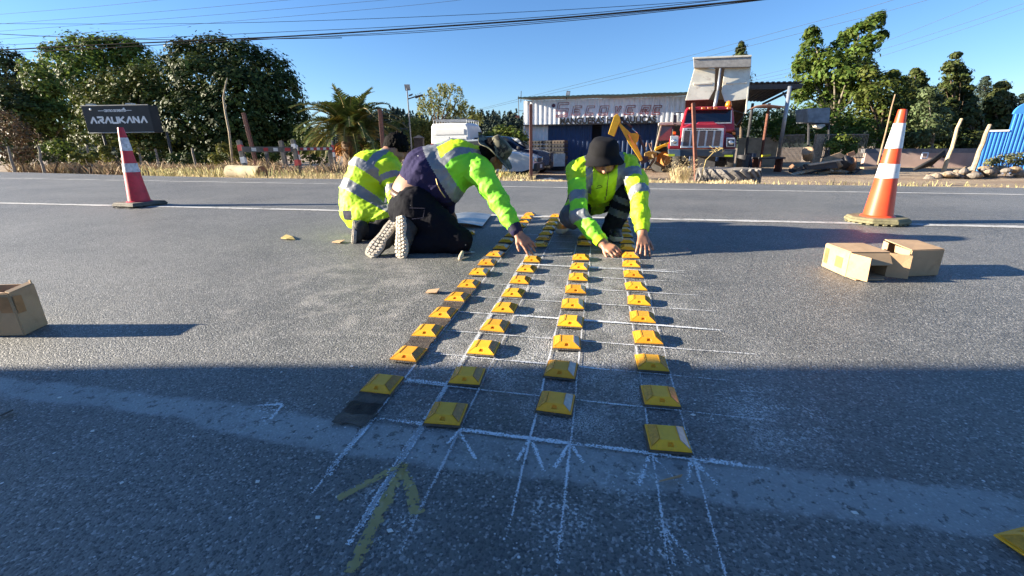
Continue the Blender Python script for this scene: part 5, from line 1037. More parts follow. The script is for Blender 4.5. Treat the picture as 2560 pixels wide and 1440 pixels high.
q = GZ(1260, 11.4); bk_ = T('yellow_bucket', 'dented yellow paint bucket beside the silver car wheel', 'bucket', q); mb = MB(); mb.lathe([(.115, 0), (.12, .01), (.135, .26), (.14, .265), (.135, .275), (.125, .27), (.11, .02), (.001, .02)], q, UP, 20, warp=lambda p, r, h, a: p+RIGHT*.012*noise.noise(p*8)); mb.build('pail', M('yellow pail', (.62, .40, .02), .5, dirt=.5, dirtcol=(.16, .11, .03)), bk_, smooth=True, autos=40); mb = MB(); mb.tube([q+UP*.26+RIGHT*.14*math.cos(a_)-HEAD*.14*math.sin(a_)*.8-UP*.10*math.sin(a_) for a_ in np.linspace(0, 3.14, 10)], .004, 5); mb.build('handle', STL, bk_)
q = GZ(1035, 19.0); mb = MB(); a, b = P(1036, 345, 19), P(1058, 345, 19); gp = T('gate_pillar', 'dark square gate pillar with a pyramid cap behind the men', 'pillar', q); w_ = (b-a).length; c_ = (a+b)/2; mb.box(Vector((c_.x, c_.y, (c_.z+q.z)/2)), (w_, w_, c_.z-q.z), RIGHT, HEAD, UP); mb.build('shaft', M('dark brick', (.06, .045, .04), .85, var=.3, vs=12, bump=.3), gp)
mb = MB(); e = w_*.62; top = Vector((c_.x, c_.y, P(1047, 337, 19).z)); cb = [Vector((c_.x, c_.y, c_.z))+RIGHT*sx*e+HEAD*sy*e for sx, sy in ((-1, -1), (1, -1), (1, 1), (-1, 1))]; mb.hexa(cb, [v+(top-v)*.85 for v in cb]); mb.build('cap', DKS, gp)
# big tractor tyre lying by the road
tc = GZ(1824, 11.6); tc.z -= .04; tt = T('tractor_tyre', 'huge worn tractor tyre lying flat at the roadside in front of the truck', 'tyre'.replace('tyre', 'tyre'), tc); Rt, Ht = .74, .50
TRU = M('sun bleached tyre rubber', (.17, .155, .14), .85, var=.3, vs=6, bump=.3, bs=40, dirt=.4, dirtcol=(.30, .27, .22)); mb = MB(); mb.lathe([(.42, .04), (Rt*.88, 0), (Rt*.96, .06), (Rt*.975, Ht*.3), (Rt*.975, Ht*.7), (Rt*.96, Ht-.06), (Rt*.88, Ht), (.42, Ht-.04), (.40, Ht*.6), (.40, Ht*.4)], tc, UP, 48, closed=True)
tyb = mb.build('carcass', TRU, tt, smooth=True, autos=35)
for k in range(20):
    for sg in (0, 1):
        mb = MB(); a0 = 2*math.pi*(k+.5*sg)/20; pts = []
        for f in (0, .35, .7, 1):
            an = a0+(.36*f); zz = (Ht*(.96-.50*f) if sg else Ht*(.04+.50*f)); rr_ = Rt*(.955+.075*min(1, .6+f)); pts.append(tc+Vector((math.cos(an)*rr_, math.sin(an)*rr_, zz)))
        prev = None
        for p in pts:
            rd = Vector((p.x-tc.x, p.y-tc.y, 0)).normalized(); tg = Vector((-rd.y, rd.x, 0)); w2 = (tg*.6+UP*(.8 if not sg else -.8)*-1).normalized()*.038; ring = [mb.bm.verts.new(v) for v in (p-w2-rd*.05, p+w2-rd*.05, p+w2*.75+rd*.028, p-w2*.75+rd*.028)]
            if prev: 
                for j in range(4): mb.face([prev[j], prev[(j+1) % 4], ring[(j+1) % 4], ring[j]])
            else: mb.face(ring)
            prev = ring
        mb.face(prev[::-1]); mb.build('lug', TRU, tyb)
# posts and poles
def post(name, label, cat, bpx, bpy_, tpx, tpy, Z, r, mat, square=False, group=None, dzt=0):
    b_ = GZ(bpx, Z); t_ = P(tpx, tpy, Z+dzt); mb = MB()
    if square: d = (t_-b_).normalized(); x_ = RIGHT; y_ = d.cross(x_).normalized(); x_ = y_.cross(d); mb.box((b_+t_)/2-d*.1, (r*2, r*2, (t_-b_).length+.2), x_, y_, d)
    else: n_ = 7; mb.tube([b_-UP*.2]+[b_+(t_-b_)*f+Vector((noise.noise(Vector((f*3, bpx, 0))), noise.noise(Vector((f*3, bpx, 4))), 0))*r*.8 for f in np.linspace(0, 1, n_)], [r]+[r*(1-.35*f) for f in np.linspace(0, 1, n_)], 8)
    return setp(mb.build(name, mat, None, org=b_, bevel=.004 if square else 0), label, cat, group)
WOODP = M('grey weathered wood', (.24, .20, .155), .85, var=.3, vs=14, bump=.4, bs=50); PALEW = M('pale barked pole', (.42, .33, .21), .8, var=.2, vs=10, bump=.3); grp = 'rusty steel posts along the verge'
post('rusty_post', 'rusty steel post leaning left behind the red and white barrier', 'post', 642, 430, 609, 283, 13.4, .045, RUST, True, grp); post('rusty_post', 'rusty steel post beside the palm', 'post', 960, 420, 950, 274, 12.8, .05, RUST, True, grp)
post('rusty_post', 'rusty steel post in front of the left end of the workshop', 'post', 1328, 440, 1327, 261, 11.5, .04, RUST, True, grp); post('rusty_post', 'leaning rusty post in front of the red truck', 'post', 1748, 440, 1733, 258, 12.0, .042, RUST, True, grp)
post('wooden_pole', 'thick pale pole leaning right with black netting at its foot', 'pole', 2364, 400, 2404, 297, 15.5, .07, PALEW); post('wooden_pole', 'shorter thick grey pole leaning by the blue wall', 'pole', 2438, 400, 2475, 312, 15.0, .085, M('grey bark pole', (.30, .24, .17), .85, var=.25, vs=10, bump=.3)); post('bare_stem', 'thin bare leaning stem in front of the right hand trees', 'dead stem', 2196, 370, 2238, 236, 17.5, .035, M('bare twig', (.30, .20, .12), .8))
bs_ = GZ(590, 14.5); mb = MB(); mb.tube([P(577, 395, 14.5)-UP*.5, P(573, 330, 14.5), P(563, 280, 14.5), P(558, 245, 14.5), P(563, 215, 14.5), P(568, 195, 14.5)], [.04, .036, .032, .028, .022, .014], 7); mb.tube([P(563, 282, 14.5), P(566, 262, 14.5)], .012, 5)
setp(mb.build('dead_trunk', PALEW, None, org=bs_, smooth=True), 'thin crooked dead trunk in front of the dark tree', 'dead trunk')
# black post with netting
nb = P(2325, 408, 15.4); mb = MB()
for k in range(9): a = P(2285+k*5, 424-k*1.2, 15.4+.05*k); mb.tube([a, P(2330+k*4, 400-k*2.2, 15.4), P(2360, 378+k*2, 15.4)], .05, 6)
setp(mb.build('black_netting', M('black netting', (.012, .012, .014), .8), None, org=nb, smooth=True), 'bundle of black netting at the foot of the leaning pole', 'netting')
# bar grille fence, dark gate post, water tank
fg = T('bar_fence', 'fence of close vertical steel bars right of the open shed', 'fence', GZ(2000, 19.5)); BAR = M('rusty grey bars', (.20, .16, .13), .7, var=.3)
def barpanel(x0, x1, yt, yb, Z, n_):
    a, b, c_, d_ = P(x0, yt, Z), P(x1, yt-1, Z), P(x1-12, yb, Z), P(x0-14, yb, Z); c_ = Vector((b.x, b.y, c_.z)); d_ = Vector((a.x, a.y, d_.z)); mb = MB()
    for q in ((a, b), (d_, c_)): mb.tube(q, .022, 6)
    for i in range(n_+1): f = i/n_; mb.tube([a+(b-a)*f, d_+(c_-d_)*f], .014, 5)
    mb.build('bar_panel', BAR, fg)
barpanel(1962, 2012, 338, 408, 19.5, 16); barpanel(2060, 2172, 337, 395, 19.8, 30)
mb = MB(); a = P(2050, 337, 19.4); mb.box(a-UP*.62, (.34, .16, 1.3), RIGHT, HEAD, UP); mb.build('gate_post', WOODP, fg)
wt = T('water_tank', 'grey square water tank on a dark stand in front of the vines', 'water tank', GZ(2047, 22)); mb = MB(); pxprism(mb, [(2018, 271), (2077, 269), (2074, 308), (2020, 307)], 22, 1.0); mb.build('tank', M('dull grey tank', (.21, .23, .25), .7, var=.2, vs=4), wt, bevel=.05, segs=2)
mb = MB(); 
for a, b in (((2022, 306), (2060, 340)), ((2072, 306), (2058, 345))): mb.tube([P(*a, 22.3), P(a[0]-2, 400, 22.3)], .05, 6)
mb.tube([P(2020, 309, 22.1), P(2074, 309, 22.1)], .06, 6); mb.build('stand', DKS, wt); mb = MB(); pxprism(mb, [(2040, 312), (2062, 310), (2064, 314), (2052, 322), (2042, 318)], 21.9, .3); mb.build('valve_box', M('pale valve box', (.4, .38, .33), .7), wt)
# low pinkish wall with a grey top, blue sheet building
lw_ = T('low_wall', 'low pinkish rendered wall with a grey band along its top', 'wall', GZ(2300, 22)); mb = MB(); a, b = P(2165, 383, 22.5), P(2448, 381, 21.5); mb.prism([a, b, b-UP*.85, a-UP*.85], HEAD*.2); mb.build('rendered_wall', M('pinkish render', (.40, .29, .25), .9, var=.1, vs=2, dirt=.25), lw_); mb = MB(); a, b = P(2165, 372, 22.45), P(2448, 371, 21.45); mb.prism([a, b, b-UP*.21, a-UP*.21], HEAD*.3); mb.build('top_band', M('grey band', (.17, .17, .18), .8), lw_)
mb = MB(); a, b = P(2303, 396, 21.6), P(2317, 396, 21.6); h_ = UP*.26
for q in ((a, b), (a+h_, b+h_), (a, a+h_), (b, b+h_)): mb.tube(q, .03, 5)
mb.build('painted_frame', WHT, lw_)
bb = T('blue_building', 'bright blue corrugated sheet building cut off by the right edge of the photo', 'building', GZ(2500, 17.5)); BLS = M('bright blue sheet', (.045, .22, .60), .45, var=.08, vs=3, dirt=.15); e_ = R(20); BX = RIGHT*math.cos(e_)-HEAD*math.sin(e_); BN = -HEAD*math.cos(e_)-RIGHT*math.sin(e_)
o_ = P(2445, 395, 17.6); g_z = ground_z(o_.x, o_.y)
def bcorr(x0, L__, z1): mb = MB(); o2 = o_+BX*x0; o2.z = g_z; corr(mb, o2, BX, L__, UP*(z1-g_z), BN, .12, .03); return mb
BL1 = (onplane(2520, 330, o_, BN)-o_).dot(BX); bcorr(0, BL1, P(2445, 330, 17.6).z).build('low_wall_sheet', BLS, bb); bcorr(BL1, 4, onplane(2528, 285, o_, BN).z).build('high_wall_sheet', BLS, bb)
mb = MB(); ct = o_+BX*1.35; zt = onplane(2528, 285, o_, BN).z
arc = [o_+BX*BL1+UP*(zt-o_.z)]+[o_+BX*(BL1+.5*(1-math.cos(t_)))+UP*(zt-o_.z+.42*math.sin(t_)) for t_ in np.linspace(0, 1.57, 8)]+[o_+BX*5+UP*(zt-o_.z+.44), o_+BX*5+UP*(zt-o_.z)]
mb.prism(arc, BN*-.1); mb.build('rounded_top', BLS, bb); mb = MB(); a = o_+UP*(P(2445, 330, 17.6).z-o_.z); mb.box(a+BX*BL1*.5+UP*.03, (BL1, .12, .06), BX, BN, UP); mb.build('flashing', WHT, bb)
mb = MB(); mb.box(o_+BX*2.5-BN*.25+UP*(g_z-o_.z+.6), (4.8, .3, 1.2), BX, BN, UP); mb.build('core', DKS, bb)
# scrap heap, rubble and timber
rr = random.Random(21); SCR = [M('rust plate', (.22, .12, .07), .8, var=.3), M('brown board', (.30, .21, .13), .85, var=.2), M('dark scrap metal', (.05, .045, .045), .7), M('pale board', (.45, .36, .26), .85)]
def plank(name, label, cat, pts, Z, th, mat, grp=None): mb = MB(); pxprism(mb, pts, Z, th); q = P(*pts[0], Z); return setp(mb.build(name, mat, None, org=q), label, cat, grp)
plank('cardboard_sheet', 'tan board leaning on the scrap heap by the bar fence', 'board', [(2060, 395), (2100, 381), (2118, 391), (2084, 412), (2055, 405)], 18.0, .05, SCR[1]); plank('board', 'small rusty plate sticking up from the scrap heap', 'metal plate', [(2118, 384), (2136, 377), (2140, 388), (2122, 392)], 18.1, .04, SCR[0]); plank('timber', 'long dark timber lying in front of the scrap heap', 'timber', [(2012, 412), (2090, 405), (2096, 420), (2018, 424)], 17.5, .15, SCR[2])
plank('timber', 'pale plank lying low beside the scrap heap', 'timber', [(2022, 410), (2105, 398), (2108, 401), (2025, 414)], 17.3, .1, SCR[3]); plank('timber', 'flat plank lying on the dirt left of the orange cone', 'timber', [(2160, 418), (2240, 416), (2240, 420), (2160, 422)], 16.5, .2, SCR[1])
for k, (px_, py_, r_) in enumerate([(2020, 385, .2), (2112, 407, .22), (2128, 410, .18), (2088, 415, .16)]):
    c_ = P(px_, py_, 17.8); mb = MB(); mb.lathe([(r_*.9, -.25), (r_, -.2), (r_, .2), (r_*.8, .22), (r_*.5, .2), (.001, .2)], c_, (RIGHT*rr.uniform(-1, 1)+UP*rr.uniform(.2, 1)+HEAD*-.6), 16); setp(mb.build('scrap_pipe', SCR[(k+1) % 3], None, org=c_, smooth=True, autos=40), ['rusty pipe end left of the gate post', 'brown drum end in the middle of the scrap heap', 'dark drum end right of the brown one in the scrap heap', 'low dark pipe stub under the tan board'][k], 'scrap pipe')
for k in range(46):
    f = rr.random(); px_ = 1990+160*f; c_ = GZ(px_, 17.6+rr.random()*.8)+UP*(.08+.35*rr.random()*math.sin(f*3.1)); a = Vector((rr.uniform(-1, 1), rr.uniform(-1, 1), rr.uniform(-.35, .5))).normalized(); mb = MB(); mb.box(c_, (rr.uniform(.3, .9), rr.uniform(.05, .16), rr.uniform(.02, .08)), a, a.orthogonal().normalized()); setp(mb.build('scrap_piece', SCR[k % 4], None, org=c_), 'weathered scrap piece in the heap before the bar fence', 'scrap', 'scrap heap by the bar fence')
STN = [M('tan stone', (.27, .19, .115), .9, var=.25, vs=9, bump=.4, bs=20), M('pale stone', (.26, .21, .16), .9, var=.2, vs=9, bump=.4, bs=20), M('grey stone', (.20, .175, .15), .9, var=.2, vs=9, bump=.4, bs=20)]
for k in range(70):
    px_ = 2335+225*rr.random(); f = (px_-2335)/225; Zq = 14.6+rr.random()*1.3; c_ = GZ(px_, Zq)+UP*(.02+.30*rr.random()*min(1, 3*f)); r_ = rr.uniform(.05, .15); mb = MB(); mb.ball(c_, (r_*1.2, r_, r_*.75), 6)
    for v in mb.bm.verts: v.co += (v.co-c_).normalized()*r_*.5*noise.noise(v.co*4)
    setp(mb.build('rubble_stone', STN[k % 3], None, org=c_), 'rough stone in the rubble bank before the blue building', 'stone', 'rubble bank on the right verge')
for k in range(60):
    px_ = rr.choice([1230+rr.random()*500, 1900+rr.random()*660]); Zq = 8.6+rr.random()*4; c_ = GZ(px_, Zq)+UP*.01; r_ = rr.uniform(.015, .05); mb = MB(); mb.ball(c_, (r_*1.3, r_, r_*.7), 4); setp(mb.build('pebble', STN[k % 3], None, org=c_), 'small pebble on the bare dirt verge', 'pebble', 'pebbles along the dirt verge')
# dark plastic sheet lump by the kerb
c_ = GZ(1378, 11.8); mb = MB(); mb.ball(c_, (.42, .25, .17), 8)
for v in mb.bm.verts: v.co += Vector((0, 0, .05))*noise.noise(v.co*6)
setp(mb.build('plastic_sheet', M('grey blue plastic sheet', (.10, .12, .15), .5), None, org=c_, smooth=True), 'crumpled grey plastic sheet on the verge before the workshop', 'plastic sheet')
# ------------------------------------------------------------------ left verge: barrier, billboard, fence, lamp, cables
BGR = M('faded grey post', (.13, .12, .105), .85, var=.25, vs=10, bump=.3); BRD = M('faded red band', (.42, .045, .04), .7, var=.2); BWH = M('faded white band', (.62, .61, .58), .7, var=.1); BBK = M('black barrier paint', (.02, .02, .02), .7)
def c7(x, y): return (480+x/4.741, 180+y/4.741)
br = T('barrier', 'wooden barrier of grey posts and rails with red and white bands', 'barrier', GZ(640, 12.6))
def bpost(b, t, Z, r, bands, name='post'):
    a_, t_ = P(*c7(*b), Z), P(*c7(*t), Z); d = (t_-a_).normalized(); y_ = d.cross(RIGHT).normalized(); x_ = y_.cross(d); mb = MB(); L_ = (t_-a_).length; mb.box((a_+t_)/2-d*.15, (r*2, r*2, L_+.3), x_, y_, d); po = mb.build(name, BGR, br, bevel=.006)
    for f0, f1, mt in bands: mb = MB(); mb.box(a_+d*L_*(f0+f1)/2, (r*2+.008, r*2+.008, L_*(f1-f0)), x_, y_, d); mb.build('painted_band', mt, po)
bpost((655, 1240), (558, 815), 12.3, .055, [(.70, .87, BRD), (.36, .53, BWH)]); bpost((1262, 1150), (1195, 805), 12.9, .055, [(.68, .84, BWH), (.10, .30, BRD)]); bpost((1130, 1200), (1052, 820), 14.0, .06, []); bpost((905, 1100), (880, 940), 15.0, .05, []); bpost((1660, 1020), (1630, 805), 15.2, .09, []); bpost((1285, 1100), (1238, 870), 13.4, .025, [(0, .25, BRD), (.25, .5, BWH), (.5, .75, BRD), (.75, 1, BWH)]); bpost((1690, 1030), (1660, 815), 14.6, .03, [(.1, .35, BWH), (.35, .75, BRD)])
def rail(a, b, Z0_, Z1_, r, bands):
    A, B = P(*c7(*a), Z0_), P(*c7(*b), Z1_); d = (B-A).normalized(); L_ = (B-A).length; y_ = d.cross(UP).normalized(); mb = MB(); mb.box((A+B)/2, (L_, .05, r*2), d, y_, y_.cross(d)*-1); ro = mb.build('rail', BGR, br, bevel=.005)
    for f0, f1, mt in bands: mb = MB(); mb.box(A+d*L_*(f0+f1)/2-y_*0, (L_*(f1-f0), .06, r*2*.6), d, y_, y_.cross(d)*-1); mb.build('painted_band', mt, ro)
rail((590, 918), (1200, 918), 12.2, 12.8, .075, [(.18, .27, BWH), (.41, .50, BRD), (.60, .69, BWH), (.83, .94, BRD)])
rail((1250, 912), (1665, 908), 13.3, 14.5, .055, [(f, f+.09, BRD if i % 2 == 0 else BWH) for i, f in enumerate(np.linspace(.05, .88, 10))])
q = GZ(640, 12.0); mb = MB(); a, b = P(*c7(440, 1140), 12.1), P(*c7(820, 1150), 11.8); a.z = ground_z(a.x, a.y)+.16; b.z = ground_z(b.x, b.y)+.16; mb.tube([a, b], .19, 20, caps=False); lg = mb.build('log', M('yellowed concrete pipe', (.50, .42, .26), .85, var=.2, vs=5, dirt=.3), None, org=q, smooth=True); mb = MB(); mb.tube([b-(b-a)*.02, b+(b-a)*.015], [.192, .18], 20); mb.build('cut_end', M('reddish cut end', (.24, .10, .05), .8, var=.3), lg); setp(lg, 'thick pale log lying in the dry grass by the barrier', 'log')
def t6(x, y): return (x/3.79, 80+y/3.79)
ZS = 19.0; bbz = GZ(300, ZS); bbd = T('billboard', 'black billboard box with white ARAUKANA lettering on two posts', 'billboard', bbz); BBD = (P(*t6(1455, 700), ZS+1.2)-P(*t6(1400, 690), ZS)); BBD.z = 0; BBD = BBD.normalized()
FC = [P(*t6(*p), ZS) for p in ((765, 700), (1400, 690))]; bot = P(*t6(830, 955), ZS).z; FC += [Vector((FC[1].x, FC[1].y, bot)), Vector((FC[0].x, FC[0].y, bot))]
SGB = M('black sign sheet', (.018, .018, .020), .5, var=.3, vs=2, bump=.15, bs=4); mb = MB(); mb.prism(FC, HEAD*.55); bo = mb.build('sign_box', SGB, bbd, bevel=.01)
SX = (FC[1]-FC[0]).normalized(); SN = SX.cross(UP).normalized(); SN = SN if SN.dot(HEAD) < 0 else -SN; SW = (FC[1]-FC[0]).length; SHh = FC[0].z-bot; WL = M('white sign lettering', (.85, .85, .84), .6, var=.1, vs=8)
def sgp(u, v): return FC[3]+SX*SW*u+UP*SHh*v+SN*.006
mb = MB(); mb.tube([sgp(0, 0), sgp(1, 0)], .02, 5); mb.tube([sgp(0, 1), sgp(1, 1)], .02, 5); mb.build('edge_trim', M('pale trim', (.45, .44, .40), .6), bbd)
A_ = [[(0, 0), (.62, 1), (1, 0)]]; LT = {'A': A_, 'R': [[(.05, 1), (1, 1), (.95, .55), (.4, .5), (1, 0)], [(.1, 0), (.1, .35)]], 'U': [[(0, 1), (0, 0), (.95, 0), (.95, 1)]], 'K': [[(0, 0), (0, 1)], [(.9, 1), (.2, .5), (.95, 0)]], 'N': [[(0, 0), (0, 1), (.9, 0), (.9, 1)]]}
for i, ch in enumerate('ARAUKANA'):
    u0 = .09+i*.108; mb = MB(); hw = SW*.013
    for s_ in LT[ch]:
        pts = [sgp(u0+x*.082, .36+y*.215) for x, y in s_]
        for a, b in zip(pts, pts[1:]): d = (b-a).normalized(); nn_ = d.cross(SN).normalized()*hw; mb.prism([a-nn_-d*hw*.4, b-nn_+d*hw*.4, b+nn_+d*hw*.4, a+nn_-d*hw*.4], SN*(.006+.0015*random.random()))
    mb.build('letter', WL, bbd)
textmesh('CENTRO DE EVENTOS', SHh*.12, WL, 'lettering', bbd, sgp(.49, .77), SX, UP, .003, .006, 'CENTER', SW*.33)
mb = MB()
for u0, u1 in ((.24, .32), (.66, .74)): mb.prism([sgp(u0, .80), sgp(u1, .80), sgp(u1, .82), sgp(u0, .82)], SN*.006)
mb.build('lettering_rule', WL, bbd)
for u in (.13, .63): mb = MB(); mb.ball(sgp(u, .87), (.05, .03, .05), 5); mb.build('spot_light', WL, bbd)
for u in (.13, .72): mb = MB(); mb.box(sgp(u, 1.05)+HEAD*.1, (.28, .2, .05), SX, HEAD, UP); mb.build('top_lamp', M('lamp box', (.55, .55, .52), .5), bbd)
for u, dpt in ((.16, .2), (1.06, .5)): a = sgp(u, .02)+HEAD*dpt; mb = MB(); mb.tube([Vector((a.x, a.y, bbz.z-.2)), a], .055, 8); mb.build('post', DKS, bbd)
for k, (px_, yt, Zq) in enumerate([(95, 365, 15.5), (217, 362, 17), (345, 370, 16), (480, 370, 16.5), (20, 366, 16), (388, 372, 16.2)]):
    post('fence_post', ['grey fence post at the left end of the wire fence', 'grey fence post left of the billboard legs', 'grey fence post under the billboard', 'grey fence post between the billboard and the dead trunk', 'grey fence post by the brown bush at the left edge', 'fence post hidden among weeds by the billboard leg'][k], 'fence post', px_+6, 420, px_, yt, Zq, .05, WOODP, False, 'posts of the wire fence')
# street lamp with solar panel
ZL = 23.0; sl_ = T('street_lamp', 'thin solar street lamp with square panel on top', 'street lamp', GZ(1031, ZL)); b_ = GZ(1031, ZL)
mb = MB(); t_ = P(1022, 228, ZL); mb.tube([b_, Vector((b_.x, b_.y, t_.z))], [.045, .03], 8); mb.build('pole', M('dull lamp pole', (.15, .15, .16), .7), sl_); dx = Vector((b_.x-t_.x, b_.y-t_.y, 0))
def lp(x, y): return P(x, y, ZL)+dx
mb = MB(); mb.prism([lp(1015, 218), lp(1028, 218), lp(1030, 232), lp(1018, 233)], HEAD*.06); mb.build('solar_panel', M('dusty solar panel', (.25, .24, .22), .4), sl_); mb = MB(); mb.tube([lp(1024, 253), lp(1040, 248), lp(1058, 243)], .03, 6); mb.prism([lp(1040, 247), lp(1058, 241), lp(1059, 244), lp(1042, 251)], HEAD*.2); mb.build('lamp_head', DKS, sl_); mb = MB(); mb.prism([lp(1026, 243), lp(1035, 240), lp(1033, 244), lp(1026, 246)], HEAD*.15); mb.build('sensor', DKS, sl_)
# overhead cables: each hangs between far supports outside the photo
CABM = M('black cable', (.008, .008, .009), .9, spec=.05); CABG = M('grey cable', (.07, .08, .09), .8, spec=.05)
def cable(label, pts, Z0_, Z1_, r, mat=None, name='overhead_cable'):
    n_ = len(pts); ext = []
    q = [P(px_, py_, Z0_+(Z1_-Z0_)*(px_-pts[0][0])/(pts[-1][0]-pts[0][0])) for px_, py_ in pts]
    q = [q[0]+(q[0]-q[1])*1.5]+q+[q[-1]+(q[-1]-q[-2])*1.5]; qq = []
    for i in range(len(q)-1):   # catmull-rom
        p0, p1, p2, p3 = q[max(0, i-1)], q[i], q[i+1], q[min(len(q)-1, i+2)]
        for t_ in np.linspace(0, 1, 8, endpoint=False): qq.append(.5*((2*p1)+(p2-p0)*t_+(2*p0-5*p1+4*p2-p3)*t_*t_+(3*p1-p0-3*p2+p3)*t_**3))
    qq.append(q[-1]); mb = MB(); mb.tube(qq, r, 5, caps=True); return setp(mb.build(name, mat or CABM, None, org=qq[0], smooth=True), label, 'cable', 'overhead cables')
cable('thickest twisted black cable crossing the sky', [(-60, 128), (300, 110), (700, 92), (1000, 73), (1400, 45), (1700, 18), (1960, -8)], 16, 9, .020)
cable('thin cable just under the thickest one, meeting it at the right', [(360, 114), (700, 96), (1000, 84), (1400, 54), (1700, 24), (1940, -4)], 16, 9.2, .008); cable('thin cable just above the thickest one', [(360, 96), (700, 80), (1000, 66), (1400, 39), (1700, 11), (1900, -12)], 15, 8.8, .007); cable('second thin cable hugging the underside of the thick bundle', [(560, 104), (1000, 80), (1400, 50), (1700, 21), (1940, -8)], 15.5, 9.1, .008)
cable('cable falling from the left edge to join the thick bundle', [(-60, 82), (100, 90), (300, 97), (480, 100), (620, 98)], 17, 14, .011); cable('almost level thin cable across the left sky', [(-60, 59), (300, 60), (600, 57), (1000, 44), (1400, 25), (1800, 0), (1900, -8)], 20, 13, .008)
for k, (ya, yb, xb, lb) in enumerate([(38, 0, 400, 'highest thin wire in the upper left corner'), (62, 0, 720, 'second faint wire from the top at left'), (80, 0, 960, 'third faint wire rising through the left sky'), (100, 16, 1000, 'fourth faint wire passing above the treetops')]):
    cable(lb, [(-80, ya+4), (xb*.5, (ya*.52+yb*.48)), (xb, yb), (xb*1.25, yb-ya*.28)], 34, 26, .009, CABG)
for k, (a, b, c_, lb) in enumerate([((1300, 247), (2010, 62), (2260, -8), 'upper of two faint wires above the workshop'), ((1300, 252), (2060, 68), (2340, -6), 'lower of two faint wires above the workshop'), ((1875, 195), (2180, 115), (2520, -20), 'uppermost wire running up to the top right corner'), ((1880, 202), (2200, 125), (2600, -5), 'middle wire running up to the right edge'), ((1880, 208), (2170, 150), (2600, 8), 'lowest wire running up to the right edge')]):
    cable(lb, [a, ((a[0]+b[0])/2, (a[1]+b[1])/2+3), b, ((b[0]+c_[0])/2, (b[1]+c_[1])/2+2), c_], 40, 24, .010, CABG)
# unseen box lorry, added to cast the shadow over the foreground
lb_ = -RIGHT*8.5+HEAD*.0; lo_ = Vector((lb_.x, lb_.y, -.1)); lr = T('shadow_lorry', 'unseen white box lorry left of the camera, added to shade the foreground', 'lorry', lo_)
def lq(x, y, z): return lo_+RIGHT*x+HEAD*y+UP*z
mb = MB(); mb.box(lq(-1.1, -2.54, 3.03), (2.3, 8.5, 1.74), RIGHT, HEAD, UP); mb.box(lq(-1.1, -2.78, 1.5), (2.26, 8.36, 1.36), RIGHT, HEAD, UP); mb.build('cargo_box', VW, lr, bevel=.03);  # rear edge stepped to shape the outline of the cast shadow
mb = MB(); mb.box(lq(-1.1, -2.6, .68), (1.9, 6.4, .22), RIGHT, HEAD, UP); mb.box(lq(-1.1, -4.0, .62), (2.1, 4.0, .3), RIGHT, HEAD, UP); mb.build('chassis', DKS, lr)
mb = MB(); mb.hexa([lq(-2.1, -6.85, .4), lq(-.1, -6.85, .4), lq(-.1, -8.5, .4), lq(-2.1, -8.5, .4)], [lq(-2.05, -6.85, 2.5), lq(-.15, -6.85, 2.5), lq(-.2, -8.1, 2.4), lq(-2.0, -8.1, 2.4)]); mb.build('cab', VW, lr, bevel=.06); mb = MB(); mb.tube([lq(.0, 1.58, .45), lq(.0, 1.63, 1.2), lq(.0, 1.65, 2.15)], .04, 6); mb.build('shadow_bar', DKS, lr)  # upright bar added to throw a thin dark stripe
for yy in (-1.0, -6.9):
    for sx in (-2.0, -.2): wheel(lr, lq(sx, yy, .45), RIGHT*(1 if sx > -1 else -1), .45, .28)
# ------------------------------------------------------------------ vegetation
def leafmesh(Cc, Nn, S, asp=.55, fold=.15):
    """one folded diamond per leaf"""
    n = len(Cc); Nn = Nn/(np.linalg.norm(Nn, axis=1)[:, None]+1e-9); a = RNG.normal(size=(n, 3)); t = np.cross(Nn, a); t /= np.linalg.norm(t, axis=1)[:, None]+1e-9; b = np.cross(Nn, t); s = S[:, None]
    V = np.stack([Cc+t*s, Cc+b*s*asp+Nn*s*fold, Cc-t*s, Cc-b*s*asp+Nn*s*fold], 1).reshape(-1, 3); return V, np.arange(4*n).reshape(n, 4)
def unit(n): v = RNG.normal(size=(n, 3)); return v/np.linalg.norm(v, axis=1)[:, None]
def clumpleaves(clumps, per_m2, size, sub=.28, droop=0, flat=1.0, up_=.35, shell=.62):
    """clumps: (centre, radius xyz). leaves gather in tufts on and inside each clump"""
    Cs, Ns, Ss = [], [], []
    for c, r in clumps:
        r = np.array(r); area = 4*math.pi*(r.prod()**(2/3)); nt_ = max(6, int(area/(sub*r.mean()*sub*r.mean()*4)*1.9)); d = unit(nt_); d[:, 2] = np.where(d[:, 2] < -.55, -d[:, 2], d[:, 2]); rad = shell+(1.06-shell)*RNG.random(nt_)**.6
        tc = np.array(c)+d*r*rad[:, None]; m = max(5, int(area*per_m2*3.0/nt_)); tr = sub*r.mean()*(.6+.8*RNG.random(nt_))
        for k in range(nt_):
            o = RNG.normal(size=(m, 3))*tr[k]*.55; o[:, 2] *= flat; Cs.append(tc[k]+o); nn = d[k]*1.0+o/(tr[k]+1e-6)*.9+RNG.normal(size=(m, 3))*.38; nn[:, 2] += up_; Ns.append(nn); Ss.append(size*.82*(.6+.8*RNG.random(m)))
    return np.concatenate(Cs), np.concatenate(Ns), np.concatenate(Ss)
def LM(name, col, v=.28, tr=.22, rough=.55): return M(name, col, rough, var=.25, vs=1.2, isl=v, transl=tr, spec=.15)
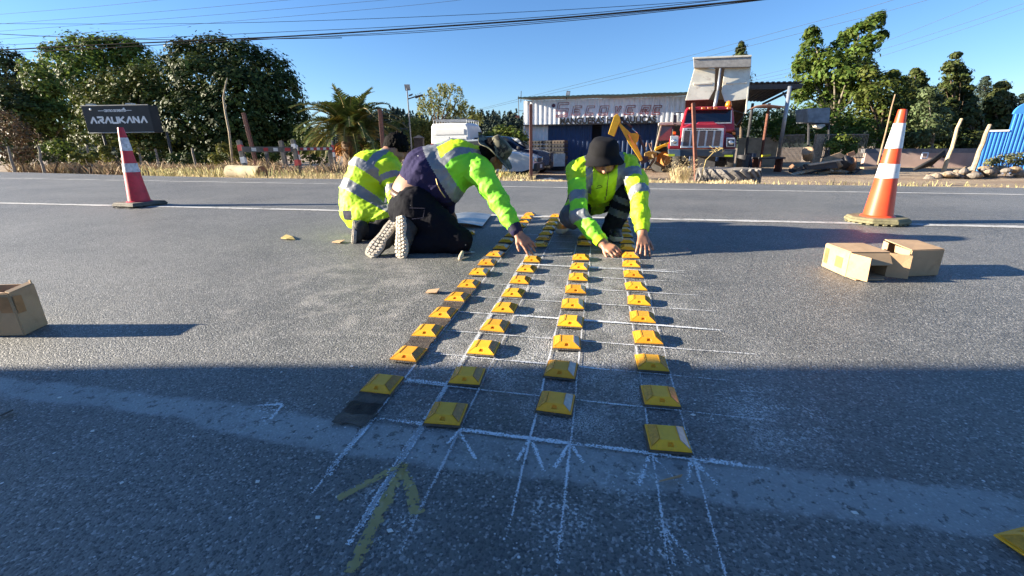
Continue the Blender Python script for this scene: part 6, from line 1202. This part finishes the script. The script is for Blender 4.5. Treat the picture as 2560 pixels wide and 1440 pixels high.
L_DARK = LM('dark laurel leaves', (.042, .064, .016), .22, .15, .6); L_MID = LM('mid green leaves', (.095, .145, .028), .35, .4); L_LITE = LM('light green leaves', (.11, .15, .03), .35, .28); L_YEL = LM('yellow green leaves', (.15, .155, .035), .3, .3); L_CON = LM('conifer needles', (.055, .072, .020), .4, .15); L_DRY = LM('brown dry leaves', (.14, .095, .05), .4, .1); L_SILV = LM('grey green leaves', (.085, .115, .05), .3, .2); L_POP = LM('poplar leaves', (.034, .052, .020), .4, .2); L_WIL = LM('willow leaves', (.155, .165, .045), .3, .35)
BARK = M('brown bark', (.10, .07, .045), .9, var=.3, vs=10, bump=.5, bs=30); BARKG = M('grey bark', (.17, .145, .11), .9, var=.3, vs=10, bump=.5, bs=30)
def pxclumps(lst, Z, dzr=1.0, seed=0, squash=.85):
    rr = random.Random(seed); out = []
    for q in lst:
        px_, py_, r_ = q[:3]; dz = q[3] if len(q) > 3 else rr.uniform(-dzr, dzr); Zc = Z+dz; c = P(px_, py_, Zc); r = r_*Zc/F_PX; out.append((tuple(c), (r, r, r*squash)))
    return out
def tree(name, label, cat, bpx, Z, clumps, mat, per=26, size=.13, bark=None, tr=.2, sub=.28, group=None, droop=0, up_=.5, limbs=True, leafparent='crown', flat=1.0, shell=.62):
    b = GZ(bpx, Z); t = T(name, label, cat, b, group); V, Q = leafmesh(*clumpleaves(clumps, per, size, sub, droop, flat, up_, shell)); npmesh(leafparent, V, Q, mat, t)
    if limbs:
        mb = MB(); cs = [Vector(c) for c, r in clumps]; top = sum(cs, Vector())/len(cs); m1 = b+(top-b)*.45+Vector((.1, 0, 0)); mb.tube([b-UP*.3, b+(m1-b)*.5, m1, top], [tr*1.25, tr, tr*.75, tr*.4], 8)
        for c in cs: mb.tube([m1, m1+(c-m1)*.5+UP*.15*(c-m1).length*.3, c], [tr*.45, tr*.3, tr*.1], 5)
        mb.build('trunk' if leafparent == 'crown' else 'stems', bark or BARK, t, smooth=True)
    return t
def bush(name, label, px_, Z, lst, mat, per=30, size=.08, cat='bush', group=None, sub=.3, tr=.03): return tree(name, label, cat, px_, Z, pxclumps(lst, Z, .3, px_), mat, per, size, BARK, tr, sub, group, leafparent='foliage')
# left hand trees
tree('poplar', 'slender dark poplar at the far left edge', 'tree', 60, 42, pxclumps([(10, 150, 26), (18, 190, 28), (30, 230, 30), (42, 270, 30), (52, 310, 30), (62, 350, 28), (45, 160, 20), (52, 200, 22), (60, 240, 22)], 42, .5, 1, 1.5), L_POP, 14, .16, BARKG, .22, .3)
tree('dark_conifer', 'dark spreading conifer low at the left edge', 'tree', 40, 30, pxclumps([(10, 235, 40), (55, 250, 40), (10, 260, 48), (60, 290, 52), (20, 330, 60), (80, 340, 55), (-40, 300, 60)], 30, .8, 2), L_CON, 20, .15, BARK, .25)
tree('broad_tree', 'tall sunlit green tree behind the billboard', 'tree', 250, 36, pxclumps([(150, 150, 40), (205, 135, 46), (260, 135, 44), (310, 130, 40), (345, 150, 42), (160, 210, 55), (230, 200, 60), (300, 200, 60), (360, 200, 45), (200, 270, 60), (280, 280, 60)], 36, 1.6, 3), L_MID, 17, .17, BARK, .3)
tree('broad_tree', 'smaller pale green tree left of the billboard', 'tree', 120, 31, pxclumps([(85, 180, 30), (110, 215, 40), (140, 250, 45), (120, 300, 48), (165, 310, 48), (100, 260, 36), (150, 360, 42)], 31, .9, 4), L_LITE, 20, .15, BARKG, .2)
tree('laurel_tree', 'huge dense dark round tree with glossy leaves left of the palm', 'tree', 560, 25, pxclumps([(470, 150, 50), (540, 140, 52), (610, 160, 56), (670, 190, 60), (700, 240, 60), (440, 210, 62), (520, 215, 80, -1.5), (610, 245, 85, -1.5), (690, 300, 72), (420, 290, 70), (500, 310, 85, -1.8), (600, 330, 85, -1.6), (680, 360, 70), (440, 360, 60), (540, 390, 60, -1.6), (735, 290, 36), (725, 350, 42), (640, 390, 55), (480, 395, 50)], 25, .7, 5), L_DARK, 34, .125, BARK, .3, .2)
tree('laurel_tree', 'yellow tinged dense tree leaning out above the billboard', 'tree', 330, 23.5, pxclumps([(225, 245, 36), (270, 225, 40), (320, 210, 40), (360, 195, 34), (260, 290, 50), (320, 270, 56), (380, 250, 46), (370, 320, 55), (300, 340, 55), (240, 340, 45), (400, 380, 40), (340, 385, 40)], 23.5, .6, 6), LM('olive laurel leaves', (.085, .105, .022), .35, .15, .6), 34, .11, BARK, .25, .22)
for k, (px_, Z, lst, mt, lb) in enumerate([(30, 18, [(15, 300, 26), (45, 330, 30), (10, 350, 32), (70, 350, 26)], L_DRY, 'brown leaved bush at the left edge above the dry weeds'), (120, 17, [(120, 375, 20), (150, 370, 22), (170, 390, 20)], L_LITE, 'pale green bush in front of the dark gap left of the billboard'), (215, 15, [(190, 395, 13), (215, 400, 14), (232, 392, 11)], L_YEL, 'small yellow flowering bush under the billboard'), (290, 16, [(270, 395, 14), (262, 375, 12), (330, 372, 20)], L_YEL, 'yellow green weeds beside the billboard leg'), (575, 15, [(560, 375, 16), (585, 380, 18), (540, 400, 16), (600, 395, 14)], L_YEL, 'pale shrub at the foot of the dead trunk'), (925, 16, [(905, 370, 20), (930, 385, 24), (895, 395, 20), (945, 365, 14)], L_YEL, 'yellow leaved shrub right of the palm trunk'), (50, 17, [(-5, 380, 22), (40, 392, 24), (75, 385, 20)], L_DRY, 'low brown brambles at the left edge')]):
    bush('shrub', lb, px_, Z, lst, mt, 34, .06)
for px_, Z, lst, lb in ((100, 21, [(0, 400, 24), (40, 392, 26), (85, 398, 26), (130, 395, 26), (170, 402, 24)], 'low dark scrub behind the wire fence at the left'), (290, 20.5, [(210, 400, 24), (250, 396, 24), (300, 402, 24), (345, 398, 24), (390, 402, 24)], 'low dark scrub behind the billboard legs'), (520, 19, [(440, 402, 20), (480, 398, 22), (530, 402, 22), (580, 398, 22), (630, 402, 22), (680, 400, 22)], 'low dark scrub under the huge round tree')):
    bush('scrub', lb, px_, Z, lst, L_DARK, 26, .08)
# palm
ZPm = 16.5; pb = GZ(885, ZPm); pm = T('palm', 'palm with arching fronds and an orange fruiting skirt behind the barrier', 'palm tree', pb); hub = P(873, 340, ZPm); hub = Vector((pb.x, pb.y, hub.z))
mb = MB(); mb.lathe([(.30, -.2), (.34, .2), (.36, .6), (.40, hub.z-pb.z-.25), (.30, hub.z-pb.z), (.05, hub.z-pb.z+.15)], pb, UP, 20, warp=lambda p, r, h, a: p+(p-pb).normalized()*.05*math.sin(h*30+a*3)); mb.build('trunk', M('palm trunk', (.16, .10, .055), .9, var=.4, vs=10, bump=.6, bs=20), pm)
PALM = LM('palm leaflets', (.085, .115, .03), .3, .15, .5); PALY = LM('yellowing leaflets', (.20, .17, .035), .3, .2, .5); rr = random.Random(4)
for k in range(62):
    az = 2*math.pi*k*.618; el = math.radians(78-66*(k/62)**.8+rr.uniform(-7, 7)); Lf_ = rr.uniform(1.95, 2.55)*(.62+.28*min(1, k/12)); d = Vector((math.cos(az)*math.cos(el), math.sin(az)*math.cos(el), math.sin(el))); pts = []; p = hub+UP*.05+d*.1; n_ = 22
    for i in range(n_+1):
        pts.append(p.copy()); d = (d-UP*(.030+.060*(i/n_)**1.2)*(1.0+.5*math.cos(el))).normalized(); p = p+d*Lf_/n_
    Vv, Fv = [], []
    for i in range(2, n_+1):
        t_ = (pts[i]-pts[i-1]).normalized(); sd = t_.cross(UP); sd = sd.normalized() if sd.length > .05 else Vector((1, 0, 0)); nn_ = sd.cross(t_); f = i/n_; LL = .48*math.sin(min(1, f*1.15+.12)*2.9)+.10
        for sub_ in (0, .5):
            q = pts[i-1]+(pts[i]-pts[i-1])*sub_
            for sg in (-1, 1):
                ld = (sd*sg*.85+t_*.55+nn_*.38+Vector((rr.uniform(-.1, .1), rr.uniform(-.1, .1), rr.uniform(-.12, .05)))).normalized(); w_ = t_*.022; tip = q+ld*LL*rr.uniform(.8, 1.05)-UP*.07*LL; m_ = q+ld*LL*.55; b0 = len(Vv); Vv += [tuple(q-w_), tuple(q+w_), tuple(m_+w_*1.2), tuple(tip)]; Fv.append((b0, b0+1, b0+2, b0+3))
    fo_ = npmesh('frond', Vv, Fv, PALY if rr.random() < .15 else PALM, pm); mb = MB(); mb.tube(pts, [.028*(1-.8*i/n_)+.005 for i in range(n_+1)], 5); mb.build('rib', M('palm rib', (.34, .27, .10), .6), fo_)
mb = MB()
for k in range(60): a = rr.uniform(0, 6.28); q = hub-UP*rr.uniform(.15, .5)+Vector((math.cos(a), math.sin(a), 0))*.3; mb.tube([q, q+Vector((math.cos(a)*.25, math.sin(a)*.25, -.12)), q+Vector((math.cos(a)*.38, math.sin(a)*.38, -rr.uniform(.25, .5)))], .012, 4)
mb.build('fruit_stalks', M('orange fruit stalks', (.46, .19, .03), .7), pm)
# trees behind van and workshop
def willow(label, px_, Z, lst, seed, dens=1.0):
    b = GZ(px_, Z); t = T('willow_tree', label, 'tree', b, 'willows behind the van'); rg = np.random.default_rng(seed); Cs, Ns, Ss = [], [], []
    cl = pxclumps(lst, Z, 1.2, seed)
    for c, r in cl:
        for s_ in range(int(30*dens)):
            d = rg.normal(size=3); d /= np.linalg.norm(d); d[2] = abs(d[2])*.6; st_ = np.array(c)+d*np.array(r); n_ = int(18+rg.random()*16); ln = r[0]*(.5+rg.random()*.9); f = np.linspace(0, 1, n_); pth = st_+np.outer(f, d*np.array([.25, .25, 0])*r[0])-np.outer(f**1.3, [0, 0, ln]); Cs.append(pth+rg.normal(size=(n_, 3))*.09); nn = rg.normal(size=(n_, 3)); nn[:, 2] *= .5; Ns.append(nn); Ss.append(.075+.06*rg.random(n_))
    V, Q = leafmesh(np.concatenate(Cs), np.concatenate(Ns), np.concatenate(Ss), .35); npmesh('crown', V, Q, L_WIL, t); mb = MB(); m1 = b+UP*2.2
    mb.tube([b-UP*.2, m1], [.2, .14], 7)
    for c, r in cl: c = Vector(c); mb.tube([m1, (m1+c)/2+UP*.3, c], [.07, .045, .02], 5)
    mb.build('trunk', BARK, t, smooth=True)
willow('thin yellowish willow behind the white van', 1100, 32, [(1075, 240, 24), (1100, 222, 24), (1065, 270, 26), (1095, 262, 30), (1130, 225, 22), (1140, 260, 26), (1120, 280, 26), (1165, 275, 22), (1185, 292, 18)], 1, .42); willow('fuller low willow left of the white van', 1025, 26, [(1000, 318, 24), (1030, 310, 26), (1055, 315, 24), (1020, 345, 26), (1050, 350, 26), (985, 345, 20), (1075, 330, 20)], 2, 1.9)
bush('hedge_bush', 'light green bushes between the van and the workshop', 1275, 24, [(1225, 348, 18), (1250, 335, 22), (1280, 340, 24), (1300, 352, 22), (1265, 365, 24), (1235, 370, 18)], L_LITE, 26, .10); bush('hedge_bush', 'dark low bush behind the barrier, left of the palm', 790, 19, [(770, 340, 30), (800, 360, 28), (745, 380, 30), (800, 395, 26), (840, 385, 26)], L_DARK, 26, .10)
# right hand trees
tree('maple_tree', 'tall ragged tree with two tops right of the shed roof', 'tree', 2070, 27, pxclumps([(2028, 85, 16), (2030, 115, 24), (2018, 150, 30), (2060, 150, 26), (2095, 125, 26), (2120, 95, 22), (2150, 80, 24), (2185, 60, 20), (2195, 45, 14), (2205, 90, 12), (2170, 115, 26), (2140, 140, 34), (2085, 180, 42), (2030, 195, 42), (2000, 170, 18), (2120, 195, 40), (2160, 170, 22), (2040, 240, 45), (2100, 245, 45), (2000, 230, 26), (2150, 235, 34)], 27, 1.0, 11), L_MID, 24, .15, BARKG, .22, .30)
tree('broad_tree', 'yellow green sunlit tree right of the ragged tall tree', 'tree', 2190, 25, pxclumps([(2170, 185, 22), (2190, 205, 26), (2230, 190, 14), (2210, 230, 32), (2165, 235, 30), (2190, 270, 40), (2230, 265, 30), (2150, 290, 36), (2215, 310, 36), (2245, 215, 26), (2255, 250, 34), (2260, 300, 38)], 25, .8, 12), LM('yellowish green leaves', (.080, .105, .022), .35, .25), 24, .13, BARK, .18)  # yellowish green leaf tone
def conifer(label, bpx, Z, ytop, ybot, wpx, mat, seed, name='conifer', cat='tree'):
    lst = []; rr = random.Random(seed); n_ = 15
    for i in range(n_):
        f = (i+.4)/n_; y_ = ytop+(ybot-ytop)*f; wv = wpx*(.03+.97*f**.85); m = 1+int(wv/16)
        for j in range(m): lst.append((bpx+(j-(m-1)/2)*wv*1.7/max(1, m)+rr.uniform(-5, 5), y_+rr.uniform(-6, 6), max(4, wv*1.05/max(1, m)+3)))
    return tree(name, label, cat, bpx, Z, pxclumps(lst, Z, .9, seed, .75), mat, 22, .13, BARK, .11, .3, 'conifers on the right', up_=.2, flat=.7)
conifer('dark conifer left of the tallest conifer', 2290, 31, 172, 370, 80, L_CON, 21); conifer('tallest dark conifer, pointed top, behind the orange cone', 2385, 30, 138, 380, 96, L_CON, 22); conifer('blue grey distant conifer between the two right groups', 2460, 60, 190, 330, 34, LM('bluish needles', (.030, .045, .030), .3, .05), 23); conifer('second blue grey distant conifer near the right edge', 2500, 62, 200, 330, 30, MATS['bluish needles'], 24)
conifer('rounded olive conifer above the blue building', 2500, 28, 205, 380, 78, LM('olive needles', (.050, .062, .020), .35, .1), 25); conifer('low olive conifer left of the blue building', 2425, 26, 255, 385, 56, MATS['olive needles'], 26); conifer('blue grey distant conifer at the right edge', 2555, 60, 235, 340, 34, MATS['bluish needles'], 27)
tree('birch_tree', 'pale grey green young tree behind the leaning pole', 'tree', 2330, 22, pxclumps([(2320, 235, 18), (2335, 255, 22), (2310, 275, 24), (2345, 290, 26), (2315, 310, 28), (2340, 335, 28), (2305, 345, 22)], 22, .5, 13), L_SILV, 30, .10, BARKG, .08)
bush('vine_mass', 'dense vines climbing behind the water tank', 2050, 24, [(1990, 320, 30), (2030, 290, 34), (2080, 300, 38), (2120, 320, 36), (1960, 335, 26), (2000, 350, 28), (2110, 350, 30), (2160, 330, 36), (2150, 365, 30), (2200, 350, 34), (2060, 345, 34)], L_MID, 24, .11); bush('vine_mass', 'light green vine growing through the bar fence', 2110, 19.4, [(2080, 362, 14), (2105, 352, 17), (2130, 360, 16), (2095, 378, 15), (2125, 378, 14)], L_LITE, 45, .07); bush('vine_mass', 'dark shrubs behind the rusty sheet under the shed roof', 1900, 27, [(1880, 300, 26), (1920, 300, 28), (1950, 315, 26), (1890, 330, 26), (1925, 335, 24)], L_MID, 24, .11)
bush('hedge_bush', 'dark undergrowth behind the low pink wall', 2330, 24.5, [(2240, 355, 34), (2290, 350, 36), (2350, 350, 36), (2410, 355, 34), (2455, 350, 30)], L_CON, 24, .12)
bush('hedge_bush', 'green belt of bushy growth between the yellow green tree and the tallest conifer', 2270, 28, [(2225, 320, 30), (2255, 290, 32), (2290, 300, 34), (2330, 310, 34), (2370, 320, 34), (2420, 320, 32), (2450, 335, 30), (2305, 262, 22)], L_MID, 24, .12)
bush('grass_tuft_bush', 'feathery green weeds before the blue building', 2520, 15.8, [(2480, 408, 14), (2510, 402, 18), (2540, 398, 18), (2555, 410, 14)], LM('sage weeds', (.16, .17, .08), .3, .2), 45, .05)
tree('conifer_tip', 'conifer top peeping over the raised truck bed', 'tree', 1850, 45, pxclumps([(1853, 112, 6), (1852, 122, 10), (1850, 136, 14), (1848, 155, 18), (1850, 180, 22), (1850, 215, 28)], 45, .3, 14, 1.1), L_CON, 18, .15, BARK, .15); 
# far wooded ridges
def ridge(label, pts, Z, mat, seed, trees):
    V, Fq = [], []; q = [P(a, b, Z) for a, b in pts]
    for i, p in enumerate(q): b = Vector((p.x, p.y, -3)); V += [tuple(b-HEAD*Z*.12), tuple(p), tuple(p+HEAD*Z*.5-UP*p.z*1.2)]
    for i in range(len(q)-1):
        for j in (0, 1): Fq.append((3*i+j, 3*i+3+j, 3*i+4+j, 3*i+1+j))
    o = npmesh('hills', V, Fq, mat); setp(o, label, None, None, 'structure'); rg = random.Random(seed); Cs, Ns, Ss = [], [], []
    for k in range(trees):
        f = rg.random()*(len(q)-1); i = int(f); u = f-i; top = q[i]+(q[i+1]-q[i])*u; v = rg.random()**.7; base = Vector((top.x, top.y, -3))-HEAD*Z*.12; p = base+(top-base)*(.35+.65*v); h = Z*.022*rg.uniform(.6, 1.2)
        for j in range(26): g = j/26; a = rg.random()*6.28; r_ = h*.26*(1-g)+h*.02; Cs.append((p.x+math.cos(a)*r_, p.y+math.sin(a)*r_, p.z+h*g)); Ns.append((math.cos(a), math.sin(a), .7)); Ss.append(h*.13)
    V, Q = leafmesh(np.array(Cs), np.array(Ns), np.array(Ss)); setp(npmesh('far_forest', V, Q, M('far forest', (.030, .050, .034), .8, isl=.3)), label.replace('ridge', 'forest').replace('hill', 'forest'), 'forest', None, 'stuff')
HILL = M('wooded hill', (.035, .052, .03), .9, var=.3, vs=.05)
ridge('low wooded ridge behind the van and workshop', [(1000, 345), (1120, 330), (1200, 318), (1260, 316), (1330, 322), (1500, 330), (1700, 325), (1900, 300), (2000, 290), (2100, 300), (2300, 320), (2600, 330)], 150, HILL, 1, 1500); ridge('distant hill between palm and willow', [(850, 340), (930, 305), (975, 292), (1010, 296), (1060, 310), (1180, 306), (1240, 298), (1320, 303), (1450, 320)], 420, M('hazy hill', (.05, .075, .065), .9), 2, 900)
ridge('low wooded ridge behind the left hand trees', [(-500, 300), (-200, 310), (0, 320), (300, 330), (700, 345), (900, 350)], 120, HILL, 3, 700)
# ------------------------------------------------------------------ dry grass
def grass(name, label, n, xr, tr, h, dens, mat, seed, wid=.006, lean=.5, heads=.3, kind='stuff'):
    rg = np.random.default_rng(seed); V, Fq = [], []; cnt = 0
    while cnt < n:
        x = rg.uniform(*xr); t_ = rg.uniform(*tr); y = interp(x, EDGE)+t_; 
        if rg.random() > dens(x, t_): cnt += .2; continue
        z = ground_z(x, y)-.01; hh = h(x, t_)*rg.uniform(.45, 1.15); a = rg.uniform(0, 6.28); l_ = lean*rg.random()*hh; dx, dy = math.cos(a)*l_, math.sin(a)*l_; w_ = wid*rg.uniform(.7, 1.6); ca, sa = math.cos(a+1.57)*w_, math.sin(a+1.57)*w_; b = len(V)
        V += [(x-ca, y-sa, z), (x+ca, y+sa, z), (x+dx*.4+ca*.8, y+dy*.4+sa*.8, z+hh*.6), (x+dx, y+dy, z+hh)]; Fq.append((b, b+1, b+2, b+3)); cnt += 1
        if rg.random() < heads:
            for s_ in range(3): q = .6+.13*s_; hx, hy, hz = x+dx*q, y+dy*q, z+hh*q; a2 = rg.uniform(0, 6.28); b = len(V); e = hh*.16; V += [(hx, hy, hz), (hx+math.cos(a2)*e*.5+ca, hy+math.sin(a2)*e*.5+sa, hz+e*.4), (hx+math.cos(a2)*e, hy+math.sin(a2)*e, hz+e), (hx+math.cos(a2)*e*.5-ca, hy+math.sin(a2)*e*.5-sa, hz+e*.6)]; Fq.append((b, b+1, b+2, b+3))
    return setp(npmesh(name, V, Fq, mat), label, 'grass', None, kind)
STRAW = LM('straw', (.58, .48, .28), .35, .25, .7); STRAWG = LM('greenish straw', (.42, .38, .18), .35, .25, .7); BRWN = LM('brown weed', (.33, .25, .15), .4, .1, .8)
nz = lambda x, t_, s=.9: .5+.5*noise.noise(Vector((x*s, t_*s*2, 7)))
grass('dry_grass', 'tall straw coloured grass along the left verge', 15000, (-13, -1.75), (.5, 3.6), lambda x, t_: (.06+.08*nz(x, t_, 2) if t_ < 1.5 else .10+.22*nz(x, t_)), lambda x, t_: max(.04, min(1, (t_-.3)*.9))*(.25 if x < -9.0 and t_ < 1.7 else 1)*max(.05, 2.6*nz(x, t_, .8)-.75), STRAW, 1); grass('dry_grass', 'greenish straw and weeds mixed into the left verge', 5000, (-14, -2), (1.0, 4.2), lambda x, t_: .12+.30*nz(x, t_, .6), lambda x, t_: .3+nz(x, t_, .5), STRAWG, 2, .008); grass('dry_weeds', 'brown dead weeds at the back of the left verge', 9000, (-24, -5), (2.2, 5.0), lambda x, t_: .25+.5*nz(x, t_, .5), lambda x, t_: .2+nz(x, t_, .4), BRWN, 3, .007, .8, .8)
grass('dry_grass', 'thin low straw along the kerb before the workshop yard', 3600, (-2, 2.6), (.15, 1.0), lambda x, t_: .025+(.03 if x < -.2 else .10)*nz(x, t_, 2), lambda x, t_: max(.08, 1-abs(t_-.45)*1.8)*(.2+nz(x, t_, 1.6)), STRAW, 4, .005); grass('dry_grass', 'sparse straw on the right hand verge', 1500, (2.5, 14), (.2, 2.6), lambda x, t_: .04+.09*nz(x, t_, 1.4), lambda x, t_: .5*nz(x, t_, 1.2), STRAWG, 5, .005)
# big dry tuft in front of the truck
tp = GZ(1705, 11.2); rg = random.Random(9); V, Fq = [], []
for k in range(420):
    a = rg.uniform(0, 6.28); r0_ = rg.uniform(0, .22); b0 = tp+Vector((math.cos(a)*r0_, math.sin(a)*r0_, -.02)); hh = rg.uniform(.25, .78); sp_ = rg.uniform(.05, .62)*hh; a2 = a+rg.uniform(-.6, .6); d = Vector((math.cos(a2)*sp_, math.sin(a2)*sp_, hh)); w_ = Vector((math.cos(a2+1.57), math.sin(a2+1.57), 0))*.006; b = len(V); m_ = b0+d*.55+UP*hh*.08; V += [tuple(b0-w_), tuple(b0+w_), tuple(m_+w_*.8), tuple(m_-w_*.8), tuple(b0+d)]; Fq += [(b, b+1, b+2, b+3), (b+3, b+2, b+4, b+4)]
    for s_ in range(3):
        q = b0+d*rg.uniform(.5, .95); e = Vector((rg.uniform(-1, 1), rg.uniform(-1, 1), rg.uniform(.2, 1)))*.06; b = len(V); V += [tuple(q), tuple(q+e*.5+w_), tuple(q+e), tuple(q+e*.5-w_)]; Fq.append((b, b+1, b+2, b+3))
Fq = [f if f[2] != f[3] else (f[0], f[1], f[2], f[0]) for f in Fq]; tris = [f for f in Fq if len(set(f)) == 3]; Fq = [f for f in Fq if len(set(f)) == 4]
setp(npmesh('grass_tuft', V, Fq, STRAW, None, tuple(tp)), 'big straw coloured grass tuft beside the lying tractor tyre', 'grass tuft')
sp_ = GZ(1755, 11.3); mb = MB(); mb.tube([P(1755, 424, 11.3)-UP*.2, P(1765, 400, 11.3), P(1785, 380, 11.3), P(1802, 374, 11.3)], [.012, .011, .009, .006], 5)
for k in range(26): q = P(1780+rg.uniform(0, 28), 377+rg.uniform(-7, 4), 11.3+rg.uniform(-.08, .08)); mb.tube([q, q+Vector((rg.uniform(-.09, .09), rg.uniform(-.05, .05), rg.uniform(-.02, .06)))], .006, 4)
setp(mb.build('weed_stalk', M('straw stalk', (.45, .34, .14), .8), None, org=sp_), 'dry weed stalk bending across the truck bumper', 'weed')
